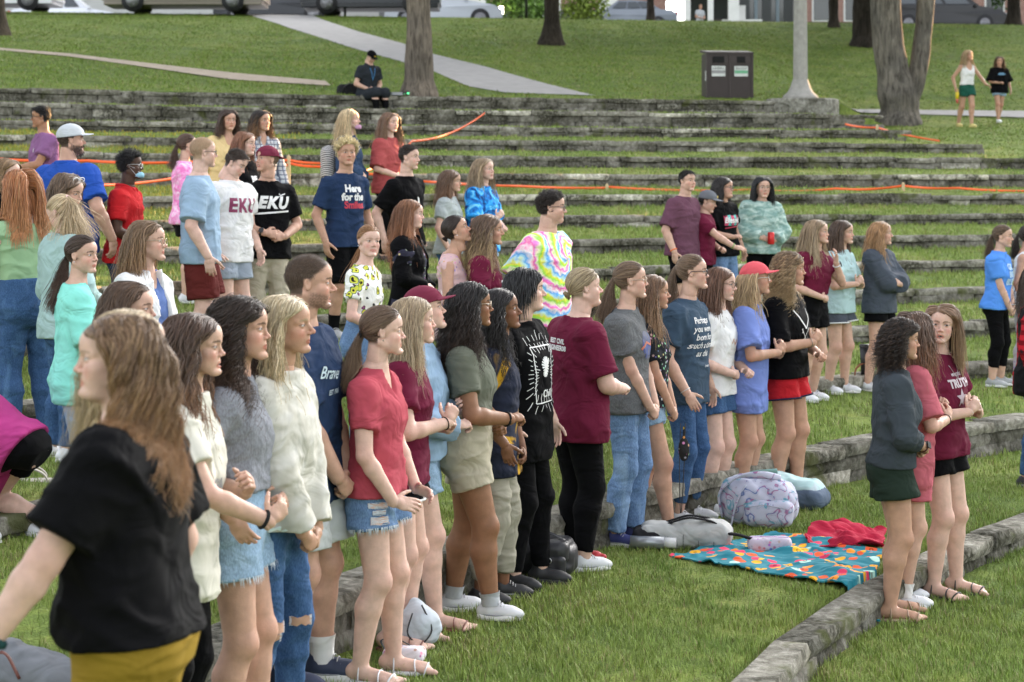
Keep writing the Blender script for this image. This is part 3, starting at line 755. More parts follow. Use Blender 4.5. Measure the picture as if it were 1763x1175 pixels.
            if kind=='sneaker' and S_>170:
                b=MB(); fw=R[0]; lt=R[1]; kq=sc
                for i in range(5):
                    t_=.048+.015*i; aa=np.linspace(.22*math.pi,.78*math.pi,7); hh2=.094-.010*i
                    b.tube(np.array([b0+fw*t_*kq+lt*.040*kq*math.cos(a)+np.array([0,0,(hh2-.030+.034*math.sin(a))*kq+.004]) for a in aa]),.0032,5,False)
                b.build('laces',flat('lace',(.50,.50,.52) if m.name.startswith('white') else (.4,.4,.4),.8),o,True)
                b=MB(); aa=np.linspace(0,2*math.pi,25); b.tube(np.array([b0+fw*(.035+.105*math.cos(a))*kq+lt*.0475*kq*math.sin(a)*(1 if math.cos(a)<.6 else .93)+np.array([0,0,.031*kq]) for a in aa]),.0035,5,False); b.build('sole_edge',flat('sole_line',(.28,.29,.31),.7),o,True)
            if s.get('sock'):
                b=MB(); hh_=s.get('sockh',.05)
                sp_=lambda h:an+(K-an)*h-np.array([.010*H*min(h/.68,1),0,0]); sr2=lambda h:ra+(rc-ra)*min(h/.68,1)+.007
                b.tube([an+np.array([0,0,-.012]),sp_(hh_*.5),sp_(hh_),sp_(hh_+.06)],[ra+.011,sr2(hh_*.5),sr2(hh_),sr2(hh_+.06)+.002],16,False); b.build('sock',s['sock'],root,True)
    # ---- hair
    make_hair(g,s['hair'],S_,root)
    # ---- accessories
    for ac in s.get('acc',()): accessory(g,ac,h,hres)
    return g
# ---------------------------------------------------------------- hair made of many tapered locks
EC=np.array([-1.0,0,3.1]); ER=np.array([9.3,7.35,8.2])
def nrm(a): return a/(np.linalg.norm(a,axis=-1,keepdims=True)+1e-9)
def make_hair(g,hd,S_,root):
    if hd.get('bald'): return
    st=hd['st']; rs=np.random.default_rng(abs(int(g.hc[1]*1e3))+int(g.H*1e4)+int(sum(hd['c'])*1e4)); hs_=g.hs
    lod=3.6 if S_>500 else (2.2 if S_>340 else (1.3 if S_>200 else (.8 if S_>120 else .35)))
    HR,hc=g.HR,g.hc
    G=HR@np.array([0,0,-1.0])              # gravity in head coordinates
    toH=lambda p:((np.asarray(p)-hc)@HR.T)/hs_
    N0={'long':800,'curly':820,'bob':620,'pony':520,'bun':460,'short':760,'pixie':620,'afro':620,'buzz':900,'curls':640}[st]
    n=int(N0*lod*hd.get('dens',1)*1.3); Lc=hd.get('len',38.)
    cap=hd.get('cap',False)
    # roots on the scalp
    u=nrm(rs.normal(size=(n*6,3))); p=EC+u*ER*1.0
    x,y,z=p.T; ya=abs(y)
    hl=hd.get('line',0)
    xl=np.where(z>8.4,12,np.where(z>2,1.6+hl+(z-2)*1.02-ya*.12,np.where(z>-1.5,.9,-1.5-.25*(-1.5-z))))
    ok=(x<xl)&(z>-5.2)
    ear=(ya>6.2)&(x>-2.5)&(z<1.8); ok&=~ear
    if cap: ok&=(z<4.6)
    if st=='pixie': pass
    p=p[ok][:n]; n=len(p)
    M={'long':20,'curly':42,'bob':18,'pony':20,'bun':12,'short':5,'pixie':9,'afro':12,'buzz':3,'curls':42}[st]
    part=hd.get('part',0.8); layer=rs.uniform(.02,.105,n)*hd.get('vol',1.0)
    lenf=rs.uniform(.82,1.0,n)
    PT=np.zeros((n,M,3)); r0=np.full(n,{'long':.40,'curly':.30,'bob':.40,'pony':.34,'bun':.34,'short':.30,'pixie':.34,'afro':.16,'buzz':.11,'curls':.27}[st]/math.sqrt(lod)*.88)
    nb_=toH(g.pel+np.array([-.006*g.H,0,.285*g.H])@g.T); Tt=g.T@HR.T    # torso axes in head coords (rows)
    tc=toH(g.pel+np.array([.004*g.H,0,.17*g.H])@g.T)
    tr=np.array([.078*g.H,.125*g.H,.135*g.H])/hs_*(g.s.get('w',1)**.6)
    shl=[toH(g.arm[sd][0]) for sd in(1,-1)]
    def push(q,lim,xf):
        d=(q-EC)/ER; v=np.linalg.norm(d,axis=1); m=v<lim; q[m]=EC+d[m]/v[m][:,None]*ER*lim[m][:,None]
        # jaw / neck
        dn=q-np.array([-2.0,0,0]); rad=np.hypot(dn[:,0],dn[:,1]); m=(q[:,2]<0)&(rad<6.4)&(q[:,2]>-16); 
        q[m,:2]=np.array([-2.0,0])+dn[m,:2]/rad[m][:,None]*6.4
        # keep the face clear
        z_=q[:,2]; lim_x=xf+np.clip((z_-3.0)/4.6,0,1)*(9.2-xf); m=(q[:,0]>lim_x)&(z_>-13)
        q[m,0]=q[m,0]*.35+lim_x[m]*.65
        # torso and shoulders
        d=(q-tc)@Tt.T/tr; v=np.linalg.norm(d,axis=1); m=v<1; q[m]=tc+(d[m]/v[m][:,None]*tr)@Tt
        for s_ in shl:
            a=nb_; b=s_; ab=b-a; tpar=np.clip(((q-a)@ab)/(ab@ab),0,1); c=a+tpar[:,None]*ab; dd=q-c; L0=np.linalg.norm(dd,axis=1); R0=.044*g.H/hs_
            m=L0<R0; q[m]=c[m]+dd[m]/L0[m][:,None]*R0
        return q
    cr,cg,cb=hd['c']; tip=hd.get('tip',(cr*1.15,cg*1.12,cb*1.1))
    xf=hd.get('xf',1.2)+rs.normal(0,.7,n)
    if st in('long','curly','bob','curls'):
        Lt={'long':Lc,'curly':Lc,'bob':hd.get('len',24),'curls':hd.get('len',24)}[st]*lenf
        step=Lt/(M-1); q=p.copy(); sgn=np.where(p[:,1]>part,1.,-1.)
        comb=np.stack([-.55+.35*(p[:,0]/9),sgn*1.0,np.full(n,.05)],1)
        if hd.get('back'): comb=np.tile(np.array([-1,0,.1]),(n,1))+np.stack([0*sgn,sgn*.35,0*sgn],1)
        prev=nrm(comb); q=push(q,1.0+layer*.6,xf+99)
        side=rs.normal(0,.13,(n,3))
        for i in range(M):
            PT[:,i]=q
            d=(q-EC)/ER; v=np.linalg.norm(d,axis=1); nn=nrm(d/ER)
            gt=G-nn*(nn@G)[:,None]; inf=np.clip((1.35-v)/.25,0,1)*(q[:,2]>-2)
            tgt=nrm(gt*(.5+.5*min(1,i/5))+comb*max(0,1-i/5)*.9)
            dr=nrm(np.where(inf[:,None]>.3,tgt,np.array(G)+side*hd.get('spread',1)))
            k=.55 if i<4 else .35; dr=nrm(prev*(1-k)+dr*k); prev=dr
            q=q+dr*step[:,None]; q=push(q,1.02+layer,xf)
        w0={'long':hd.get('wave',.5),'curly':hd.get('wave',1.5),'bob':hd.get('wave',.25),'curls':hd.get('wave',1.4)}[st]
        fr={'long':hd.get('freq',.28),'curly':hd.get('freq',1.0),'bob':.2,'curls':hd.get('freq',1.3)}[st]
        s_=np.linspace(0,1,M)[None]*Lt[:,None]; 
        sd_=p[rs.integers(0,n,max(10,min(46,n//12)))]; cl=np.argmin(((p[:,None]-sd_[None])**2).sum(-1),1); cph=rs.uniform(0,6.28,len(sd_))[cl]+rs.normal(0,.12 if st=='long' else 1.2,n)
        ph=cph[:,None]+rs.normal(0,.28,(n,1)); amp=w0*rs.uniform(.7,1.15,(n,1))*np.clip((s_-3)/10,0,1) if st in('long','bob') else w0*np.clip((s_-1)/5,0,1)
        T_=nrm(np.gradient(PT,axis=1)); a=nrm(np.cross(T_,np.array([1.,.2,0]))); b=np.cross(T_,a)
        PT=PT+amp[...,None]*(np.cos(s_*fr*2+ph)[...,None]*a+np.sin(s_*fr*2+ph)[...,None]*b)
    elif st in('pony','bun'):
        tie=np.array(hd.get('tie',(-10.6,0,1.5)),float); M1=10 if st=='pony' else 9
        for i in range(M1):
            t=i/(M1-1); q=p*(1-t)+tie*t; bul=math.sin(math.pi*t)
            d=(q-EC)/ER; v=np.linalg.norm(d,axis=1); lim=1.03+layer*.7*(1-t)+.02*bul; 
            m=v<lim; q[m]=EC+d[m]/v[m][:,None]*ER*lim[m][:,None]
            if t>.8: f=(t-.8)/.2; q=q*(1-f)+(tie+rs.normal(0,.55,(n,3)))*f
            PT[:,i]=q
        if st=='pony':
            Lt=hd.get('len',26)*lenf; step=Lt/(M-M1); side=rs.normal(0,.13,(n,3))*hd.get('spread',1); prev=nrm(np.tile(np.array([-.9,0,-.6]),(n,1))+side*.6); q=PT[:,M1-1].copy()
            for i in range(M1,M):
                d=nrm(np.tile(G,(n,1))+side+np.array([-.25,0,0])*(1-(i-M1)/(M-M1))); prev=nrm(prev*.35+d*.65); q=q+prev*step[:,None]
                q=push(q,np.full(n,1.1),np.full(n,30.)); PT[:,i]=q
            s_=np.arange(M)[None]*np.ones((n,1)); amp=hd.get('wave',.5)*np.clip((s_-M1)/4,0,1); ph=rs.normal(0,.8,(n,1))
            PT[:,:,1]+=amp*np.cos(s_*.9+ph); PT[:,:,0]+=amp*np.sin(s_*.9+ph)*.6
        else:
            th=rs.uniform(0,6.28,n); rr=rs.uniform(.8,hd.get('br',2.6),n); ax=nrm(tie-EC); e1=nrm(np.cross(ax,[0,0,1.])); e2=np.cross(ax,e1)
            for i in range(M1,M):
                a=th+(i-M1)*.9; PT[:,i]=tie+ax*(.8+rs.uniform(-.6,1.2,n))[:,None]+rr[:,None]*(np.cos(a)[:,None]*e1+np.sin(a)[:,None]*e2)
    elif st in('short','pixie','buzz'):
        Lt=hd.get('len',{'short':4.2,'pixie':11,'buzz':1.5}[st])*lenf
        if st=='short': Lt=Lt*np.where(p[:,2]>5.0,1.0,.45)
        d0=(p-EC)/ER; nn=nrm(d0/ER); cmb=np.array(hd.get('comb',(.9,.3,.2)),float)
        if st=='pixie': 
            cmb=np.stack([np.where(p[:,0]>-2,.9,-.25),np.sign(p[:,1])*.7,-.1+0*p[:,0]],1)
        else: cmb=np.tile(cmb,(n,1)); cmb[:,1]*=np.where(p[:,2]<5,0,1); cmb[p[:,2]<4]=[.15,0,-1]
        lift=hd.get('lift',.35); q=p.copy(); step=Lt/(M-1); jit=rs.normal(0,.25,(n,3))*hd.get('messy',1)
        prev=nrm(cmb-nn*(cmb*nn).sum(1)[:,None]+nn*lift+jit)
        for i in range(M):
            PT[:,i]=q; d0=(q-EC)/ER; nn=nrm(d0/ER); t=cmb-nn*(cmb*nn).sum(1)[:,None]
            if st=='pixie': t=t+(G-nn*(nn@G)[:,None])*.7*i/M*2
            prev=nrm(prev*.6+nrm(t+jit)*.4+(G*.06*i if st!='buzz' else 0)); q=q+prev*step[:,None]
            v=np.linalg.norm((q-EC)/ER,axis=1); lim=1.0+.02+layer*.5; m=v<lim; d=(q-EC)/ER; q[m]=EC+d[m]/v[m][:,None]*ER*lim[m][:,None]
            if st=='pixie':
                z_=q[:,2]; lx=2.0+np.clip((z_-2.6)/3.5,0,1)*8.6; m=q[:,0]>lx; q[m,0]=q[m,0]*.4+lx[m]*.6
    elif st=='afro':
        d0=(p-EC)/ER; nn=nrm(d0/ER); L0=hd.get('len',5.0)*rs.uniform(.5,1,n)*np.where(p[:,2]>4,1.1,.8); e1=nrm(np.cross(nn,[.3,.2,1.])); e2=np.cross(nn,e1); ph=rs.uniform(0,6.28,n)
        for i in range(M):
            t=i/(M-1); a=ph+t*hd.get('turn',9); r=.75*min(1,t*3)*hd.get('cr',1)
            PT[:,i]=p+nn*(L0*t**.8)[:,None]+r*(np.cos(a)[:,None]*e1+np.sin(a)[:,None]*e2)
        r0[:]=.34/math.sqrt(lod)
    # tubes
    T_=nrm(np.gradient(PT,axis=1)); out=nrm(PT-np.array([-2.0,0,0])); B=nrm(np.cross(T_,out)+1e-5); C2=np.cross(B,T_)
    s=np.linspace(0,1,M); prof=np.clip(1.15-s*.9,0,1)*np.clip(.55+s*4,0,1); 
    if st in('buzz','short'): prof=1-.8*s
    r=r0[:,None]*rs.uniform(.7,1.3,n)[:,None]*prof[None]*hd.get('thick',1)
    V=np.stack([PT+B*r[...,None],PT+C2*r[...,None]*.55,PT-B*r[...,None],PT-C2*r[...,None]*.4],2)  # n,M,4,3
    V=V.reshape(-1,3)*hs_@HR+hc
    idx=np.arange(n*M*4).reshape(n,M,4); Fq=[]
    for k in range(4):
        k2=(k+1)%4; Fq.append(np.stack([idx[:,:-1,k],idx[:,1:,k],idx[:,1:,k2],idx[:,:-1,k2]],-1).reshape(-1,4))
    base=np.array(hd['c']); tipc=np.array(tip)
    grad=np.clip((s-hd.get('gs',.35))/.5,0,1)[None,:,None]
    hi=np.array(hd.get('hi',base*1.45)); hf=(rs.random(n)<hd.get('hf',.25))[:,None,None]*.7
    c=base*(1-grad)+tipc*grad; c=c*(1-hf)+hi*hf; c=c*rs.uniform(.62,1.3,(n,1,1))
    c=np.repeat(c[:,:,None],4,2).reshape(-1,3)
    mk('hair',V,Fq,HAIR,root,True,np.clip(c,0,1))
    if st=='pony' and 'band' in hd:
        b=MB(); t=np.array(hd.get('tie',(-10.6,0,1.5)),float)+np.array([-.4,0,0]); th=np.linspace(0,6.283,15)
        b.tube(np.array([(t+np.array([0,1.5*math.cos(a),1.5*math.sin(a)]))*hs_@HR+hc for a in th]),.007,6,False); b.build('hair_tie',hd['band'],root,True)
# ---------------------------------------------------------------- accessories
def hpt(g,p): return (np.asarray(p,float)*g.hs)@g.HR+g.hc
BLK=flat('black_plastic',(.015,.015,.017),.35); WHT=flat('white_plastic',(.7,.7,.7),.4); METAL=flat('metal_thin',(.45,.38,.30),.3,metal=.8)
SILV=flat('silver',(.6,.6,.6),.3,metal=.8)
def glassmat():
    if 'glass' in MC:return MC['glass']
    m,t,b=nodes('lens'); b.inputs['Base Color'].default_value=(.9,.95,1,1); b.inputs['Roughness'].default_value=.05; b.inputs['Alpha'].default_value=.18; MC['glass']=m; return m
def accessory(g,ac,h,hres):
    k=ac[0]; root=g.root
    if k=='glasses':
        b=MB(); m=ac[1]; thk=ac[2] if len(ac)>2 else .0016
        th=np.linspace(0,2*np.pi,22); ln=MB()
        for s in(1,-1):
            q=lambda a:(8.9-.25*abs(math.cos(a))*(1),s*3.2+2.55*math.cos(a)*1.0,-.1+2.05*math.sin(a))
            b.tube(np.array([hpt(g,(8.95-.10*abs(q(a)[1]-0)*.9+.3,q(a)[1],q(a)[2])) for a in th]),thk,6,False)
            b.tube(np.array([hpt(g,(8.75,s*5.7,.6)),hpt(g,(5,s*7.2,.8)),hpt(g,(-.6,s*7.9,.6)),hpt(g,(-2.2,s*7.8,-1.2))]),thk*1.1,5)
        b.tube(np.array([hpt(g,(9.2,.8,.6)),hpt(g,(9.5,0,.8)),hpt(g,(9.2,-.8,.6))]),thk,5)
        o=b.build('glasses',m,root,True)
        if len(ac)>3:

            for s in(1,-1):
                V=np.array([hpt(g,(9.0-.1*abs(s*3.2+2.4*math.cos(a)),s*3.2+2.4*math.cos(a),-.1+1.95*math.sin(a))) for a in th[:-1]]); ln.V.append(V); n=len(V); base=ln.n; ln.n+=n+1; ln.V.append(V.mean(0)[None])
                ln.F.setdefault(3,[]).append(np.array([[base+i,base+(i+1)%n,base+n] for i in range(n)]))
            ln.build('lens',ac[3],o,True)
    elif k=='cap':
        m,back=ac[1],ac[2] if len(ac)>2 else False
        F=Fld((-13,-10,-1),(21,10,14) if not back else (13,10,14),max(.42,hres),big=3) if not back else Fld((-21,-10,-1),(13,10,14),max(.42,hres),big=3)
        F.ell((-.6,0,3.6),(10.6,8.7,9.0),.3); X,Y,Z=np.meshgrid(*F.ax,indexing='ij',sparse=True)
        sgn=-1 if back else 1
        F.D=np.maximum(F.D,(2.9+.10*sgn*X-Z).astype(np.float32)); 
        if back: F.ell((10.2,0,4.2),(2.2,4.2,2.3),.3,sub=True)
        F.ell((-.6,0,3.2),(9.7,7.8,8.2),.1,sub=True)
        # brim
        xx=X*sgn; bz=4.3+.05*xx-.022*Y*Y-(xx-9)*.10*(1 if not back else 2.2)
        d=np.sqrt(((xx-7.5)/9.2)**2+(Y/7.6)**2)-1; d=np.maximum(d*7.5,abs(Z-bz)-.35); d=np.maximum(d,7.0-xx)
        D2=np.broadcast_to(d,F.D.shape).astype(np.float32); hh=np.clip(.5+.5*(F.D-D2)/.5,0,1); F.D=F.D*(1-hh)+D2*hh-.5*hh*(1-hh)
        V,Q=F.nets(); o=mk('cap',hpt(g,V),[Q],m,root)
        b=MB(); b.lathe([(0,.35),(.5,.2),(.7,0)],10,(-.6,0,12.55)); b.V=[hpt(g,v) for v in b.V]; b.build('button',m,o,True)
        if len(ac)>3:
            V=np.array([(sgn*(9.9)-sgn*.35*abs(z-7.4)-.05*y*y*sgn,y,z) for z in(6.2,8.6) for y in(-1.9,-.6,.6,1.9)]); V[:,0]+=sgn*.35
            mk('badge',hpt(g,V),[np.array([[0,1,5,4],[1,2,6,5],[2,3,7,6]])],ac[3],o)
    elif k=='band':   # something round the wrist
        sd,m,wd=ac[1],ac[2],ac[3]; S0,E,Wt,*_=g.arm[sd]; d=(Wt-E)/np.linalg.norm(Wt-E); R=frame(d,(0,1,.2)); th=np.linspace(0,2*np.pi,19)
        c=Wt-d*.022; b=MB(); 
        b.tube(np.array([c+(R[1]*math.cos(a)+R[2]*math.sin(a))*(g.rw*1.02+.003) for a in th]),wd,6,False); b.build('wristband',m,root,True)
    elif k=='watch':
        sd=ac[1]; S0,E,Wt,hd,hn,_=g.arm[sd]; d=(Wt-E)/np.linalg.norm(Wt-E); R=frame(d,hn); th=np.linspace(0,2*np.pi,19); c=Wt-d*.03
        b=MB(); b.tube(np.array([c+(R[1]*math.cos(a)+R[2]*math.sin(a))*(g.rw+.003) for a in th]),.009,6,False,sq=.5); o=b.build('watch',ac[2],root,True)
        b=MB(); b.box(c+R[2]*(g.rw+.010),(.036,.034,.009),R.T); b.build('watch_face',ac[3] if len(ac)>3 else BLK,o)
    elif k=='mask':
        F=Fld((1,-7,-13),(13,7,2),.45,big=3); z0=ac[2]
        F.ell((6.0,0,z0),(5.3,4.9,3.6),.4); F.ell((5.0,0,z0),(5.3,4.4,4.2),.2,sub=True)
        V,Q=F.nets(); o=mk('face_mask',hpt(g,V),[Q],ac[1],root); b=MB()
        for s in(1,-1): b.tube(np.array([hpt(g,(8,s*3.6,z0+2)),hpt(g,(4,s*6.6,-2)),hpt(g,(-1.5,s*8.2,0)),hpt(g,(3,s*6.4,-5)),hpt(g,(7,s*4,z0-2))]),.0013,4)
        b.build('ear_loop',WHT,o)
    elif k=='earring':
        b=MB()
        for s in(1,-1): b.lathe([(0,.45),(.4,.25),(.45,0),(.3,-.35),(0,-.45)],8,(-.2,s*8.1,-3.5))
        b.V=[hpt(g,v) for v in b.V]; b.build('earring',ac[1],root,True)
    elif k=='shades':
        b=MB(); 
        for s in(1,-1): b.tube(np.array([hpt(g,(5.2+.25*math.cos(a)*2,s*3.3+2.4*math.cos(a),9.6+1.6*math.sin(a)))for a in np.linspace(0,6.28,18)]),.0028,6,False); b.tube(np.array([hpt(g,(5,s*5.6,9.2)),hpt(g,(1,s*7.8,5.6)),hpt(g,(-2,s*8.4,2))]),.0028,5)
        b.tube(np.array([hpt(g,(5.9,.9,9.9)),hpt(g,(5.9,-.9,9.9))]),.0028,5); b.build('sunglasses',ac[1],root,True)
    elif k=='lanyard':
        b=MB(); pts=[]
        for a in np.linspace(-1,1,15):
            y=a*.05; z=.275*g.H-abs(1-abs(a))*.13*g.H; pts.append(surf(g,y*(1 if abs(a)>.1 else .2),z,.006))
        b.tube(np.array(pts),.006,5,sq=.4); b.build('lanyard',ac[1],root,True)
    elif k=='necklace':
        b=MB(); b.tube(np.array([surf(g,.05*a,(.268-.05*(1-abs(a)))*g.H,.004) for a in np.linspace(-1,1,13)]),.0013,4); b.build('necklace',ac[1],root,True)
    elif k=='beard':   # short thick tufts along jaw and chin
        t=head_tpl(g.s.get('face','m'),hres); V=t[0]; m=np.where(t[2]['beard'])[0]; rs=np.random.default_rng(3); m=rs.choice(m,min(len(m),260))
        c=V[m]; d=nrm(c-np.array([1,0,-3.])); d=nrm(d+np.array([0,0,-.9])+rs.normal(0,.2,c.shape)); L0=ac[2]; sd=nrm(np.cross(d,rs.normal(size=c.shape)))*.28
        VV=np.stack([c-sd,c+sd,c+d*L0],1).reshape(-1,3); F=np.arange(len(VV)).reshape(-1,3); mk('beard',hpt(g,VV),[F],ac[1],root)
# point on the front (or back) of the shirt, torso coordinates y,z (metres)
def surf(g,y,z,off=.004,back=False):
    if not hasattr(g,'bvh'):
        V,Q=g.shirt if g.shirt else g.bot
        g.bvh=BVHTree.FromPolygons([tuple(map(float,v)) for v in V],Q.tolist())
    s=-1 if back else 1
    o=g.pel+np.array([s*.6,y,z])@g.T; d=-s*g.T[0]
    if back=='r': o=g.pel+np.array([y,-.8,z])@g.T; d=g.T[1]
    hit=g.bvh.ray_cast(Vector(o),Vector(d),1.2)
    if hit[0] is None: return g.pel+np.array([s*.1,y,z])@g.T
    return np.array(hit[0])-d*off
def decal(g,polys,m,y0,z0,sc=1,back=False,name='print',off=.0035,tri=None):
    """polys: list of (n,2) outlines or a (verts,faces) pair, u to the viewer's right"""
    sg=-1 if back is True else 1
    if tri is not None: V2,Fc=tri
    else:
        V2=[];Fc=[]
        for p in polys:
            b=len(V2); V2+=list(map(tuple,p)); Fc.append(list(range(b,b+len(p))))
    bm=bmesh.new(); vs=[bm.verts.new((u*sc,v*sc,0)) for u,v in V2]
    for f in Fc:
        try: bm.faces.new([vs[i] for i in f])
        except ValueError: pass
    bmesh.ops.triangulate(bm,faces=bm.faces)
    for _ in range(3):
        le=[e for e in bm.edges if e.calc_length()>.03]
        if not le: break
        bmesh.ops.subdivide_edges(bm,edges=le,cuts=1); bmesh.ops.triangulate(bm,faces=bm.faces)
    V=np.array([surf(g,y0+sg*v.co.x,z0+v.co.y,off,back) for v in bm.verts]); bm.verts.index_update()
    F=np.array([[v.index for v in f.verts] for f in bm.faces]); bm.free()
    if len(F)==0: return
    return mk(name,V,[F],m,g.shirt_o if g.shirt else g.root,False)
def textmesh(txt,size,bold=0,shear=0,space=1,align='CENTER',line=1.0):
    c=bpy.data.curves.new('t','FONT'); c.body=txt; c.size=size; c.offset=bold; c.shear=shear; c.space_character=space; c.align_x=align; c.align_y='CENTER'; c.resolution_u=3; c.space_line=line
    o=bpy.data.objects.new('t',c); COL.objects.link(o); bpy.context.view_layer.update()
    me=bpy.data.meshes.new_from_object(o.evaluated_get(bpy.context.evaluated_depsgraph_get()))
    V=[(v.co.x,v.co.y) for v in me.vertices]; F=[list(p.vertices) for p in me.polygons]
    bpy.data.objects.remove(o); bpy.data.curves.remove(c); bpy.data.meshes.remove(me)
    return V,F
def text(g,txt,size,m,y0,z0,bold=0,shear=0,back=False,space=1,rot=0,align='CENTER',line=1.0,off=.0035,name='lettering'):
    V,F=textmesh(txt,size,bold,shear,space,align,line)
    if rot: c,s=math.cos(rot),math.sin(rot); V=[(c*a-s*b,s*a+c*b) for a,b in V]
    return decal(g,None,m,y0,z0,1,back,name,off,tri=(V,F))
def line2(pts,w):
    P=np.array(pts,float); T=np.gradient(P,axis=0); T/=np.linalg.norm(T,axis=1)[:,None]+1e-9; Nn=np.stack([-T[:,1],T[:,0]],1)*w/2
    a=P+Nn;b=P-Nn; return [np.array([a[i],a[i+1],b[i+1],b[i]])[::-1] for i in range(len(P)-1)]
# ---------------------------------------------------------------- terrace geometry
DZ=[0.261,0.227,0.26,0.261,0.245,0.268,0.249,0.264,0.287,0.271,0.258,0.254,0.314,0.281]
def TZ(k):
    """height of the lawn on tread k (top of wall k)"""
    k=int(k); return 0.0 if k==-1 else (sum(DZ[:k+1]) if k>=0 else -.15*(-1-k))
def CK(k): return np.array([18.582-.35*k,2.122-.675*k]),20.773+1.896*k
def warp(P):
    P=np.array(P,float); P[...,0]+=.28*np.maximum(0,7.9-P[...,1])**1.7*(P[...,0]>-9)*np.clip((9+P[...,0])/3,0,1); return P
def kpos(kf,th):
    c,r=CK(kf); return warp(np.stack([c[0]-r*np.cos(th),c[1]+r*np.sin(th)],-1))
def Yat(x,k):
    m=(x-CX)/FPX; (cx,cy),R=CK(k); A=1+m*m;B=-2*(m*cx+cy);C=cx*cx+cy*cy-R*R; q=B*B-4*A*C
    return (-B+math.sqrt(max(q,0)))/2/A
def px(x,Y): return (x-CX)/FPX*Y
def py(y,Y): return ZC-(y-YH)/FPX*Y
XEND={10:1672,11:1535,12:1460,13:1415}         # picture columns where the upper walls stop
THEND={}
for k,x in XEND.items():
    Y=Yat(x,k); X=px(x,Y); c,r=CK(k); THEND[k]=math.atan2(Y-c[1],-(X-c[0]))
YS=66.0
def ystreet(X): return 7.47-.013*X
def rise(k,fr):
    k=np.asarray(k); a=np.where(k<0,0,np.where(k>10,.05,.115)); return a*np.clip((np.asarray(fr)-.15)/.85,0,1)
def yw(k,X):
    c,r=CK(k); return c[1]+np.sqrt(np.maximum(r*r-(X-c[0])**2,1))
def hill(X,Y,right=False):
    X=np.asarray(X,float);Y=np.asarray(Y,float)
    zs=ystreet(X); y13=yw(13,X); t=np.clip((Y-y13)/(YS-y13),0,None)
    zl=TZ(13)+(zs-TZ(13))*np.where(t<1,t**1.08,1)
    y9=yw(9,X)+1.0; y2=43.5; z2=3.42
    t1=np.clip((Y-y9)/(y2-y9),0,1); t2=np.clip((Y-y2)/(YS-y2),0,1)
    zr=TZ(9)+(z2-TZ(9))*t1+(zs-z2)*t2
    f=np.clip((X-5.9)/1.5,0,1)
    if right: f=np.ones_like(f)
    z=zl*(1-f)+zr*f
    z=z+np.where(Y>YS,(Y-YS)*.053,0)
    return z+.05*np.sin(X*.5+Y*.3)*np.clip((Y-44)/6,0,1)*np.clip((YS-Y)/5,0,1)
def kfof(X,Y):
    lo,hi=-6.,40.
    X=np.asarray(X,float).copy();Y=np.asarray(Y,float)
    X=X-.28*np.maximum(0,7.9-Y)**1.7*(X>-8)
    lo=np.full(X.shape,lo);hi=np.full(X.shape,hi)
    for _ in range(22):
        m=(lo+hi)/2; d=np.hypot(X-(18.582-.35*m),Y-(2.122-.675*m))-(20.773+1.896*m); lo=np.where(d>0,m,lo); hi=np.where(d>0,hi,m)
    return lo
TZA=np.array([TZ(k) for k in range(-8,14)])
def gz(X,Y):
    kf=kfof(X,Y); k=np.clip(np.floor(kf-.09),-8,13).astype(int)
    z=TZA[k+8].astype(float)+rise(k,kf-k)
    c=(np.asarray(X)); th=np.arctan2(np.asarray(Y)-(2.122-.675*kf),-(np.asarray(X)-(18.582-.35*kf)))
    h=hill(X,Y)
    end=np.zeros(np.shape(X),bool)
    for kk in (10,11,12,13): end|=(kf>kk-.91)&(th>THEND[kk]+ (.0 if kk>10 else 0))&(kf<kk+1.09)
    end|=(kf>13.09)
    hr=hill(X,Y,True); z=np.where(end,np.where(kf<13.09,np.maximum(hr,TZ(9)+.05),h),z)
    return z
# ---------------------------------------------------------------- ground materials
def grassmat(name,far=False):
    m,t,b=nodes(name); tc=N(t,'ShaderNodeTexCoord'); v=tc.outputs['Object']
    a=noise(t,.55,5,v,.6); c=noise(t,5.5,5,v,.3); d=noise(t,60,3,v)
    ca=ramp(t,a.outputs[0],[(.32,(.10,.15,.038)),(.5,(.15,.205,.05)),(.68,(.205,.235,.07))])
    cb=ramp(t,c.outputs[0],[(.3,(.55,.6,.5)),(.5,(1,1,1)),(.72,(1.35,1.2,1.1))])
    x=mixc(t,1,ca.outputs[0],cb.outputs[0],'MULTIPLY')
    cd=ramp(t,d.outputs[0],[(.3,(.6,.6,.6)),(.7,(1.35,1.35,1.3))]); x=mixc(t,1,x,cd.outputs[0],'MULTIPLY')
    # bare earth patches
    e=noise(t,1.3,4,v,.4); er=ramp(t,e.outputs[0],[(.68,(0,0,0)),(.76,(1,1,1))]); x=mixc(t,er.outputs[0],x,(.12,.085,.045))
    L(t,x,b.inputs['Base Color']); b.inputs['Roughness'].default_value=.95; b.inputs['Specular IOR Level'].default_value=.1
    bump(t,b,d.outputs[0],.03,.8); return m
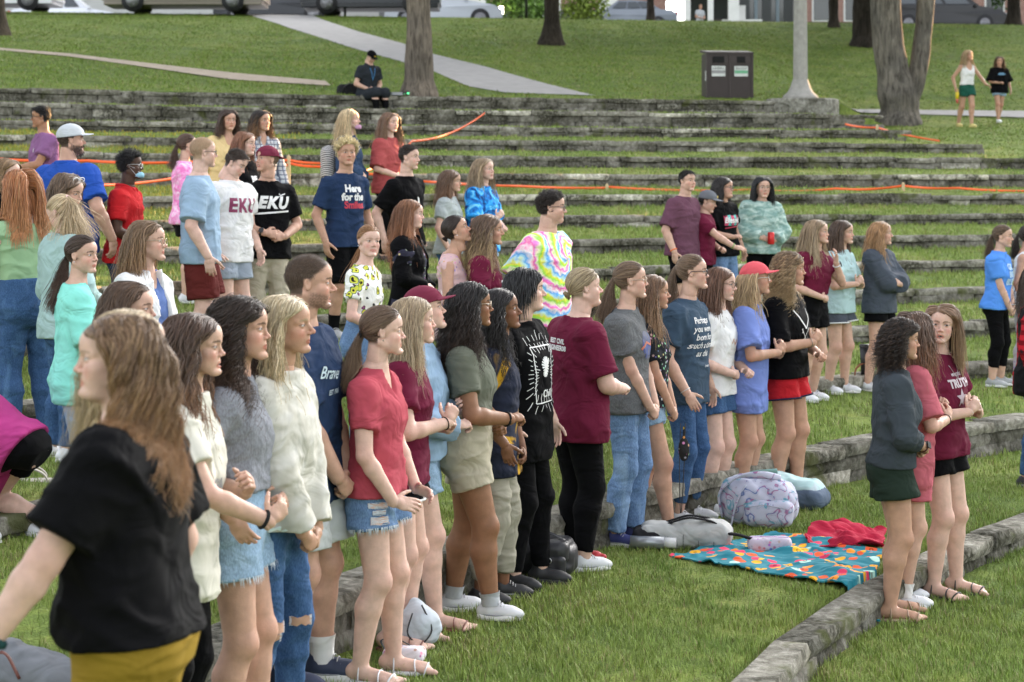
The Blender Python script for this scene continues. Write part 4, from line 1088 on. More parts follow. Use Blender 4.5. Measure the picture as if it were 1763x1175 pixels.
def stonemat():
    m,t,b=nodes('lichened_limestone'); tc=N(t,'ShaderNodeTexCoord'); v=tc.outputs['Object']
    a=noise(t,1.6,6,v,.5,.65); f=noise(t,14,6,v,.4,.7); at=N(t,'ShaderNodeAttribute',attribute_name='Col')
    ca=ramp(t,f.outputs[0],[(.3,(.10,.095,.08)),(.46,(.22,.21,.18)),(.56,(.31,.30,.265)),(.7,(.46,.45,.41))])
    x=mixc(t,1,ca.outputs[0],at.outputs['Color'],'MULTIPLY')
    mo=ramp(t,a.outputs[0],[(.44,(0,0,0)),(.56,(1,1,1))]); f2=noise(t,30,4,v); mr=ramp(t,f2.outputs[0],[(.35,(.3,.3,.3)),(.6,(.95,.95,.95))])
    mk_=mixc(t,1,mo.outputs[0],mr.outputs[0],'MULTIPLY'); x=mixc(t,mk_,x,(.040,.038,.026))
    g=noise(t,2.7,5,v,.5); gr=ramp(t,g.outputs[0],[(.6,(0,0,0)),(.68,(.8,.8,.8))]); x=mixc(t,gr.outputs[0],x,(.075,.085,.025))
    L(t,x,b.inputs['Base Color']); b.inputs['Roughness'].default_value=.95; b.inputs['Specular IOR Level'].default_value=.15
    bump(t,b,f.outputs[0],.03,.9); return m
GR=grassmat('lawn_grass'); ST=stonemat()
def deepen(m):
    t=m.node_tree; b=t.nodes['Principled BSDF']; l=b.inputs['Base Color'].links[0].from_socket; geo=N(t,'ShaderNodeNewGeometry'); sx=N(t,'ShaderNodeSeparateXYZ'); L(t,geo.outputs['Position'],sx.inputs[0]); rr=ramp(t,sx.outputs['Z'],[(0,(1,1,1)),(1,(.68,.74,.55))]); mr=N(t,'ShaderNodeMapRange'); mr.inputs[1].default_value=3.5; mr.inputs[2].default_value=4.0; L(t,sx.outputs['Z'],mr.inputs[0]); L(t,mr.outputs[0],rr.inputs[0]); L(t,mixc(t,1,l,rr.outputs[0],'MULTIPLY'),b.inputs['Base Color'])  # darkens the upper lawn: tree shade put into the grass colour
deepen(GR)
# ---------------------------------------------------------------- terraces + hill as one ground sheet
rows=[]
kk=-6.0
while kk<14: 
    if abs(kk-round(kk))<.01:
        rows+=[kk+.07,kk+.11,kk+.22,kk+.45,kk+.7,kk+1.03]
    kk+=1
rows=[r for r in rows if r<13.5]+list(np.arange(13.6,36,.55))
th=np.linspace(R_(-14),R_(118),420)
V=[]
for r in rows:
    P=kpos(r,th); 
    z=gz(P[:,0],P[:,1])
    z=z+.012*snoise(np.c_[P,z*0],1.4,5)
    V.append(np.c_[P,z])
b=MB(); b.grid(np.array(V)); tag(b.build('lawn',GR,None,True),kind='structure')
b=MB(); xs=np.linspace(-150,220,80); ys=np.concatenate([np.linspace(60,200,60)])
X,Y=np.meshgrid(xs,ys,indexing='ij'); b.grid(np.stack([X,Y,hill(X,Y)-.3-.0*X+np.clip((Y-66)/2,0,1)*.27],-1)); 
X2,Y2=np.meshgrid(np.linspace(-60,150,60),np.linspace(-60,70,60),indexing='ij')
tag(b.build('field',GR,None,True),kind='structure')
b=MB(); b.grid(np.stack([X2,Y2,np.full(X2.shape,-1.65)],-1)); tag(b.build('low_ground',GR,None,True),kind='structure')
ASPH=flat('asphalt',(.17,.17,.175),.9,.18,3); PATHM=flat('worn_asphalt_path',(.24,.235,.23),.9,.12,4); DIRT=flat('dirt_path',(.27,.22,.165),.95,.2,5)
# street
b=MB(); X,Y=np.meshgrid(np.linspace(-70,90,60),np.linspace(YS+.6,YS+20,16),indexing='ij'); b.grid(np.stack([X,Y,hill(X,Y)+.012],-1)); tag(b.build('street',ASPH,None,True),kind='structure')
def onhill(x,y):
    lo,hi=36.,100.
    for Y in np.arange(38,68,.05):
        X=px(x,Y)
        if py(y,Y)<=float(hill(X,Y)): return X,Y
    return px(x,66.5),66.5
def onground(x,y,a=33.,e=68.):
    Ys=np.arange(a,e,.05); Xs=px(x,Ys); m=(ZC-(y-YH)/FPX*Ys)<=gz(Xs,Ys); i=np.argmax(m) if m.any() else len(Ys)-1
    return Xs[i],Ys[i]
PATHS=[np.array([[px(x,Y),Y] for x,Y in((1147,ZC*FPX/(965-YH)),(1512,ZC*FPX/(1032-YH)),(1530,ZC*FPX/(916-YH)),(1330,ZC*FPX/(921-YH)))])]
def inpath(X,Y):
    r=np.zeros(X.shape,bool)
    for P in PATHS:
        c=np.zeros(X.shape,bool); n=len(P)
        for i in range(n):
            x1,y1=P[i];x2,y2=P[(i+1)%n]
            if y1==y2: continue
            c^=((y1>Y)!=(y2>Y))&(X<(x2-x1)*(Y-y1)/(y2-y1)+x1)
        r|=c
    return r
def strip(name,a,b_,m,n=60,off=.014):
    A=np.array([onhill(*p) for p in a]);B=np.array([onhill(*p) for p in b_])
    def rs(P):
        d=np.concatenate([[0],np.cumsum(np.linalg.norm(np.diff(P,axis=0),axis=1))]); s=np.linspace(0,d[-1],n); return np.stack([np.interp(s,d,P[:,i]) for i in(0,1)],-1)
    A=rs(A);B=rs(B); PATHS.append(np.concatenate([A,B[::-1]])); b=MB(); G=np.stack([A*(1-t)+B*t for t in np.linspace(0,1,7)],1); z=hill(G[...,0],G[...,1])+off
    b.grid(np.concatenate([G,z[...,None]],-1)); return tag(b.build(name,m,None,True),kind='structure')
strip('path',[(422,24),(500,50),(600,82),(680,104),(747,124),(806,150),(870,167)],[(534,26),(619,56),(690,75),(745,94),(840,117),(943,146),(1025,169)],PATHM)
strip('dirt_path',[(-60,78),(0,84),(120,94),(235,108),(400,127),(560,141)],[(-60,82),(0,88),(120,99),(235,115),(400,139),(570,153)],DIRT,off=.018)
# right hand path: laid in plan on the slope
G=[]
for x in np.linspace(1395,1850,40):
    t=(x-1395)/455; Ya=onground(x,193+14*t)[1]; Yb_=onground(x,189+5*t)[1]; G.append([(px(x,Y),Y,float(hill(px(x,Y),Y))+.02) for Y in np.linspace(Ya,max(Yb_,Ya+.2),6)])
Gp=np.array(G); PATHS.append(np.concatenate([Gp[:,0,:2],Gp[::-1,-1,:2]]))
b=MB(); b.grid(np.array(G)); tag(b.build('footpath',PATHM,None,True),kind='structure')
# ---------------------------------------------------------------- stone seat walls
ORD=['lowest','second','third','fourth','fifth','sixth','seventh','eighth','ninth','tenth','eleventh','twelfth','thirteenth','fourteenth','highest']
def stone(b,cols,P,T_,Nn,l,d,h,rs,tone,n=3):
    """one rough stone: P front-bottom-centre, T along, Nn inward"""
    j=lambda s:rs.normal(0,s)
    g=[]
    us=np.linspace(-.5,.5,n+1)
    for iz in(0,.5,1):
        for iu in us:
            bul=.012*(1-abs(iu)*2)+j(.006)
            g.append(P+T_*(l*iu*(1-.02*(iz!=.5))+j(.004))-Nn*(bul+(.004 if iz==.5 else -.008))+np.array([0,0,h*iz+j(.004)]))
    for iu in us: g.append(P+T_*l*iu+Nn*d+np.array([0,0,h*1.0+j(.003)]))
    m=n+1; F=[]
    for r in range(3):
        for c in range(n): F.append([r*m+c,r*m+c+1,(r+1)*m+c+1,(r+1)*m+c])
    V=np.array(g); 
    # side closures
    s=len(V); V=np.concatenate([V,[P+T_*l*-.5+Nn*d,P+T_*l*.5+Nn*d]])
    F+=[[0,m,2*m,3*m],[n,3*m+n,2*m+n,m+n]]
    b.add(V,F); b.add([V[0],V[3*m],V[s]],[[0,1,2]]); b.add([V[n],V[s+1],V[3*m+n]],[[0,1,2]])
    cols.append(np.tile(tone,(len(V)+6,1)))
def stonewall(k,thA,thB,label):
    rs=np.random.default_rng(100+k); c,r=CK(k); zt=TZ(k); zb=TZ(k-1) if k>-2 else zt-.15; b=MB(); cols=[]
    hgt=zt-zb; near=k<3
    caph=.085 if near else .075
    def run(z0,h,lmin,lmax,over,deep,light):
        s=thA+rs.uniform(0,.01)
        while s<thB:
            l=rs.uniform(lmin,lmax); dth=l/r; thm=s+dth/2; p=kpos(k,thm); q=kpos(k,thm+.002); T_=np.array([*(q-p),0]); T_/=np.linalg.norm(T_); Nn=np.array([-T_[1],T_[0],0])
            if Nn@np.array([*(p-c),0])<0: Nn=-Nn
            ll=np.linalg.norm(kpos(k,s+dth)-kpos(k,s))
            Pp=np.array([p[0],p[1],z0+rs.normal(0,.003)])-Nn*(over+rs.normal(0,.010))
            tn=rs.uniform(.84,1.14)*light*.88*np.array([1,.985,.94]) if rs.random()>.06 else np.array([1.9,1.88,1.8])*light
            stone(b,cols,Pp,T_,Nn,ll-(.012 if near else .016),deep,h+(rs.normal(0,.006) if light>1 else 0),rs,tn,5 if light>1 else 3); s+=dth
    z0=zb+float(rise(k-1,1))-.07; hh_=zt-caph-z0+.008; hs2=[.58,.42] if (0<=k<3 or k>10) else [1.0]
    for i,q in enumerate(hs2): run(z0,hh_*q+.004,.30,.95,0.0,.25,.82); z0+=hh_*q
    run(zt-caph+.008,caph,.6,1.7,.028,.245 if k>=0 else .17,1.12)
    # solid core behind the facing
    tt=np.linspace(thA,thB,160); P=kpos(k,tt); p2=kpos(k+.014,tt); p3=kpos(k+.08,tt)
    G=np.stack([np.c_[p2,np.full(160,zb-.2)],np.c_[p2,np.full(160,zt-.02)],np.c_[p3,np.full(160,zt-.025)],np.c_[p3,np.full(160,zb-.2)]],1)
    n0=b.n; b.grid(G); 
    for e in(0,-1): b.add(G[e],[[0,1,2,3]])
    tot=b.n; have=sum(len(x) for x in cols)
    cc=np.concatenate(cols+[np.full((tot-have,3),.35)])
    o=b.build('stone_wall',ST,None,True,col=cc)
    tag(o,label,'wall','curved stone seat walls of the amphitheatre')
    # end face for the short upper walls
    return o
for k in range(-2,14):
    thB=THEND.get(k,R_(100)); i=k+1
    lab=('%s curved mossy stone seat wall counted from the front'%ORD[i] if 0<=i<8 else '%s curved stone seat wall counted down from the top'%ORD[13-k]) if k not in(-2,-1,13) else {-2:'curved stone wall nearest the camera, below the lowest lawn strip',-1:'pale flat-capped stone kerb wall at the lower right beside the three women',13:'topmost stone wall carrying the lamp post plinth'}[k]
    if k==12: lab='second stone wall from the top, with a ragged squared right end'
    stonewall(k,R_(-12) if k<1 else R_(0),thB,lab)
# plinth under the lamp
Yp=Yat(1378,13)+.35; Xp=px(1378,Yp)
m_=MB(); rs=np.random.default_rng(5); prof=[(.0,TZ(13)+.05),(.66,TZ(13)+.05),(.70,TZ(13)+.03),(.70,TZ(12)+.02),(.71,TZ(12)-.3)]
m_.lathe(prof[::-1],32,(Xp,Yp,0)); tag(m_.build('plinth',ST,None,False,col=np.ones((m_.n,3))),'low round stone plinth at the end of the top wall','plinth')
# ---------------------------------------------------------------- lamp post
CONC=flat('concrete',(.30,.29,.265),.85,.14,9)
lp=empty('lamp_post',(Xp,Yp,TZ(13)+.05),0,'fluted pale concrete lamp post standing on the round stone plinth','lamp post')
lp.scale=(.74,.74,.85); b=MB(); b.lathe([(.0,0),(.44,0),(.44,.05),(.40,.09),(.32,.15),(.26,.24),(.205,.38),(.19,.42)],32); b.build('base',CONC,lp,True)
b=MB(); th8=np.arange(16)*2*np.pi/16
V=[]; 
for r,z in[(.185,.40),(.183,.8),(.165,2.2),(.135,4.4)]:
    V.append([((r*(1 if i%2 else .93))*math.cos(a),(r*(1 if i%2 else .93))*math.sin(a),z) for i,a in enumerate(th8)])
V=np.array(V); V=np.concatenate([V,V[:,:1]],1); b.grid(V); b.build('pole',CONC,lp,False)
b=MB(); b.lathe([(.0,4.38),(.16,4.38),(.17,4.45),(.10,4.5),(.10,4.55),(.2,4.6),(.2,4.62)],20); b.build('collar',CONC,lp,True)
b=MB(); b.lathe([(.17,4.62),(.24,4.9),(.22,5.1),(.12,5.25),(.0,5.3)],20); b.build('globe',flat('milk_glass',(.7,.7,.68),.2),lp,True)
# ---------------------------------------------------------------- grass blades
def blades(name,n,reg,h0,h1,wd,rs,label_kind='stuff',dens=None):
    X=rs.uniform(reg[0],reg[1],n*3);Y=rs.uniform(reg[2],reg[3],n*3)
    m=(abs(X)<.262*Y+.5); X,Y=X[m],Y[m]
    kf=kfof(X,Y); fr=kf-np.floor(kf); m=((fr>np.where(kf<0,.082,np.where(kf<3,.118,.14)))|(kf>13.2))&~inpath(X,Y)
    X,Y,kf=X[m][:n],Y[m][:n],kf[m][:n]; n=len(X)
    z=gz(X,Y); P=np.stack([X,Y,z-.005],1)
    cl=.5+.5*snoise(P*[1,1,0],1.7,9); cl2=.5+.5*snoise(P*[1,1,0],7,4)
    bare=snoise(P*[1,1,0],2.3,21,3); keep=rs.random(n)<(.35+.65*np.clip(cl2*1.3,0,1))*np.clip(1.2-3.0*np.clip(bare-.16,0,1),.12,1); P=P[keep]; cl=cl[keep];cl2=cl2[keep]; kf=kf[keep]; n=len(P)
    h=rs.uniform(h0,h1,n)*(.55+.75*cl2); a=rs.uniform(0,2*np.pi,n); d=np.stack([np.cos(a),np.sin(a),0*a],1); wv=np.stack([-np.sin(a),np.cos(a),0*a],1)*(wd*rs.uniform(.6,1.2,n))[:,None]
    ln=(rs.uniform(.1,.9,n)*h)[:,None]; U=np.array([0,0,1.])
    b0=P-wv;b1=P+wv;m0=P+d*ln*.35-wv*.8+U*(h*.6)[:,None]; m1=P+d*ln*.35+wv*.8+U*(h*.6)[:,None]; tp=P+d*ln+U*(h)[:,None]
    V=np.stack([b0,b1,m0,m1,tp],1).reshape(-1,3); i=np.arange(n)*5
    c=np.stack([.165+.11*cl,.25+.08*cl,.055+.02*cl],1)*rs.uniform(.6,1.4,(n,1))*np.where(kf>13.1,.74,1)[:,None]*np.where(kf[:,None]>13.1,[[.95,1.05,.75]],[[1,1,1]])  # hillside blades darker: shade under the trees carried in their colour
    dry=(rs.random(n)<.08+.16*(cl>.62)); c[dry]=np.array([.30,.26,.12])*rs.uniform(.6,1.2,(dry.sum(),1))
    yel=(kf>6.5)&(kf<11.5)&(P[:,0]<-3.2)&(rs.random(n)<.42); c[yel]=np.array([.42,.34,.04])*rs.uniform(.6,1.2,(yel.sum(),1))
    V4=[np.stack([i,i+1,i+3,i+2],1),np.stack([i+2,i+3,i+4],1)]
    o=mk(name,V,V4,attrmat('grass_blade',.6,.25),None,True,np.repeat(c,5,0)); tag(o,kind='stuff'); tag(o,*lab_blades.pop(0)); return o
lab_blades=[('long green blades of grass on the near lawn strips','grass'),('green grass blades on the middle terraces','grass'),('short grass on the far terraces and hillside','grass')]
rs=np.random.default_rng(11)
blades('near_grass',430000,(-4,5,7.5,15.5),.015,.062,.0020,rs)
blades('terrace_grass',280000,(-8,8,15.5,30),.03,.075,.0036,rs)
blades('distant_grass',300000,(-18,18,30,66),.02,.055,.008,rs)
# ---------------------------------------------------------------- trees
def barkmat(c):
    key=('bark',c)
    if key in MC:return MC[key]
    m,t,b=nodes('bark'); v=mapping(t,(1,1,.16)); n=noise(t,16,6,v,.8,.65); n2=noise(t,2.2,3,mapping(t))
    r=ramp(t,n.outputs[0],[(.32,tuple(x*.35 for x in c)),(.5,c),(.68,tuple(x*1.5 for x in c))]); r2=ramp(t,n2.outputs[0],[(.4,(.8,.8,.8)),(.65,(1.15,1.12,1.08))])
    L(t,mixc(t,1,r.outputs[0],r2.outputs[0],'MULTIPLY'),b.inputs['Base Color']); b.inputs['Roughness'].default_value=.95; b.inputs['Specular IOR Level'].default_value=.1
    bump(t,b,n.outputs[0],.06,1.0); MC[key]=m; return m
LEAF=attrmat('leaf',.55,.3)
def limb(b,pts,rad,n=14,rough=.05,seed=0):
    P=np.array(pts,float); m=40 if len(pts)>2 else 8; s=np.linspace(0,len(P)-1,m); Q=np.stack([np.interp(s,np.arange(len(P)),P[:,i]) for i in range(3)],-1)
    K=np.array([.25,.5,.25]); 
    for _ in range(6): Q[1:-1]=Q[:-2]*.25+Q[1:-1]*.5+Q[2:]*.25
    r=np.interp(s,np.arange(len(P)),rad); n0=b.n; b.tube(Q,r,n); V=b.V[-2]; c=np.repeat(Q,n,0); d=V-c
    V[:]=c+d*(1+rough*2*snoise(V*[1,1,.4],2.6,seed)[:,None]+rough*snoise(V*[1,1,.3],9,seed+2)[:,None])
def tree(x,y,s,rad,label,bark,fork=None,lean=0,crownz=3.2,cr=3.2,nl=9000,hgt=8.5,leaf=.15,flare=1.7,group=None,seed=0,low=False,cc=(.045,.085,.018)):
    rs=np.random.default_rng(seed+31); X,Y=onground(x,y); z0=float(gz(np.array([X]),np.array([Y]))[0]); rad*=Y*s/FPX
    t=empty('tree',(X,Y,z0),0,label,'tree',group)
    b=MB(); tips=[]
    zz=[-.15,.05,.25,.6,1.2]; rr=[rad*flare*1.1,rad*flare,rad*flare*.78,rad*1.12,rad]
    if not fork:
        limb(b,[(0,0,z) for z in zz]+[(lean*.5,0,2.5),(lean,0,crownz+.6),(lean*1.2,.1,hgt*.62)],rr+[rad*.95,rad*.8,rad*.35],18,.05,seed); top=(lean,0,crownz)
    else:
        limb(b,[(0,0,z) for z in zz[:4]]+[(-.12,0,1.0),(-.22,0,1.7),(-.28,0,2.6),(-.40,0,4.4),(-.7,0,hgt*.6)],[q for q in rr[:4]]+[rad*.92,rad*.84,rad*.80,rad*.72,.1],18,.05,seed)
        limb(b,[(.16,0,.35),(.34,0,.8),(.48,0,1.4),(.57,0,2.6),(.70,0,4.4),(1.1,0,hgt*.6)],[rad*.62,rad*.54,rad*.48,rad*.45,rad*.42,.1],18,.05,seed+1); top=(0,0,crownz+.5)
    for i in range(9):
        a=rs.uniform(0,6.28); z1=crownz+rs.uniform(.0,hgt*.35); L0=cr*rs.uniform(.5,.9); x0=top[0] if not fork else rs.choice([-.8,.9])
        q=np.array([x0+math.cos(a)*L0,math.sin(a)*L0,z1+L0*rs.uniform(.15,.6)]); limb(b,[(x0,0,z1),tuple((np.array([x0,0,z1])+q)/2+[0,0,.25]),tuple(q)],[rad*.28,rad*.17,.03],8,.03,seed+i); tips.append(q)
    b.build('trunk',barkmat(bark),t,True)
    # crown: leaf clusters in clumps round the limb ends
    cc_=[]
    for q in tips: cc_+= [q+rs.normal(0,.55,3) for _ in range(3)]
    cc_+= [np.array([top[0]+rs.normal(0,cr*.45),rs.normal(0,cr*.45),rs.uniform(crownz+.5,hgt)]) for _ in range(16)]
    cc_=np.array(cc_); ci=rs.integers(0,len(cc_),nl); sz=rs.uniform(.5,1.1,len(cc_))*cr*.32
    P=cc_[ci]+nrm(rs.normal(size=(nl,3)))*(rs.random(nl)**.45*sz[ci])[:,None]
    if not low: P=P[P[:,2]>crownz-.5]
    n=len(P); u=nrm(rs.normal(size=(n,3))+[0,0,-.3]); v=nrm(np.cross(u,rs.normal(size=(n,3)))); L0=(leaf*rs.uniform(.7,1.5,n))[:,None]
    V=np.stack([P-u*L0,P-v*L0*.55,P+u*L0,P+v*L0*.55],1).reshape(-1,3); col=np.array(cc)*rs.uniform(.55,1.5,(n,1))*np.where(rs.random((n,1))<.1,1.5,1)
    mk('crown',V,[np.arange(n*4).reshape(-1,4)],LEAF,t,False,np.repeat(col,4,0)); return t
tree(720,165,81,.27,'thick grey-barked tree trunk rising behind the top wall beside the seated man',(.17,.145,.12),crownz=4.2,cr=4.8,hgt=11,seed=1,flare=1.55)
tree(1547,213,86,.37,'large forked tree with two trunks parting low, near the walking women',(.155,.142,.124),fork=1,crownz=4.6,cr=5.0,hgt=12,seed=2,flare=1.3)
tree(950,78,64,.20,'slim dark tree on the hillside to the right of the asphalt path',(.05,.042,.034),crownz=2.6,cr=4.0,hgt=9,seed=3,flare=1.9)
tree(1490,80,63,.33,'dark tree trunk on the lawn just behind the forked tree',(.04,.034,.028),crownz=2.6,cr=4.2,hgt=10,seed=4,flare=1.4)
tree(1435,47,57,.13,'thin young tree near the street, left of the dark trunk',(.05,.042,.035),crownz=1.5,cr=2.4,hgt=6,seed=5,nl=5000,leaf=.09,flare=1.5,low=True,cc=(.03,.06,.015))
tree(1745,42,57,.17,'small dark tree by the street at the right edge',(.045,.038,.03),crownz=1.5,cr=2.6,hgt=7,seed=6,leaf=.09,low=True,cc=(.035,.075,.015))
tree(-10,60,61,.28,'tree trunk at the far left edge of the hillside',(.08,.065,.05),crownz=2.6,cr=3.2,hgt=8,seed=7)
tree(1120,12,55,.10,'low leafy tree by the street beside the silver sedan',(.05,.042,.035),crownz=2.3,cr=2.4,hgt=6,seed=8,nl=4000,leaf=.09,cc=(.03,.06,.015))
# evergreens added outside the frame, blocking the low sun from the terraces
def evergreen():
    rs=np.random.default_rng(77); n=5200; z=rs.random(n)**.8*13; R0=(3.3*(1-z/14.5)+.25); a=rs.uniform(0,6.28,n); r=R0*rs.uniform(.55,1.05,n)*(1+.12*np.sin(a*5+z*2))
    P=np.stack([r*np.cos(a),r*np.sin(a),z+.3-r*.15],1); u=nrm(np.stack([np.cos(a),np.sin(a),-.45+0*a],1)+rs.normal(0,.35,(n,3))); v=nrm(np.cross(u,rs.normal(size=(n,3)))); L0=rs.uniform(.25,.5,n)[:,None]
    V=np.stack([P-u*L0,P-v*L0*.5,P+u*L0,P+v*L0*.5],1).reshape(-1,3); c=np.array([.028,.055,.018])*rs.uniform(.6,1.4,(n,1)); return V,np.repeat(c,4,0)
EV,EVc=evergreen(); b=MB(); b.lathe([(.28,-1.5),(.25,3),(.15,8),(.05,12)],10); first=None
b2=MB(); b2.lathe([(.2,.3),(2.4,1.2),(2.2,4),(1.5,8),(.6,11.5),(.0,13)],12); core=(np.concatenate(b2.V),np.concatenate(b2.F[4]))
CA,SA=math.cos(SUN_AZ),math.sin(SUN_AZ)
qs=[x for x in np.arange(-36.6,11,3.6)]
for i,q in enumerate(qs):
    p_=66+(i%2)*3; X=CA*p_-SA*q; Y=SA*p_+CA*q
    if first is None:
        first=empty('blocker_evergreen',(0,0,0),0,'sun-blocking evergreen added to the unseen screen of conifers beyond the right edge','tree','conifers beyond the right edge')
        tr_=b.build('trunk',barkmat((.06,.05,.04)),first,True)
        V=np.concatenate([EV,core[0]]); cr_=mk('crown',V,[np.concatenate([np.arange(len(EV)).reshape(-1,4),core[1]+len(EV)])],LEAF,first,False,np.concatenate([EVc,np.full((len(core[0]),3),.02)])); o=first
    else:
        o=first.copy(); COL.objects.link(o)
        for ch in(tr_,cr_): c=ch.copy(); COL.objects.link(c); c.parent=o
    o.location=(X,Y,max(0,min(7,(Y-25)*.15))); o.rotation_euler=(0,0,i*1.3); sc=1+.12*math.sin(i*2.1); o.scale=(sc,sc,sc)

# hedge added out of view, height set so only higher sun rays pass
q0,q1=14.3,19.2; hz=8.05; rs=np.random.default_rng(8); n=9000
qq=rs.uniform(q0,q1,n); pp_=66+rs.uniform(-.7,.7,n); X=CA*pp_-SA*qq; Y=SA*pp_+CA*qq; Z=hz-rs.random(n)**1.5*2.6+.06*np.sin(qq*3)
P=np.stack([X,Y,Z],1); u=nrm(rs.normal(size=(n,3))); v=nrm(np.cross(u,rs.normal(size=(n,3)))); V=np.stack([P-u*.13,P-v*.07,P+u*.13,P+v*.07],1).reshape(-1,3)
core=MB(); c_=np.array([CA*66-SA*16.75,SA*66+CA*16.75,hz-1.55]); core.box(c_,(1.0,4.9,2.8),np.array([[CA,-SA,0],[SA,CA,0],[0,0,1]])); cv=np.concatenate(core.V); cf=np.concatenate(core.F[4])
tag(mk('hedge',np.concatenate([V,cv]),[np.concatenate([np.arange(len(V)).reshape(-1,4),cf+len(V)])],LEAF,None,False,np.concatenate([np.repeat(np.array([.04,.08,.02])*rs.uniform(.5,1.5,(n,1)),4,0),np.full((8,3),.02)])),'clipped green hedge added beyond the right edge to block low sun','hedge')
# ---------------------------------------------------------------- people
PL=(.62,.41,.33); LT=(.56,.355,.27); TN=(.47,.275,.19); WARM=(.50,.30,.22); DK=(.075,.040,.026); BR=(.25,.125,.07); BR2=(.20,.095,.055)
DIAG=[]
def pp(label,x,y,k,s,yaw=0,hd=None,**o):
    Y=FPX/s; ztop=py(y,Y)
    yw_=R_(yaw)
    if k==13: z=TZ(13)
    elif k==0 and s>=430: z=TZ(0)
    else: z=float(gz(np.array([px(x,Y)]),np.array([Y]))[0])
    H=o.pop('H',None) or (ztop-z-o.pop('dz',.012))
    DIAG.append((label[:28],round(H,2),round(float(kfof(np.array([px(x,Y)]),np.array([Y]))[0]),2),k))
    X=px(x,Y)-.03*H*math.cos(yw_); Yl=Y-.03*H*math.sin(yw_)
    o.setdefault('hair',{}); 
    hd=yaw if hd is None else hd
    rv=np.random.default_rng(sum(map(ord,label))+3); j=rv.uniform(-1,1,5)
    if o.get('pose')!='bend':
        o.setdefault('lean',1.5+2.5*j[0]); o.setdefault('roll',2.2*j[1]); o.setdefault('twist',5*j[2]); o['hroll']=4*j[3]; o['hp_']=0; o['hpitch']=o.pop('hp',0)+3*j[4]; o.pop('hp_')
        o.setdefault('footL',(.015+.035*j[1],.062*(1+(o.get('w',1)-1)*.6),0,8+6*j[2])); o.setdefault('footR',(-.015-.03*j[3],.062*(1+(o.get('w',1)-1)*.6),0,8-6*j[0]))
    elif 'hp' in o: o['hpitch']=o.pop('hp')
    sp=dict(label=label,H=H,s=s,loc=(X,Yl,z),yaw=yw_,hyaw=R_(hd-yaw),**o)
    sp.setdefault('flat',o.get('sex')=='m')
    return build_person(sp)
MAR=cloth((.125,.012,.035)); MAR2=cloth((.16,.025,.05)); COR=cloth((.40,.065,.09)); BK=cloth((.0028,.0028,.0036)); NAVY=cloth((.018,.036,.085)); SLATE=cloth((.045,.075,.115))
DEN=cloth((.13,.22,.38),'denim',(.34,.48,.64)); DEN2=cloth((.035,.085,.19),'denim',(.10,.20,.36)); DENL=cloth((.26,.38,.52),'denim',(.45,.56,.68)); DEND=cloth((.02,.045,.10),'denim',(.05,.09,.17))
KH=cloth((.42,.38,.29)); KH2=cloth((.33,.31,.25)); WHc=cloth((.72,.72,.72)); CRM=cloth((.60,.58,.51)); HEA=cloth((.22,.23,.26),'heather'); HEAD=cloth((.12,.125,.13),'heather'); LGREY=cloth((.42,.44,.46))
WS=flat('white_shoe',(.68,.69,.72),.6); SOLE=flat('shoe_sole',(.7,.7,.68),.6); BLs=flat('black_shoe',(.02,.02,.022),.6); BRs=flat('brown_leather',(.16,.05,.035),.5); GRs=flat('grey_shoe',(.35,.36,.37),.7); YEs=flat('yellow_shoe',(.65,.55,.22),.7)
SN=('sneaker',WS,SOLE); SB=('sneaker',BLs,BLs); SG=('sneaker',GRs,SOLE); SDw=('sandal',WS,SOLE); SDb=('sandal',BRs,BRs); SDk=('sandal',BLs,BLs)
bkl=lambda **k:dict(k='leggings',m=BK,**k)
ink=lambda c,r=.7:flat('print_ink',c,r,.05)
W_=ink((.75,.75,.75))
BAND=cloth((.02,.02,.02))
# -- foreground
g=pp('nearest woman, facing left, long wavy brown hair, black t-shirt and mustard trousers',196,536,0,700,yaw=165,hd=196,hp=0,skin=PL,w=1.32,face='fh',hair=dict(st='long',c=(.15,.085,.045),tip=(.36,.19,.085),hi=(.36,.23,.125),len=48,wave=1.7,freq=.20,hf=.3,part=-1.0,gs=.3,xf=-.4,vol=.75,spread=.4),fo=dict(brow_a=.35),
   top=dict(m=BK,e=.026,box=.5,sl=.75,hem=-.028,se=.018),bot=dict(k='trousers',m=cloth((.31,.20,.03)),e=.008,wr=.003,waist=.0),armR='down',armL=((.15,.20,-.05),(-.5,.7,0),(.5,.1,-.9),(0,1,.3),'relax'),shoes=SN,acc=[('band',1,cloth((.02,.06,.06)),.012),('band',-1,cloth((.02,.02,.02)),.006)])
g0=g
pp('woman hidden behind the nearest woman, only pale blonde hair and a black sleeve showing',224,527,0,640,yaw=10,hd=5,skin=LT,face='f',hair=dict(st='long',c=(.42,.32,.19),tip=(.55,.42,.24),len=42,wave=.7,vol=.8,spread=.5),top=dict(m=BK,sl=1.9,e=.016),bot=dict(k='jeans',m=BK),armL='clasp',armR='back',shoes=SB)
pp('dark brown-haired woman whose head rises just behind the nearest woman',232,482,0,440,yaw=-5,hd=-12,skin=LT,face='f',hair=dict(st='long',c=(.09,.052,.032),len=40,wave=.3,back=1,tip=(.12,.07,.04)),top=dict(m=HEAD,e=.014),bot=dict(k='jeans',m=DEN2),armL='clasp',armR='clasp',shoes=SN)
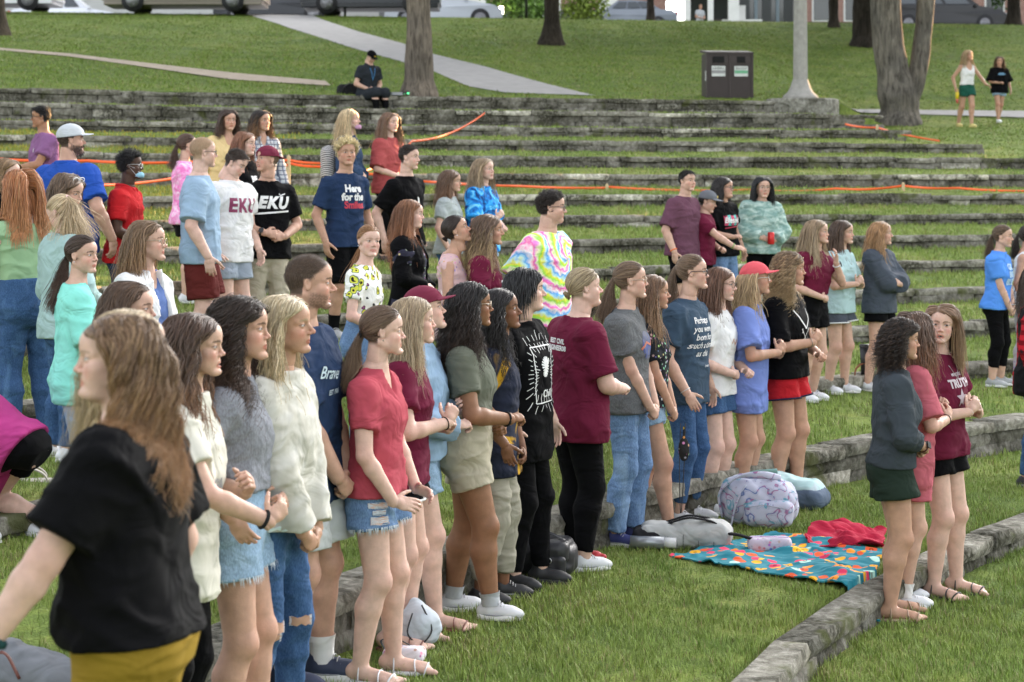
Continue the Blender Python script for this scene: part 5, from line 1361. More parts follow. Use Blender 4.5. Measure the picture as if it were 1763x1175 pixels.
# -- front row (standing on the lowest strip, facing right)
g=pp('brunette in cream top wringing her raised hands, black band on wrist',330,536,-1,485,yaw=-5,hd=-5,skin=LT,face='fo',hair=dict(st='long',c=(.075,.042,.028),tip=(.30,.15,.07),len=46,wave=.9,part=1,gs=.45),top=dict(m=CRM,e=.022,hem=-.12,box=.8),bot=bkl(),armL='chest',armR=((.20,.06,.055),(-.5,.9,-.4),(.55,-.45,.65),(.6,.7,0),'clasp'),shoes=SB,acc=[('band',-1,BAND,.007)])
text(g,'GA',.06,ink((.25,.25,.25)),-.06,.12*g.H,bold=.003)
g=pp('woman with long dark curly hair, grey t-shirt and frayed light denim shorts',428,508,-1,462,yaw=-8,hd=-8,skin=WARM,face='f',hair=dict(st='curly',c=(.030,.018,.013),tip=(.075,.04,.025),len=44,wave=1.4,freq=.42,vol=1.5,xf=.2),top=dict(m=HEA,e=.018,hem=-.0,box=.5,tuck=1),bot=dict(k='shorts',m=DENL,len=.42,flare=.022,fray=1,waist=.075),armL='clasp',armR=((.03,.18,.03),(-.8,.5,0),(.5,-.2,-.8),(0,1,0),'relax'),shoes=SN)
g=pp('blonde woman in oatmeal sweatshirt and ripped blue skinny jeans',487,504,-1,448,yaw=-14,hd=-12,skin=TN,face='f',hair=dict(st='long',c=(.42,.33,.20),tip=(.55,.42,.25),hi=(.65,.55,.38),len=34,wave=.4,xf=.0,hf=.45),top=dict(n='sweatshirt',m=cloth((.47,.455,.40),'pools',(.54,.53,.49)),e=.028,sl=1.93,box=.8,hem=-.035,se=.022),bot=dict(k='jeans',m=DEN2,e=.005,waist=.06),armL='low',armR='low',shoes=SB)
text(g,'follow',.075,ink((.62,.72,.70)),.05,-.005*g.H,bold=.0015,shear=.3,back='r',rot=-.5)
# knee rips
def rips(g,side,lst):
    hip,K,an,_=g.leg[side]; V,Q=g.bot; bv=BVHTree.FromPolygons([tuple(map(float,v)) for v in V],Q.tolist()); rs=np.random.default_rng(4)
    for (t,wd,hgt,yo) in lst:
        b=MB();c=hip+(K-hip)*t if t<=1 else K+(an-K)*(t-1)
        def pr(u,v):
            o=c+np.array([.55*.5,-.83*.5,v])+np.array([.83,.55,0])*(u+yo); h=bv.ray_cast(Vector(o),Vector((-.55,.83,0)).normalized(),2); return np.array(h[0])+np.array([.55,-.83,0])*.003 if h[0] else None
        G=[[pr(u,v) for u in np.linspace(-wd/2,wd/2,7)] for v in np.linspace(-hgt/2,hgt/2,5)]
        if any(p is None for r in G for p in r): continue
        G=np.array(G); G[[0,-1]]+= rs.normal(0,.003,G[[0,-1]].shape); b.grid(G)
        r_=b.build('rip',flat('knee_skin',tuple(g.s['skin']),.5,.08),g.bot_o,True)
        ths=[]
        for i in range(11):
            v=-hgt/2+hgt*i/10; a=pr(-wd/2,v);c2=pr(wd/2,v+rs.normal(0,.004))
            if a is not None and c2 is not None: ths+=[a,(a+c2)/2+np.array([.003,-.004,-.003]),c2] if i%2==0 else [c2,(a+c2)/2+np.array([.003,-.004,.002]),a]
        b2=MB(); b2.tube(np.array(ths)+[.002,-.003,0],.0012,4,False); b2.build('loose_thread',cloth((.62,.66,.70)),r_,False)
rips(g,-1,[(.97,.11,.04,0.01),(1.07,.09,.03,0.01),(.30,.06,.03,.0)])
rips(g,1,[(1.0,.09,.035,0)])
g=pp('tall man with buzzed hair and short beard, navy t-shirt and pale cargo shorts',540,434,-1,400,yaw=-14,hd=4,sex='m',w=1.12,skin=WARM,face='mo',hair=dict(st='buzz',c=(.085,.055,.038),hi=(.17,.115,.08),len=1.7),fo=dict(beard=(.07,.04,.028),beard_a=.7),top=dict(m=NAVY,e=.022,box=.8,sl=.8,se=.025,hem=-.10),bot=dict(k='shorts',m=cloth((.50,.52,.52)),len=.78,flare=.035,e=.022),armL='low',armR='low',shoes=('sneaker',flat('navy_shoe',(.03,.04,.08),.6),SOLE),sock=WHc,sockh=.2)
text(g,'Brave',.075,ink((.5,.62,.68)),-.06,.20*g.H,bold=.001,shear=.4,rot=-.1); text(g,'EST 1906',.03,ink((.5,.62,.68)),-.02,.155*g.H,bold=.001)
gc=pp('woman in coral v-neck t-shirt and ripped denim shorts with low brown ponytail',664,523,-1,394,yaw=-10,hd=6,skin=PL,face='fs',hair=dict(st='pony',c=(.115,.07,.045),hi=(.2,.13,.085),tip=(.3,.2,.12),tie=(-10.0,0,-1.6),len=28,band=BAND),top=dict(m=COR,e=.012,hem=-.03,neck='v',box=.35,sl=.6,tuck=0),bot=dict(k='shorts',m=DEN,len=.40,flare=.028,fray=1,waist=.05),armL='hip',armR='hip',shoes=('sandal',WS,SOLE),acc=[('earring',METAL)])
rips(gc,-1,[(.10,.09,.02,0),(.18,.06,.016,.0),(.27,.08,.03,0)])
g=pp('woman with fine blonde hair over maroon t-shirt, fist raised, just behind the coral shirt',706,509,-1,368,yaw=-8,hd=6,skin=PL,face='fs',hair=dict(st='long',c=(.33,.25,.16),tip=(.5,.4,.26),len=36,wave=.3,part=2),top=dict(m=MAR,e=.018,hem=-.06,box=.6),bot=dict(k='shorts',m=BK,len=.36,flare=.03,trim=WHc),armL='chest',armR='fistup',shoes=SDb,acc=[('band',-1,BAND,.0025)])
g=pp('woman in maroon cap and pale blue sweatshirt with light denim shorts',735,491,-1,352,yaw=-8,hd=5,hp=8,skin=PL,face='fo',hair=dict(st='pony',c=(.07,.045,.03),cap=1,tie=(-9.5,0,-3)),top=dict(n='sweatshirt',m=cloth((.28,.40,.55)),e=.026,sl=1.9,box=.7,hem=-.03,se=.02),bot=dict(k='shorts',m=DENL,len=.5,flare=.015,waist=.06),armL='chest',armR='out',shoes=SDb,acc=[('cap',MAR2,False,WHc)],footR=(.07,.05,0,5),footL=(-.04,.07,0,10))
g=pp('woman in olive green t-shirt and khaki shorts with glasses and wavy black hair',818,484,-1,344,yaw=-6,hd=8,w=1.22,skin=BR,face='fo',hair=dict(st='long',c=(.012,.010,.010),tip=(.05,.028,.018),hi=(.03,.022,.02),len=42,wave=1.3,freq=.45,vol=1.7,xf=.4),top=dict(m=cloth((.125,.135,.105)),e=.012,hem=-.0,box=.2,sl=.62,tuck=1),bot=dict(k='shorts',m=KH,len=.48,flare=.012,waist=.07),armL='clasp',armR='out',shoes=SN,sock=LGREY,sockh=.08,acc=[('glasses',METAL),('band',-1,BAND,.006)],footR=(.09,.05,0,5),footL=(-.04,.07,0,10))
g=pp('girl in dark and gold t-shirt with wavy black hair, behind the olive t-shirt',862,494,-1,332,yaw=-4,hd=-6,hp=6,skin=BR2,face='f',hair=dict(st='long',c=(.014,.011,.011),len=44,wave=1.1,freq=.5,vol=1.4),top=dict(m=cloth((.018,.022,.04),'pools2',(.45,.25,.02)),e=.018,hem=-.12,box=.8),bot=dict(k='trousers',m=KH2,len=.85),armL='low',armR=((.07,.17,.0),(-.8,.5,0),(.3,-.1,-1),(0,1,0),'relax'),shoes=SB)
g=pp('person with short black hair, oversized black t-shirt with white sunburst print, black boots',912,460,-1,320,yaw=-22,hd=4,w=1.05,skin=PL,face='fhs',hair=dict(st='bob',c=(.010,.009,.010),hi=(.03,.03,.032),len=15,wave=.1,xf=3.6,vol=1.5,tip=(.010,.009,.010),line=.6),top=dict(m=BK,e=.026,hem=-.13,box=.9,sl=.85,se=.03),bot=dict(k='jeans',m=BK,e=.005),armL='down',armR=((.03,.165,.0),(-.8,.6,0),(.25,.0,-1),(0,1,0),'relax'),shoes=('boot',BLs,BLs),acc=[('band',-1,BAND,.0035)])
po=[]
for a,b_ in(((-.095,.14),(-.085,-.16)),((-.085,-.16),(.085,-.16)),((.085,-.16),(.095,.14)),((.095,.14),(-.095,.14))): po+=line2([a,b_],.006)
rs=np.random.default_rng(2)
for i in range(64):
    a=i/64*6.283; ca,sa=math.cos(a),math.sin(a); k_=min(.10/max(abs(ca),.01),.17/max(abs(sa),.01)); r0_=k_*rs.uniform(.62,.8) if i%2 else k_*1.06; r1_=k_*(.98) if i%2 else k_*rs.uniform(1.15,1.4)
    po+=line2([(ca*r0_,sa*r0_*.95),(ca*r1_,sa*r1_*.95)],.0035)
for i in range(20): a=i/20*6.283; po+=line2([(0,.03),(.042*math.cos(a),.03+.055*math.sin(a))],.009)
decal(g,po,W_,-.03,.15*g.H); text(g,'Chill',.055,W_,-.005,.15*g.H-.115,bold=.001)
gb=pp('woman with braided blonde updo, maroon t-shirt lettered on the back and black leggings',1003,458,-1,304,yaw=26,hd=12,w=1.36,skin=PL,face='fh',hair=dict(st='bun',c=(.28,.21,.125),hi=(.5,.4,.25),tie=(-9.8,0,-3.2),br=2.8,hf=.4),top=dict(m=MAR,e=.016,hem=-.10,box=.7,sl=.8,se=.016),bot=bkl(len=.93),armL='clasp',armR='out',shoes=('sneaker',WS,SOLE))
text(gb,'BEST CIVIL\nENGINEER08',.038,W_,.0,.215*gb.H,bold=.0015,back=True)
g=pp('woman with glasses in charcoal t-shirt with faded blue print and bootcut jeans',1092,448,-1,286,yaw=-20,hd=0,skin=LT,face='f',hair=dict(st='pony',c=(.14,.088,.055),tie=(-9.8,0,2.2),len=32,hi=(.25,.17,.1)),top=dict(m=HEAD,e=.016,hem=-.065,box=.6),bot=dict(k='jeans',m=DEN,flare=.022,e=.009),armL='low',armR='low',shoes=('sneaker',flat('blue_shoe',(.05,.06,.2),.6),SOLE),acc=[('glasses',METAL)])
el=[np.array([(.085*math.cos(a),.085*math.sin(a)) for a in np.linspace(0,6.283,25)[:-1]])]
decal(g,el,cloth((.075,.10,.26),'pools',(.16,.165,.2)),0,.175*g.H,off=.002); decal(g,line2([(-.10,-.02),(-.03,.02),(.04,.0),(.11,.05)],.014),ink((.42,.12,.07)),0,.175*g.H,off=.0045)
g=pp('woman with long light brown hair in black floral blouse and denim shorts',1128,471,-1,279,yaw=-14,hd=-2,skin=TN,face='f',hair=dict(st='long',c=(.17,.10,.06),tip=(.36,.22,.12),len=44,wave=.4),top=dict(n='blouse',m=cloth((.016,.018,.022),'speck',(.35,.35,.33)),e=.016,hem=-.03),bot=dict(k='shorts',m=DENL,len=.35,flare=.015),armL='low',armR='low',shoes=SDw,footR=(.10,.05,0,5),footL=(-.05,.07,0,10)); g_strap=g
g=pp('smiling woman with dark-rimmed glasses and high ponytail in slate blue lettered t-shirt and cropped jeans',1190,436,-1,269,yaw=-24,hd=-8,w=1.12,skin=LT,face='fs',hair=dict(st='pony',c=(.15,.095,.06),tie=(-9.2,0,4.8),len=36,band=WHc,hi=(.24,.16,.1),wave=.9),top=dict(m=SLATE,e=.018,hem=-.08,box=.5,sl=.72),bot=dict(k='jeans',m=DEN2,len=.84,e=.005),armL='down',armR=((.07,.14,-.03),(-.8,.6,0),(.55,-.1,-.8),(.3,.8,.3),'relax'),shoes=SN,acc=[('glasses',BLK,.0022),('band',-1,SILV,.003)])
text(g,'Perhaps\nyou were\nborn for\nsuch a time\nas this',.055,W_,-.045,.17*g.H,bold=.0008,shear=.3,line=.95); text(g,'ESTHER 4:14',.018,W_,.03,.06*g.H)
g=pp('woman with glasses and straight auburn-brown hair in white t-shirt and cuffed denim shorts',1240,459,-1,261,yaw=-26,hd=-24,skin=PL,face='fo',hair=dict(st='long',c=(.13,.065,.04),len=34,wave=.15,tip=(.16,.08,.05)),top=dict(m=WHc,e=.016,hem=-.045),bot=dict(k='shorts',m=DEN2,len=.42),armL='out',armR='clasp',shoes=SN,sock=BK,sockh=.1,acc=[('glasses',BLK)])
decal(g,line2([(-.05,0),(-.02,.03),(.01,-.01),(.05,.02)],.012),ink((.5,.25,.15)),0,.17*g.H)
g=pp('woman in pink baseball cap and long periwinkle t-shirt, blonde hair, fingers laced',1296,450,-1,256,yaw=-16,hd=-6,hp=6,skin=TN,face='fo',hair=dict(st='long',c=(.40,.28,.16),tip=(.5,.37,.2),len=38,wave=.5,cap=1),top=dict(m=cloth((.17,.235,.55)),e=.026,hem=-.14,box=.9,sl=.78,se=.02),bot=dict(k='shorts',m=cloth((.55,.55,.56)),len=.40,flare=.02,trim=WHc),armL='chest',armR='chest',shoes=SN,acc=[('cap',cloth((.62,.10,.12)),False),('glasses',SILV)])
g=pp('woman with curly blonde hair in black arrow-print t-shirt and red sport shorts',1364,432,-1,250,yaw=-28,hd=-8,skin=TN,w=1.05,face='f',hair=dict(st='curly',c=(.16,.10,.06),tip=(.46,.33,.18),hi=(.4,.28,.16),len=36,wave=1.5,freq=.55,gs=.15),top=dict(m=BK,e=.02,hem=-.035,box=.6,sl=.9),bot=dict(k='shorts',m=cloth((.42,.015,.022)),len=.42,flare=.035,waist=.03,trim=cloth((.02,.02,.05))),armL='out',armR='chest',shoes=SDk,acc=[('band',-1,METAL,.003),('earring',SILV)])
decal(g,line2([(-.06,.06),(.06,-.06)],.006)+line2([(-.06,-.06),(.06,.06)],.006),W_,0,.13*g.H); text(g,'L     V\n\n    C',.045,W_,0,.13*g.H,bold=.0005)
decal(g,line2([(-.10,.19),(-.06,.12),(.0,.06)],.012)+line2([(.10,.19),(.06,.12),(.0,.06)],.012),W_,0,.13*g.H)
# -- three women at the lower right
g=pp('woman with shoulder-length dark curls, charcoal half-zip pullover and dark green shorts',1550,548,-2,322,yaw=-4,hd=-2,w=1.1,skin=TN,face='f',hair=dict(st='curls',c=(.020,.013,.011),hi=(.07,.04,.025),len=21,wave=1.25,freq=.85,vol=2.2,xf=0,dens=1.5,spread=1.6),top=dict(n='pullover',m=cloth((.045,.055,.065)),e=.016,sl=1.55,hem=-.02,box=.45,neck='polo'),bot=dict(k='shorts',m=cloth((.018,.030,.022)),len=.42,flare=.04,waist=.05),armL='clasp',armR='clasp',shoes=('sandal',flat('tan_strap',(.4,.28,.2),.5),SOLE),acc=[('watch',-1,flat('watch_strap',(.10,.02,.02),.5))])
g=pp('auburn-haired woman in long dusty rose t-shirt between two companions, fist raised',1570,534,-2,313,yaw=8,hd=52,skin=LT,face='f',hair=dict(st='long',c=(.10,.055,.035),tip=(.27,.12,.06),len=38,wave=.5),top=dict(m=cloth((.44,.11,.14)),e=.03,hem=-.16,box=1,sl=.85,se=.02),bot=dict(k='shorts',m=BK,len=.3),armL='fistup',armR='chest',shoes=SN,sock=WHc,sockh=.12,acc=[('band',-1,BAND,.0025)])
g=pp('woman in maroon TRUTH t-shirt and black shorts turning to talk, face toward us',1631,522,-2,306,yaw=-34,hd=-104,skin=PL,face='fo',hair=dict(st='long',c=(.20,.12,.075),tip=(.42,.29,.17),len=36,wave=.1,part=-2.5,xf=1.6,spread=.4),top=dict(m=MAR,e=.018,hem=-.05,box=.7),bot=dict(k='shorts',m=BK,len=.38,flare=.03),armL='chest',armR='chest',shoes=SDk,acc=[('necklace',SILV)])
text(g,'TRUTH',.062,ink((.5,.42,.46)),0,.205*g.H,bold=.003); text(g,'MINISTRIES',.022,ink((.5,.42,.46)),0,.235*g.H,bold=.0008)
star=np.array([(.055*(1 if i%2==0 else .42)*math.sin(i*math.pi/5),.055*(1 if i%2==0 else .42)*math.cos(i*math.pi/5)) for i in range(10)])
decal(g,[np.array([(0,0),star[i],star[(i+1)%10]]) for i in range(10)],ink((.45,.38,.42)),0,.155*g.H); text(g,'CMS',.05,ink((.5,.42,.46)),0,.095*g.H,bold=.003)
# -- second row, right
g=pp('woman with long blonde hair in maroon t-shirt and black shorts, hand raised to her chin',1405,377,0,206,yaw=-38,hd=-28,skin=LT,face='f',hair=dict(st='long',c=(.30,.21,.13),tip=(.42,.32,.2),len=46,wave=.15),top=dict(m=MAR,e=.016,hem=.01,tuck=1,sl=.55),bot=dict(k='shorts',m=BK,len=.42,flare=.025,waist=.075),armL='face',armR='clasp',shoes=SN,acc=[('watch',1,WHT)])
g=pp('woman with brown hair in pale aqua t-shirt and grey white-edged running shorts',1450,378,0,200,yaw=-38,hd=-26,skin=LT,face='f',hair=dict(st='long',c=(.075,.045,.03),len=33,wave=.3,tip=(.14,.08,.05)),top=dict(m=cloth((.42,.58,.60)),e=.022,hem=-.06,box=.9,sl=.7,se=.016),bot=dict(k='shorts',m=cloth((.07,.08,.10)),len=.42,flare=.04,trim=WHc),armL='chest',armR='chest',shoes=SN,acc=[('necklace',SILV)])
g=pp('woman with long strawberry blonde hair, arms crossed in a dark grey sweatshirt',1522,380,0,197,yaw=-28,hd=-14,skin=LT,face='f',hair=dict(st='long',c=(.34,.19,.09),tip=(.42,.26,.13),len=44,wave=.6),top=dict(n='sweatshirt',m=cloth((.065,.078,.10)),e=.032,sl=1.93,box=.9,hem=-.07,se=.026),bot=dict(k='shorts',m=BK,len=.4,flare=.03),armL='cross',armR='cross',shoes=SN)
g=pp('woman in bright blue t-shirt lettered BIG BLUE and black capri leggings, hands clasped',1723,386,0,190,yaw=-28,hd=-26,w=1.12,skin=LT,face='f',hair=dict(st='pony',c=(.11,.07,.045),tie=(-9.5,0,2.5),len=28),top=dict(m=cloth((.09,.27,.75)),e=.012,hem=-.05,box=.4),bot=bkl(len=.68),armL='low',armR='low',shoes=SG,acc=[('watch',1,WHT)])
text(g,'GO\nBIG\nBLUE',.075,ink((.42,.6,.8)),0,.17*g.H,bold=.004,line=.9)
g=pp('woman in white tank top with dark ponytail cut off by the right edge',1768,386,0,187,yaw=-20,hd=-16,skin=TN,face='f',hair=dict(st='pony',c=(.03,.02,.015),tie=(-9.2,0,4),len=30),top=dict(n='tank_top',m=WHc,e=.01,neck='tank',sl=0,hem=-.04),bot=dict(k='leggings',m=cloth((.5,.45,.5),'speck',(.4,.3,.45))),armL='down',armR='down',shoes=SG,acc=[('band',-1,WHT,.006)])
g=pp('person in red and black plaid flannel shirt, mostly outside the right edge',1792,452,-1,240,yaw=-10,hd=-5,skin=LT,face='f',hair=dict(st='long',c=(.05,.03,.02)),top=dict(n='flannel_shirt',m=cloth((.42,.015,.025),'plaid'),e=.028,sl=1.9,hem=-.12,box=.9,se=.02),bot=dict(k='jeans',m=DEN2),armL='clasp',armR='down',shoes=SB)
# -- left side, standing higher
g=pp('woman in mint green v-neck t-shirt with long dark ponytail and lips pressed',146,402,0,330,yaw=20,hd=-22,skin=LT,w=1.08,face='f',hair=dict(st='pony',c=(.055,.034,.024),tie=(-10,0,-1),len=36,wave=.8,tip=(.12,.06,.04)),top=dict(m=cloth((.24,.68,.58)),e=.018,hem=-.10,box=.6,sl=.9,neck='v'),bot=dict(k='jeans',m=DENL),armL='clasp',armR='clasp',shoes=SN,acc=[('earring',SILV)])
g=pp('woman with wire glasses in white cardigan over a blue top, half-up light brown hair',262,379,0,320,yaw=-18,hd=-8,skin=LT,face='f',hair=dict(st='long',c=(.17,.105,.06),tip=(.33,.19,.09),len=36,wave=.3,back=1,xf=-.5),top=dict(n='blouse',m=cloth((.10,.16,.36)),e=.008,neck='v',hem=-.05),over=dict(m=WHc),bot=dict(k='jeans',m=DEN2),armL='clasp',armR='clasp',shoes=SN,acc=[('glasses',METAL)])
g=pp('long-haired redhead in sage green sleeveless top and jeans, back to the camera',42,290,1,280,yaw=128,hd=140,hp=-12,skin=PL,w=1.1,face='f',hair=dict(st='long',c=(.36,.135,.05),tip=(.48,.22,.09),hi=(.5,.26,.12),len=42,wave=.2,vol=.9,spread=.5,dens=1.6),top=dict(n='sleeveless_top',m=cloth((.30,.46,.27)),e=.008,sl=0,hem=.0,box=.1,tuck=1,neck='wide'),bot=dict(k='jeans',m=DEN2,e=.008,waist=.075),armL=((.16,.12,.03),(-.3,1,-.5),(.8,.2,-.2),(.3,.8,.2),'relax'),armR='out',shoes=SN)
g=pp('blonde woman with pink scrunchie half ponytail in grey-blue jacket, bending her head away',122,324,1,290,yaw=38,hd=150,hp=-28,skin=PL,face='f',hoff=(-.02,0,0),hair=dict(st='pony',c=(.42,.31,.18),hi=(.62,.5,.33),tie=(-9.5,0,5.5),len=34,wave=1.2,spread=1.8,band=cloth((.75,.5,.5)),hf=.45),top=dict(n='jacket',m=cloth((.33,.47,.46)),e=.026,sl=1.9,box=.8,hem=-.08,se=.022),bot=dict(k='jeans',m=DEN2),armL='clasp',armR='clasp',shoes=SN)
g=pp('brown-haired woman with white sunglasses pushed up on her hair, behind the blonde with the scrunchie',122,298,1,267,yaw=-5,hd=-22,hp=-15,skin=LT,face='f',hair=dict(st='long',c=(.13,.085,.055),len=34,wave=.5),top=dict(m=HEA),bot=dict(k='jeans',m=DEN2),armL='clasp',armR='clasp',shoes=SN,acc=[('shades',WHT)])
g=pp('woman at the far left edge with only forehead and light brown hair showing',12,272,2,235,yaw=0,hd=-30,skin=PL,face='f',hair=dict(st='long',c=(.24,.15,.08),len=34),top=dict(m=BK),bot=dict(k='jeans',m=DEN2),armL='down',armR='down',shoes=SN)
g=pp('broad man in royal blue polo shirt and pale grey cap seen from behind, dark beard',126,213,2,226,yaw=62,hd=16,sex='m',w=1.28,skin=WARM,face='mh',hair=dict(st='short',c=(.07,.045,.03),len=1.5,cap=1),fo=dict(beard=(.05,.03,.02),beard_a=.95),top=dict(n='polo_shirt',m=cloth((.02,.075,.36)),e=.022,box=.7,neck='polo',sl=.75,se=.022,hem=-.08),bot=dict(k='trousers',m=KH),armL='clasp',armR=((.04,.19,-.02),(-.8,.5,0),(.2,-.1,-1),(0,1,0),'relax'),shoes=SB,acc=[('cap',cloth((.50,.53,.56)),False),('beard',HAIR and flat('beard_hair',(.04,.024,.018),.6),2.2)])
g=pp('young man in mauve pocket t-shirt with black hair and glasses, top left, walking left',68,181,4,182,yaw=-150,hd=-166,sex='m',skin=(.36,.19,.115),face='m',hair=dict(st='short',c=(.010,.009,.009),len=5,comb=(.9,.1,.4),lift=.5),top=dict(m=cloth((.22,.10,.22)),e=.02,box=.7),bot=dict(k='jeans',m=DENL),armL='phone',armR='clasp',shoes=SB,acc=[('glasses',BLK),('watch',-1,BLK)])
text(g,'1',.05,W_,.06,.20*g.H,bold=.003)
g=pp('man in red polo shirt with blue face mask pulled down to his chin',222,260,2,224,yaw=-6,hd=-3,sex='m',skin=DK,w=1.05,face='m',hair=dict(st='afro',c=(.008,.007,.007),hi=(.02,.018,.018),len=5.2),fo=dict(lip=(.12,.05,.045)),top=dict(n='polo_shirt',m=cloth((.50,.018,.022)),e=.018,box=.5,neck='polo',sl=.7),bot=dict(k='trousers',m=DEND),armL='clasp',armR='clasp',shoes=SB,acc=[('mask',cloth((.30,.55,.68)),-8.0),('glasses',SILV)])
g=pp('girl in pink tie-dye t-shirt with brown ponytail, half hidden behind the light blue t-shirt',326,229,3,190,yaw=15,hd=20,skin=LT,face='f',hair=dict(st='pony',c=(.09,.05,.035),tie=(-10,0,0),len=26),top=dict(m=cloth((.8,.4,.66),'pinkdye'),e=.02,box=.6,sl=.8),bot=dict(k='shorts',m=BK),armL='clasp',armR='out',shoes=SN)
g=pp('tall balding sandy-haired man in light blue t-shirt and brick red shorts, arms hanging',356,234,2,228,yaw=2,hd=20,sex='m',w=1.12,skin=PL,face='m',hair=dict(st='buzz',c=(.40,.27,.17),len=1.3),fo=dict(beard=(.35,.2,.12),beard_a=.4),top=dict(m=cloth((.27,.38,.50)),e=.024,box=.8,sl=.85,se=.022,hem=-.07),bot=dict(k='shorts',m=cloth((.10,.018,.016)),len=.85,flare=.035,e=.02),armL='down',armR='down',shoes=SG,sock=WHc,acc=[('glasses',BLK)])
g=pp('man in white t-shirt lettered EKU and grey shorts, looking down',404,248,2,218,yaw=-32,hd=-18,hp=-28,sex='m',w=1.05,skin=PL,face='m',hair=dict(st='short',c=(.05,.035,.026),len=4.5,comb=(.9,.2,.4)),top=dict(m=WHc,e=.02,box=.7,hem=-.08),bot=dict(k='shorts',m=cloth((.32,.37,.44)),len=.6,flare=.02),armL=((.06,.14,-.02),(-.8,.6,0),(.4,-.1,-.9),(0,1,0),'relax'),armR=((.05,.16,-.03),(-.8,.6,0),(.2,-.1,-.9),(0,1,0),'relax'),shoes=SG,acc=[('band',-1,WHT,.006)])
text(g,'EKU',.15,ink((.22,.03,.09)),0,.185*g.H,bold=.006,space=1.15)
g=pp('man in black t-shirt lettered EKU with backwards maroon cap, khaki trousers, hands clasped, talking',462,250,2,213,yaw=-58,hd=-140,sex='m',hp=6,skin=WARM,face='mo',hair=dict(st='short',c=(.2,.13,.08),len=1.6,cap=1),top=dict(m=BK,e=.018,box=.6,sl=.75,hem=-.075),bot=dict(k='trousers',m=KH),armL='clasp',armR='clasp',shoes=SB,acc=[('cap',MAR2,True),('watch',-1,BLK)])
text(g,'EKU',.13,W_,0,.195*g.H,bold=.007,shear=.25,space=1.15); decal(g,line2([(-.15,-.09),(.0,-.076),(.15,-.062)],.014),W_,0,.195*g.H)
decal(g,line2([(-.03,.012),(-.02,-.004),(.03,.012)],.008),W_,.085,.235*g.H)
g=pp('girl with strawberry hair in black lettered t-shirt, squeezed behind the white EKU shirt',428,226,3,188,yaw=-35,hd=-25,skin=PL,face='fh',hair=dict(st='long',c=(.22,.10,.055),len=34,wave=.1),top=dict(m=BK,e=.016),bot=dict(k='jeans',m=DEN2),armL='clasp',armR='down',shoes=SN)
text(g,'BE\nLEGAL',.075,W_,0,.17*g.H,bold=.004)
g=pp('woman with straight brown hair in pale yellow blouse, top of the left block',390,188,4,168,yaw=-62,hd=-62,skin=WARM,face='f',hair=dict(st='long',c=(.045,.026,.018),tip=(.10,.055,.035),len=32,wave=.2,xf=2.5),top=dict(n='blouse',m=cloth((.68,.52,.26)),e=.02,neck='v',sl=.9,se=.02),bot=dict(k='jeans',m=DEN2),armL='down',armR='down',shoes=SN)
g=pp('woman with dark ombre hair in white checked shirt, top of the left block',452,189,4,166,yaw=-50,hd=-44,skin=WARM,face='f',hair=dict(st='long',c=(.018,.012,.010),tip=(.32,.17,.08),len=38,wave=.8,gs=.3,xf=1.8),top=dict(n='checked_shirt',m=cloth((.55,.58,.62),'check',(.16,.18,.24)),e=.022,sl=1.9,neck='v'),bot=dict(k='jeans',m=DEN2),armL='down',armR='down',shoes=SN)
# magenta bending girl
g=pp('girl in magenta t-shirt and black shorts bending forward at the left edge, red hair hanging',44,640,0,342,yaw=168,hd=175,H=1.6,skin=PL,face='f',hp=-50,lean=54,pz=.31,px=.10,pose='bend',hair=dict(st='long',c=(.42,.15,.05),tip=(.55,.25,.1),len=30,wave=.5),top=dict(m=cloth((.42,.045,.20)),e=.02,hem=-.04,box=.6),bot=dict(k='shorts',m=BK,len=.40,flare=.02,e=.010,wr=.001),armL=((.34,.06,.20),(0,1,0),(1,0,-.3),(0,1,0),'relax'),armR=((.34,.06,.20),(0,1,0),(1,0,-.3),(0,1,0),'relax'),shoes=SN,footL=(.12,.09,0,5),footR=(-.02,.07,0,5),sock=WHc,sockh=.08)
# -- middle block
g=pp('blonde woman in dark denim jacket with a mask pulled under her chin',607,187,4,163,yaw=-10,hd=-8,skin=PL,face='f',hair=dict(st='long',c=(.52,.40,.24),tip=(.6,.46,.27),len=40,wave=.3,xf=0),top=dict(n='denim_jacket',m=DEND,e=.03,sl=1.9,hem=-.03,box=.7,se=.02,neck='polo'),bot=dict(k='jeans',m=DEN2),armL='clasp',armR='clasp',shoes=SN,acc=[('mask',cloth((.5,.28,.42)),-8.4)]); g_bag=g
g_cam=pp('woman in dusty red t-shirt and black leggings, camera hanging from her neck',674,193,4,160,yaw=-30,hd=-46,skin=PL,w=1.05,face='f',hair=dict(st='long',c=(.16,.095,.06),tip=(.3,.19,.11),len=44,wave=.4,xf=2),top=dict(m=cloth((.36,.075,.075)),e=.026,sl=.95,box=.9,hem=-.07,se=.02),bot=bkl(),armL='clasp',armR='clasp',shoes=SB)
g=pp('young man with curly platinum blond hair in navy lettered t-shirt and black shorts',600,239,2,200,yaw=-48,hd=-72,sex='m',skin=TN,w=.92,face='m',hair=dict(st='afro',c=(.62,.50,.26),hi=(.8,.7,.45),len=5.5,turn=7,cr=1.4),fo=dict(browc=(.2,.13,.08)),top=dict(m=NAVY,e=.016,box=.4,sl=.75),bot=dict(k='shorts',m=BK,len=.95,flare=.03),armL='down',armR='down',shoes=SG,sock=BK,sockh=.3)
text(g,'Here\nfor the',.085,W_,0,.205*g.H,bold=.004,line=.85); text(g,'Smiles',.085,ink((.5,.03,.06)),.01,.205*g.H-.105,bold=.003)
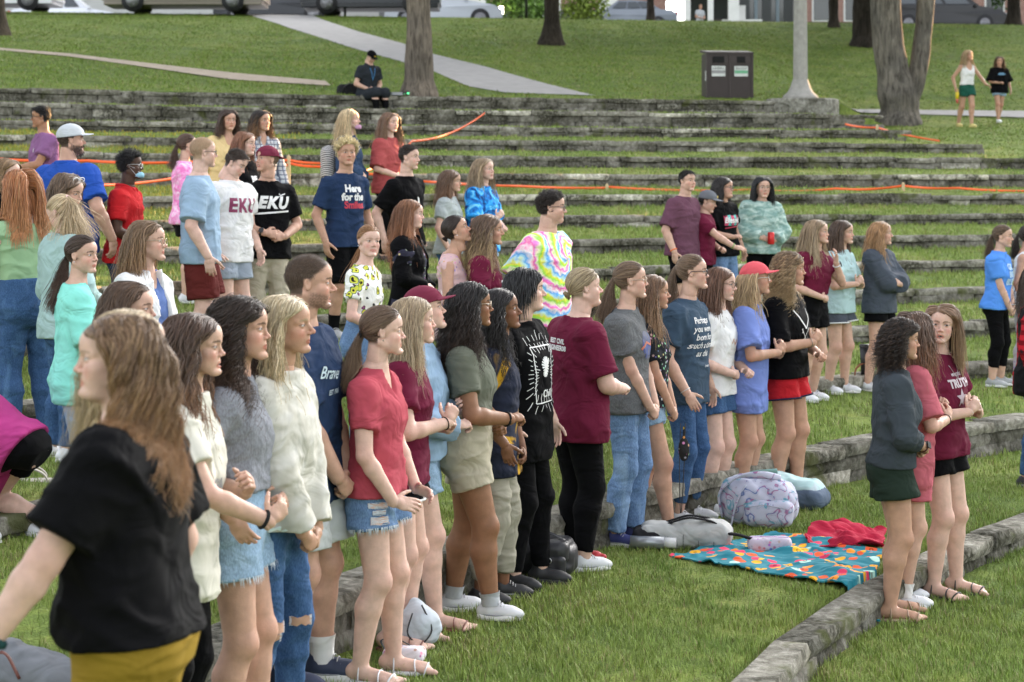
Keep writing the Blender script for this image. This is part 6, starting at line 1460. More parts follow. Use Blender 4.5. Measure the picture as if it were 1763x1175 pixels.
g=pp('young man with short dark hair in black t-shirt with white three-bar logo',706,248,2,192,yaw=-34,hd=-20,sex='m',skin=PL,w=.96,face='m',hair=dict(st='short',c=(.03,.02,.016),len=4,comb=(.9,.1,.5),lift=.5),top=dict(m=BK,e=.018,box=.5,sl=.8),bot=dict(k='shorts',m=BK,len=.8),armL='back',armR='back',shoes=SB)
for i in range(3): decal(g,[np.array([(-.07+i*.045,-.05),(-.035+i*.045,-.05),(-.035+i*.045+.0,-.05+.0),(-.045+i*.04,.0+i*.03),(-.075+i*.04,.018+i*.03)])],W_,0,.15*g.H)
g=pp('woman with wavy brown hair in light grey t-shirt, beside the blue tie-dye',780,291,2,187,yaw=-8,hd=-12,skin=LT,face='f',hair=dict(st='long',c=(.12,.07,.045),tip=(.25,.13,.07),len=34,wave=.5),top=dict(m=cloth((.38,.42,.42)),e=.02,box=.6),bot=dict(k='jeans',m=DEN2),armL='clasp',armR='down',shoes=SN)
g=pp('woman with long ash blonde hair in bright blue tie-dye t-shirt, rubbing her hands',836,271,2,184,yaw=-28,hd=-34,skin=PL,face='fo',hair=dict(st='long',c=(.29,.21,.13),tip=(.36,.27,.17),len=42,wave=.3),top=dict(m=cloth((.05,.3,.8),'bluedye'),e=.026,box=.9,sl=.95,hem=-.09,se=.02),bot=dict(k='shorts',m=DENL,len=.45),armL='out',armR='chest',shoes=SN)
g=pp('girl in white butterfly print t-shirt looking toward the camera, long strawberry ponytail, jeans',634,385,0,268,yaw=-16,hd=-62,skin=PL,w=.95,face='fs',hair=dict(st='pony',c=(.30,.15,.07),tie=(-10.3,0,-2),len=34,hi=(.45,.27,.14)),fo=dict(brow_a=.4),top=dict(m=cloth((.8,.8,.75),'butterfly'),e=.012,hem=.0,box=.3,sl=.6,tuck=1),bot=dict(k='jeans',m=DEN,waist=.08),armL='out',armR='clasp',shoes=SN,acc=[('earring',SILV)])
g=pp('woman with long straight auburn hair in black cardigan over floral top',714,343,1,233,yaw=-10,hd=-8,skin=PL,w=1.12,face='fh',hair=dict(st='long',c=(.20,.085,.04),tip=(.42,.17,.07),hi=(.34,.16,.08),len=48,wave=.15),top=dict(n='floral_top',m=cloth((.03,.03,.05),'speck',(.5,.35,.35)),e=.008,neck='v'),over=dict(m=BK),bot=dict(k='jeans',m=DEN2),armL='clasp',armR='clasp',shoes=SN)
g=pp('woman with dark low bun in pink floral sleeveless top gazing upward',790,368,0,250,yaw=-12,hd=-4,hp=18,skin=TN,w=.95,face='f',hair=dict(st='bun',c=(.030,.019,.015),tie=(-9.8,0,-2.5),br=2.3),top=dict(n='sleeveless_top',m=cloth((.62,.42,.42),'speck',(.5,.2,.25)),e=.008,neck='v',sl=0),bot=dict(k='shorts',m=DEN),armL='clasp',armR='clasp',shoes=SN,acc=[('earring',WHT)])
g=pp('woman with long wavy dark-blonde hair in maroon t-shirt, right of the dark bun',842,367,0,249,yaw=-12,hd=-6,skin=TN,face='f',hair=dict(st='long',c=(.12,.075,.05),tip=(.48,.34,.18),len=46,wave=1.1,gs=.3),top=dict(m=MAR,e=.016),bot=dict(k='shorts',m=DEN),armL='clasp',armR='clasp',shoes=SN,acc=[('necklace',SILV)])
text(g,'EKU',.07,W_,0,.17*g.H,bold=.003)
g=pp('man with short dark curls and glasses in rainbow tie-dye t-shirt and khaki shorts',950,328,0,241,yaw=-30,hd=-6,sex='m',w=1.2,skin=LT,face='mh',hair=dict(st='afro',c=(.020,.014,.012),hi=(.05,.035,.028),len=3.2,cr=1.0,turn=6),fo=dict(beard=(.3,.17,.12),beard_a=.35),top=dict(m=cloth((.5,.5,.5),'rainbow'),e=.026,box=.9,sl=.9,se=.028,hem=-.07),bot=dict(k='shorts',m=KH,len=.85),armL='back',armR='back',shoes=SG,acc=[('glasses',BLK,.002)])
# -- four people, upper right block
g=pp('boy in mauve t-shirt with black fringe and orange wristband',1182,292,2,180,yaw=-30,hd=-48,sex='m',w=1.1,skin=LT,face='m',hair=dict(st='short',c=(.014,.011,.011),len=5.5,comb=(.9,.5,.3)),top=dict(m=cloth((.13,.055,.085)),e=.022,box=.8,sl=.85),bot=dict(k='shorts',m=BK,len=.9),armL='down',armR='down',shoes=SB,acc=[('band',-1,flat('orange_band',(.8,.16,.03),.5),.006)])
g=pp('small boy in grey cap and maroon shirt reaching out his hand',1215,327,2,178,yaw=-20,hd=-20,hp=-14,sex='m',skin=LT,w=1.08,face='m',hair=dict(st='short',c=(.02,.015,.012),len=2.5,cap=1),top=dict(m=MAR,e=.02,box=.8),bot=dict(k='shorts',m=BK,len=.9),armL='out',armR=((.27,.04,.06),(-.2,.8,-.7),(.95,-.2,-.1),(.1,.6,.8),'relax'),shoes=SB,acc=[('cap',cloth((.15,.16,.18)),False,flat('gold_badge',(.6,.42,.05),.5)),('band',-1,flat('green_band',(.1,.35,.05),.5),.004)])
g=pp('woman with dark hair and glasses in black t-shirt with pink and teal script',1250,304,2,175,yaw=-42,hd=-28,w=1.15,skin=WARM,face='fh',hair=dict(st='long',c=(.018,.014,.013),len=30,wave=.5),top=dict(m=BK,e=.012,box=.4),bot=dict(k='jeans',m=DEN),armL='down',armR='out',shoes=SN,acc=[('glasses',BLK)])
for i,c in enumerate([(.5,.05,.12),(.1,.45,.42),(.5,.05,.12),(.1,.45,.42),(.4,.05,.1)]): decal(g,[np.array([(-.11+i*.045,-.05),(-.065+i*.045,-.05),(-.065+i*.045,.045+.01*(i%2)),(-.11+i*.045,.05)])],ink(c),0,.18*g.H,off=.002)
text(g,'Blessed',.075,W_,0,.18*g.H,bold=.002,shear=.2,off=.0055); decal(g,line2([(-.10,-.075),(.10,-.06)],.012),ink((.4,.04,.08)),0,.18*g.H)
g_red=pp('woman with very long black hair and glasses in sage sweater, holding red can',1313,304,2,172,yaw=-68,hd=-78,skin=LT,face='f',w=1.08,hair=dict(st='long',c=(.010,.010,.012),hi=(.03,.03,.034),len=42,wave=.05,xf=2.8,spread=.5),top=dict(n='sweater',m=cloth((.3,.4,.37),'sage'),e=.03,sl=1.93,box=.9,hem=-.06,se=.028),bot=bkl(),armL='clasp',armR='clasp',shoes=SB,acc=[('glasses',METAL)])
# -- far people
g_sit=pp('man in black cap and dark polo sitting on the top wall, head bowed',634,93,13,FPX/(Yat(634,13)+.16),yaw=-48,hd=-50,hp=-35,H=1.62,sex='m',skin=LT,face='m',pz=.035,px=.0,lean=10,pose='bend',hair=dict(st='short',c=(.05,.03,.02),len=1.5,cap=1),top=dict(n='polo_shirt',m=cloth((.022,.026,.032)),e=.018,box=.5,neck='polo'),bot=dict(k='jeans',m=BK),armL='clasp',armR='clasp',shoes=SB,acc=[('cap',BK,False,flat('gold_badge',(.6,.42,.05),.5)),('lanyard',cloth((.08,.25,.5)))],footL=(.27,.06,-.40,5),footR=(.27,.06,-.40,5),kneeL=(1,.1,1),kneeR=(1,-.1,1))
g_wk=pp('woman walking in white sleeveless top and dark green shorts, sunlit blonde hair',1667,86,None,84,yaw=-70,hd=-55,skin=TN,face='fs',hair=dict(st='long',c=(.36,.25,.14),tip=(.5,.36,.2),len=38,wave=1.0,vol=1.4),top=dict(n='sleeveless_top',m=WHc,e=.006,sl=0,hem=.015,box=.1,neck='tank'),bot=dict(k='shorts',m=cloth((.015,.085,.06)),len=.42,flare=.03,waist=.07),armL=((.16,.18,.03),(-.5,.8,-.4),(.6,.6,-.3),(0,.6,.8),'relax'),armR=((.0,.18,-.02),(-.8,.5,0),(.2,0,-1),(0,1,0),'grip'),shoes=('sneaker',YEs,YEs),footL=(.07,.03,0,5),footR=(-.12,.05,.01,5))
g=pp('woman walking in oversized black t-shirt and denim shorts at the right edge',1722,97,None,82,yaw=-78,hd=-100,skin=TN,face='fs',hair=dict(st='long',c=(.07,.035,.02),tip=(.2,.09,.04),len=32,wave=.5),top=dict(m=BK,e=.03,box=1,sl=.95,hem=-.08,se=.03),bot=dict(k='shorts',m=DENL,len=.4,flare=.02),armL='down',armR='out',shoes=SN,footL=(-.1,.03,0,5),footR=(.08,.05,0,5))
decal(g,[np.array([(-.09,0),(-.04,.035),(.04,.035),(.09,0),(.05,-.015),(-.05,-.015)])],ink((.10,.22,.34)),0,.20*g.H,off=.006)
for d in DIAG: 
    if d[1]<1.5 or d[1]>1.86 or (d[3] is not None and not d[3]<=d[2]<d[3]+1.05): print('CHK',d)
# ---------------------------------------------------------------- bags, blankets and other things on the ground
def at(x,y,z):
    """world point seen at picture position x,y lying at height z"""
    Y=(ZC-z)*FPX/(y-YH); return np.array([px(x,Y),Y,z])
def sdf(name,lo,hi,h,fn,mat,parent=None,nz=0,seed=0,smooth=True):
    F=Fld(lo,hi,h,big=.05); fn(F)
    if nz: F.noise(nz,11,seed); F.noise(nz*.5,26,seed+1)
    V,Q=F.nets(); return mk(name,V,[Q],mat,parent,smooth)
def strap(name,pts,r,mat,parent,sq=.35,n=6):
    P=np.array(pts,float); m=24; s=np.linspace(0,len(P)-1,m); Q=np.stack([np.interp(s,np.arange(len(P)),P[:,i]) for i in range(3)],-1)
    for _ in range(4): Q[1:-1]=Q[:-2]*.25+Q[1:-1]*.5+Q[2:]*.25
    b=MB(); b.tube(Q,r,n,sq=sq); return b.build(name,mat,parent,True)
LEA=flat('black_leather',(.022,.022,.026),.45,.2,20); 
# dark rucksack
c=at(935,992,0); r=empty('backpack',c,R_(-14),'black leather rucksack with buckled flap lying on the grass by the black boots','backpack')
sdf('bag_body',(-.26,-.2,-.01),(.26,.2,.27),.0085,lambda F:(F.rbox((0,0,.105),(.185,.115,.10),.07,0),F.ell((-.02,0,.14),(.17,.12,.09),.05)),LEA,r,.008,3)
sdf('flap',(-.2,-.22,.05),(.26,.2,.28),.008,lambda F:(F.rbox((.06,-.03,.15),(.105,.125,.07),.05,0),),LEA,r,.005,5)
sdf('pocket',(-.1,-.25,-.01),(.22,.0,.2),.008,lambda F:F.rbox((.07,-.125,.085),(.085,.04,.06),.03,0),LEA,r,.004,7)
strap('strap',[(-.2,-.05,.02),(-.22,-.05,.14),(-.08,-.09,.24),(.05,-.08,.26),(.14,-.06,.21)],.013,LEA,r); strap('strap',[(.05,-.17,.14),(.06,-.185,.06),(.02,-.2,.01),(-.1,-.22,.01)],.010,flat('dark_brown_strap',(.05,.03,.02),.5),r)
b=MB(); th=np.linspace(0,6.283,13); b.tube(np.array([(.07+.016*math.cos(a),-.172,.115+.016*math.sin(a)) for a in th]),.003,5,False); b.build('buckle',SILV,r,True)
c=at(1012,968,0); o=sdf('water_bottle',(-.13,-.05,-.01),(.13,.05,.09),.006,lambda F:(F.cap((-.09,0,.035),(.05,0,.035),.035,.033,.0),F.cap((.05,0,.035),(.095,0,.035),.018,.018,.01)),flat('red_white_plastic',(.5,.03,.04),.4),None); o.location=c; o.rotation_euler=(0,0,R_(-20)); tag(o,'small red drink bottle lying beside the black rucksack','bottle')
# small denim bag
c=at(1035,918,0); r=empty('drawstring_bag',c,R_(10),'small blue denim bag with a round white button badge on its flap','bag')
DB=cloth((.055,.10,.21),'denim',(.12,.2,.34))
sdf('bag_body',(-.16,-.12,-.01),(.16,.12,.22),.007,lambda F:(F.rbox((0,0,.08),(.10,.075,.075),.05,0),F.ell((0,0,.12),(.09,.07,.06),.03)),DB,r,.006,2)
sdf('flap',(-.14,-.14,.05),(.14,.1,.24),.007,lambda F:F.rbox((0,-.02,.14),(.085,.075,.035),.03,0),DB,r,.004,4)
b=MB(); b.tube(np.array([(0,-.095,.135),(0,-.102,.135)]),.016,14); b.build('button',WHT,r,True)
# grey-white backpack on its side
c=at(1180,942,0); r=empty('backpack',c,R_(-6),'grey and black backpack lying flat with a steel water bottle in its side pocket','backpack')
BG=cloth((.42,.43,.42)); BKc=cloth((.02,.02,.022))
sdf('bag_body',(-.36,-.18,-.01),(.32,.2,.2),.009,lambda F:(F.rbox((0,0,.075),(.27,.13,.07),.06,0),F.ell((.1,0,.10),(.18,.12,.07),.05)),BG,r,.009,8)
sdf('front_pocket',(-.36,-.2,-.01),(.1,.15,.17),.009,lambda F:F.rbox((-.22,-.02,.06),(.09,.13,.06),.05,0),BKc,r,.006,9)
for yy in(-.05,.04): strap('strap',[(-.12,yy,.14),(.02,yy-.02,.19),(.16,yy-.03,.17),(.27,yy,.10)],.02,BKc,r,.3)
strap('strap',[(.22,-.08,.10),(.32,-.13,.10),(.44,-.12,.06),(.46,-.02,.05),(.36,.02,.06)],.022,BKc,r,.4)
for i in range(4): strap('seam',[(-.1+.09*i,-.135,.02),(-.1+.09*i,-.13,.09),(-.08+.09*i,-.07,.148)],.004,BKc,r)
b=MB(); b.tube(np.array([(-.32,-.15,.05),(-.12,-.16,.05)]),.037,14); bo=b.build('bottle_pocket',flat('steel',(.33,.35,.37),.35,metal=.6),r,True)
b=MB(); b.tube(np.array([(-.12,-.16,.05),(-.05,-.163,.05)]),.031,14); b.build('bottle_cap',WHT,r,True)
# paisley backpack
PAIS,t,bb=nodes('paisley_fabric'); v=mapping(t); wv=N(t,'ShaderNodeTexWave',wave_type='RINGS'); wv.inputs['Scale'].default_value=5.5; wv.inputs['Distortion'].default_value=9; wv.inputs['Detail'].default_value=1.5; wv.inputs['Detail Scale'].default_value=2.2; L(t,v,wv.inputs['Vector'])
nn=noise(t,9,2,v,1); ca=ramp(t,nn.outputs[0],[(.4,(.10,.15,.34)),(.5,(.34,.10,.22)),(.6,(.12,.32,.42))]); fa=ramp(t,wv.outputs['Fac'],[(.0,(1,1,1)),(.14,(0,0,0)),(.30,(0,0,0)),(.36,(.8,.8,.8)),(.42,(0,0,0))]); L(t,mixc(t,fa.outputs[0],(.47,.49,.60),ca.outputs[0]),bb.inputs['Base Color']); bb.inputs['Roughness'].default_value=.85
c=at(1308,905,0); r=empty('backpack',c,R_(-16),'full lavender backpack with a paisley pattern, front of the pile by the women\'s feet','backpack')
sdf('bag_body',(-.33,-.25,-.01),(.33,.25,.36),.0095,lambda F:(F.rbox((0,0,.15),(.235,.16,.14),.11,0),F.ell((-.04,0,.21),(.21,.17,.12),.06)),PAIS,r,.011,12)
sdf('front_pocket',(-.1,-.28,-.01),(.33,.0,.27),.009,lambda F:F.rbox((.08,-.14,.10),(.16,.075,.085),.06,0),PAIS,r,.007,14)
strap('strap',[(-.22,-.1,.06),(-.25,-.13,.22),(-.12,-.16,.33),(.06,-.12,.34),(.14,-.05,.31)],.024,PAIS,r,.35); strap('strap',[(-.15,-.19,.02),(-.12,-.2,.16),(-.06,-.18,.28)],.02,PAIS,r,.35)
strap('zip',[(-.06,-.213,.14),(.06,-.222,.165),(.2,-.2,.14)],.004,flat('zip',(.2,.2,.22),.4),r)
c=at(1345,872,0); r=empty('backpack',c,R_(-22),'mint and slate blue backpack lying behind the paisley one','backpack')
sdf('bag_body',(-.36,-.2,-.01),(.36,.22,.27),.0095,lambda F:(F.rbox((0,0,.10),(.28,.14,.09),.08,0),F.ell((-.08,0,.15),(.18,.14,.09),.05)),cloth((.42,.60,.60),'pools',(.48,.56,.60)),r,.009,21)
sdf('base_panel',(.0,-.22,-.01),(.38,.22,.2),.009,lambda F:F.rbox((.18,-.03,.07),(.14,.145,.065),.055,0),cloth((.09,.12,.17)),r,.006,23)
strap('strap',[(-.3,-.1,.04),(-.33,-.12,.16),(-.2,-.14,.23),(.0,-.10,.25)],.02,cloth((.3,.5,.48)),r,.4)
# pouch
c=at(1325,950,0); r=empty('pouch',c,R_(-4),'white and purple patterned zip pouch in front of the paisley backpack','pouch')
sdf('pouch_body',(-.17,-.11,-.01),(.17,.11,.12),.007,lambda F:F.rbox((0,0,.045),(.13,.075,.042),.035,0),cloth((.55,.5,.6),'speck',(.25,.06,.4)),r,.004,31); strap('zip',[(-.12,-.02,.088),(0,-.02,.092),(.12,-.02,.088)],.004,flat('zip',(.3,.1,.4),.5),r)
# blankets
def blanket(name,corners,mat,amp,label,cat,n=70,seed=1,z=0.014,th=.008):
    C=[np.array(q[:2]) for q in corners]; u=np.linspace(0,1,n)[:,None,None]; v=np.linspace(0,1,n)[None,:,None]
    G=(C[0]*(1-u)*(1-v)+C[1]*u*(1-v)+C[2]*u*v+C[3]*(1-u)*v)
    P=np.concatenate([G,np.zeros((n,n,1))],2); w1=snoise(P,3.3,seed,3); w2=snoise(P*[1,1.7,1],9,seed+3,2); edge=np.minimum(np.minimum(u,1-u),np.minimum(v,1-v))[...,0]
    G=G+np.stack([snoise(P,5,seed+7),snoise(P,5,seed+9)],-1)*.035
    zz=z+np.clip(w1*.5+.5,0,1)**2*amp+np.clip(w2,0,1)*amp*.35
    gl=gz(G[...,0],G[...,1]); zz=zz+np.minimum(gl,corners[0][2] if len(corners[0])>2 else 0)
    top=np.concatenate([G,zz[...,None]],-1); bot=top-[0,0,th]; b=MB(); b.grid(top)
    ring=lambda T:np.concatenate([T[0,:],T[1:,-1],T[-1,-2::-1],T[-2:0:-1,0]]) 
    a=ring(top);c_=ring(bot); b.grid(np.stack([np.concatenate([a,a[:1]]),np.concatenate([c_,c_[:1]])],1)); b.grid(bot[::-1])
    o=b.build(name,mat,None,True); return tag(o,label,cat)
OWL,t,bb=nodes('owl_print_fleece'); v=mapping(t,(1,1,0)); vo=N(t,'ShaderNodeTexVoronoi'); vo.inputs['Scale'].default_value=12.5; vo.inputs['Randomness'].default_value=.75; L(t,v,vo.inputs['Vector'])
hsv=N(t,'ShaderNodeSeparateColor'); L(t,vo.outputs['Color'],hsv.inputs[0]); pc=ramp(t,hsv.outputs[0],[(0,(.80,.10,.02)),(.22,(.85,.42,.01)),(.45,(.75,.04,.12)),(.62,(.9,.30,.02)),(.78,(.45,.75,.65)),(.9,(.9,.5,.02))],'CONSTANT')
fm=ramp(t,vo.outputs['Distance'],[(.40,(1,1,1)),(.47,(0,0,0))]); eye_=ramp(t,vo.outputs['Distance'],[(.0,(.9,.85,.7)),(.09,(.02,.02,.02)),(.16,(.02,.02,.02)),(.17,(1,1,1))],'CONSTANT')
x_=mixc(t,fm.outputs[0],(.012,.20,.26),mixc(t,.6,pc.outputs[0],mixc(t,1,pc.outputs[0],eye_.outputs[0],'MULTIPLY'))); L(t,x_,bb.inputs['Base Color']); bb.inputs['Roughness'].default_value=.95
blanket('blanket',[at(1150,962,0),at(1512,1028,0),at(1522,955,0),at(1330,925,0)],OWL,.065,'teal fleece blanket printed with orange and yellow owls, spread on the grass','blanket',90,3)
blanket('blanket',[at(1385,952,0),at(1520,955,0),at(1530,920,0),at(1405,918,0)],cloth((.40,.02,.05)),.13,'crumpled crimson red blanket behind the owl blanket','blanket',50,8)
blanket('cloth',[at(1645,634,TZ(0)+.0),at(1760,640,TZ(0)+.0),at(1775,606,TZ(0)),at(1655,604,TZ(0))],cloth((.72,.73,.78)),.14,'crumpled white cloth on the grass behind the woman in bright blue','cloth',40,12,z=TZ(0)*0+.02)
# pink pouch and white bag near the sandals
c=at(696,1140,0); r=empty('purse',c,R_(-12),'pink floral wristlet purse on the grass by the white sandals','purse')
sdf('purse_body',(-.14,-.09,-.01),(.14,.09,.1),.006,lambda F:F.rbox((0,0,.035),(.095,.06,.034),.03,0),cloth((.66,.62,.66),'speck',(.7,.06,.25)),r,.004,3); strap('strap',[(-.09,0,.05),(-.12,.02,.09),(-.06,.05,.1),(.02,.03,.07)],.006,BLs,r)
c=at(722,1112,0); r=empty('drawstring_bag',c,R_(15),'pale grey drawstring bag with black cord behind the sandals','bag')
sdf('bag_body',(-.16,-.14,-.01),(.16,.14,.24),.0075,lambda F:(F.ell((0,0,.085),(.11,.10,.10),.0),F.cap((0,0,.12),(-.02,.03,.20),.05,.03,.04)),cloth((.50,.55,.60)),r,.008,6); strap('cord',[(-.05,-.08,.17),(-.09,-.11,.08),(-.02,-.12,.02),(.05,-.1,.09),(.0,-.05,.2)],.004,BLs,r,1)
# left: cream tote, black bag, grey bag
zt=TZ(0); c=at(48,905,zt); r=empty('handbag',c,R_(12),'cream leather tote handbag with gold zip pull standing on the grass at the left edge','handbag')
CL=flat('cream_leather',(.52,.47,.43),.45,.08,8)
sdf('bag_body',(-.24,-.13,-.01),(.24,.13,.30),.0085,lambda F:(F.rbox((0,0,.12),(.19,.085,.12),.04,0),F.rbox((.04,0,.2),(.12,.06,.06),.04,.04)),CL,r,.006,2)
for yy in(-.06,.06): strap('handle',[(-.12,yy,.2),(-.13,yy,.3),(0,yy*1.4,.34),(.10,yy,.29),(.12,yy,.2)],.010,CL,r,.6)
b=MB(); b.tube(np.array([(-.12,-.10,.20),(-.12,-.105,.07)]),.006,6); b.build('zip_pull',flat('brass',(.5,.33,.1),.3,metal=.8),r,True)
c=at(82,1000,zt); r=empty('handbag',c,R_(80),'small black quilted bag hanging low just left of the nearest woman','bag')
sdf('bag_body',(-.12,-.06,-.01),(.12,.06,.22),.0075,lambda F:F.rbox((0,0,.10),(.085,.035,.095),.03,0),LEA,r,.003,2); strap('strap',[(-.07,0,.18),(-.08,0,.3),(.0,0,.42),(.08,0,.3),(.07,0,.18)],.006,LEA,r)
c=at(50,1190,zt); r=empty('bag',c,R_(-20),'grey nylon bag slumped on the grass at the lower left corner','bag')
sdf('bag_body',(-.27,-.2,-.01),(.27,.2,.22),.0095,lambda F:(F.ell((-.05,0,.08),(.17,.14,.10),.0),F.ell((.1,0,.06),(.13,.12,.08),.04)),cloth((.20,.21,.23)),r,.012,4); strap('handle',[(-.15,-.13,.06),(-.12,-.15,.16),(.0,-.15,.18),(.05,-.14,.08)],.010,BRs,r)
# brown handbag and tumbler on the second strip
zt=TZ(0); c=at(1487,690,zt); r=empty('handbag',c,R_(-8),'tan brown leather handbag with arched handles behind the white sneakers','handbag')
TLn=flat('tan_leather',(.26,.085,.03),.45,.15,8)
sdf('bag_body',(-.2,-.12,-.01),(.2,.12,.24),.009,lambda F:F.rbox((0,0,.09),(.125,.07,.09),.035,0),TLn,r,.004,2)
for yy in(-.05,.05): strap('handle',[(-.08,yy,.17),(-.075,yy,.28),(0,yy,.345),(.06,yy,.28),(.065,yy,.17)],.010,TLn,r,.6)
c=at(1489,664,zt+.0); r=empty('tumbler',(c[0]+.05,c[1]+.25,TZ(1)-.0),0,'tall black insulated tumbler standing on the stone wall behind the handbag','tumbler')
kf=float(kfof(np.array([r.location.x]),np.array([r.location.y]))[0]); 
Yt=Yat(1489,1)+.12; r.location=(px(1489,Yt),Yt,TZ(1)+.008)
b=MB(); b.lathe([(0,0),(.035,0),(.045,.24),(.0,.24)],20); b.build('tumbler_body',LEA,r,True); b=MB(); b.lathe([(.048,.235),(.048,.262),(.0,.264)],20); b.build('lid',BLK,r,True)
c=at(1150,830,TZ(0)); r=empty('shoes',(c[0],c[1]-.0,TZ(0)+.02),R_(20),'white paper and black cap lying on the wall top behind the denim legs','litter'); 
b=MB(); b.grid(np.array([[[x,y,.02+.02*math.sin(x*40+y*30)] for y in np.linspace(-.08,.08,6)] for x in np.linspace(-.12,.12,8)])); b.build('paper',WHc,r,True)
sdf('dark_lump',(-.2,-.12,-.01),(.05,.1,.1),.01,lambda F:F.ell((-.09,0,.03),(.06,.05,.04),0),BKc,r)
r.name='litter'
# striped bag on the blonde woman's back, camera, can, phone, keys, controller
def onperson(g,p): 
    v=g.pel+np.array(p)@g.T; return Vector(g.root.matrix_basis@Vector(v)) if False else Matrix.Translation(g.root.location)@Matrix.Rotation(g.root.rotation_euler[2],4,'Z')@Vector(v)
def heldat(g,sd=None):
    if sd is None: v=(g.hand[1][0]+g.hand[-1][0])/2+g.T[0]*.07
    else: w_,R,sc=g.hand[sd]; v=w_+np.array([.075,0,-.035])@R
    return Matrix.Translation(g.root.location)@Matrix.Rotation(g.root.rotation_euler[2],4,'Z')@Vector(v)
p=onperson(g_bag,(-.20,.02,.12*g_bag.H)); r=empty('backpack',p,g_bag.root.rotation_euler[2],'black and white striped bag worn on the back of the woman in the denim jacket','backpack')
sdf('bag_body',(-.16,-.2,-.24),(.12,.2,.24),.012,lambda F:F.rbox((0,0,0),(.085,.15,.19),.08,0),cloth((.6,.6,.6),'stripe',(.03,.03,.04)),r,.006,2); strap('strap',[(.05,-.1,.17),(.16,-.11,.2),(.26,-.11,.08),(.2,-.12,-.1)],.014,BLs,r)
p=onperson(g_cam,(.16,-.0,.02*g_cam.H)); r=empty('camera',p,g_cam.root.rotation_euler[2],'black camera hanging at the waist of the woman in the dusty red t-shirt','camera')
b=MB(); b.box((0,0,0),(.05,.13,.09)); b.box((0,0,.055),(.04,.05,.03)); b.build('camera_body',BLK,r); b=MB(); b.tube(np.array([(.02,0,-.005),(.09,0,-.005)]),.035,16); b.build('camera_lens',BLK,r,True)
strap('strap',[(0,.06,.04),(-.06,.06,.25),(-.10,.05,.42)],.006,flat('red_strap',(.3,.03,.04),.5),r); strap('strap',[(0,-.06,.04),(-.06,-.06,.25),(-.10,-.05,.42)],.006,BLs,r)
p=heldat(g_red); r=empty('can',(p[0],p[1],p[2]-.05),0,'red drink can held in both hands of the long black-haired woman','can'); b=MB(); b.lathe([(0,0),(.03,0),(.034,.01),(.034,.11),(.027,.122),(0,.12)],16); b.build('can_body',flat('red_can',(.55,.02,.02),.3,metal=.3),r,True); b=MB(); b.lathe([(0,.1205),(.024,.123),(.026,.122)],16); b.build('lid',SILV,r,True)
p=heldat(g_sit); r=empty('controller',p,g_sit.root.rotation_euler[2],'small black controller in the hands of the seated man','controller'); b=MB(); b.box((0,0,0),(.09,.15,.03)); b.box((.05,0,.03),(.02,.13,.07)); b.build('controller_body',BLK,r); b=MB(); b.box((.06,0,.035),(.002,.11,.055)); b.build('screen',flat('screen',(.03,.04,.06),.2),r)
p=heldat(g_strap); r=empty('keys',(p[0],p[1]-.03,p[2]-.08),0,'dark patterned pouch on a long strap below the floral blouse','keys')
sdf('pouch',(-.06,-.05,-.3),(.06,.05,.0),.007,lambda F:(F.ell((0,0,-.16),(.035,.02,.075),0),F.cap((0,0,-.02),(0,0,-.12),.006,.01,.01)),cloth((.03,.03,.03),'speck',(.5,.1,.08)),r); strap('strap',[(-.02,0,0),(-.03,0,-.3),(-.02,0,-.62),(.0,0,-.3),(.01,0,0)],.003,BLs,r,1)
p=heldat(g_wk,-1); r=empty('drink_bottle',(p[0],p[1],p[2]-.1),0,'yellow and red drink bottle carried by the walking woman in white','bottle'); b=MB(); b.lathe([(0,-.05),(.033,-.05),(.035,.08),(.012,.12),(.012,.15),(0,.15)],12); b.build('bottle_body',flat('yellow_bottle',(.75,.55,.02),.4),r,True); b=MB(); b.lathe([(0,-.14),(.02,-.14),(.028,-.055),(0,-.055)],10); b.build('tag_end',flat('red_tag',(.6,.1,.08),.5),r,True)
# black backpack next to the seated man, drone
Yb=Yat(640,13)+.15; z13=TZ(13); r=empty('backpack',(px(597,Yb),Yb+.25,z13),R_(20),'black backpack set on the top wall beside the seated man','backpack')
sdf('bag_body',(-.24,-.17,-.01),(.24,.17,.27),.015,lambda F:F.rbox((0,0,.11),(.18,.12,.11),.07,0),BKc,r,.008,3); strap('strap',[(-.15,-.1,.05),(-.12,-.16,.16),(.0,-.12,.24),(.08,-.05,.23)],.015,BLs,r)
r=empty('drone',(px(682,Yb),Yb+.15,z13+.02),R_(15),'small quadcopter drone with green lights lying on the top wall','drone')
b=MB(); b.box((0,0,.03),(.2,.1,.05)); b.build('drone_body',flat('drone_grey',(.3,.3,.32),.5),r)
for sx in(1,-1):
    for sy in(1,-1):
        b=MB(); b.tube(np.array([(sx*.08,sy*.03,.03),(sx*.17,sy*.13,.05)]),.01,6); b.lathe([(0,.05),(.018,.05),(.018,.075),(0,.078)],8,(sx*.17,sy*.13,0)); a_=b.build('arm',BLK,r)
        b=MB(); b.box((sx*.17,sy*.13,.08),(.15,.012,.003)); b.build('rotor',BLK,a_); b=MB(); b.lathe([(0,.02),(.016,.02),(.016,.045),(0,.047)],8,(sx*.17,sy*.13-.02,0)); b.build('led',flat('green_led',(.1,.9,.3),.4,emit=.6),a_)
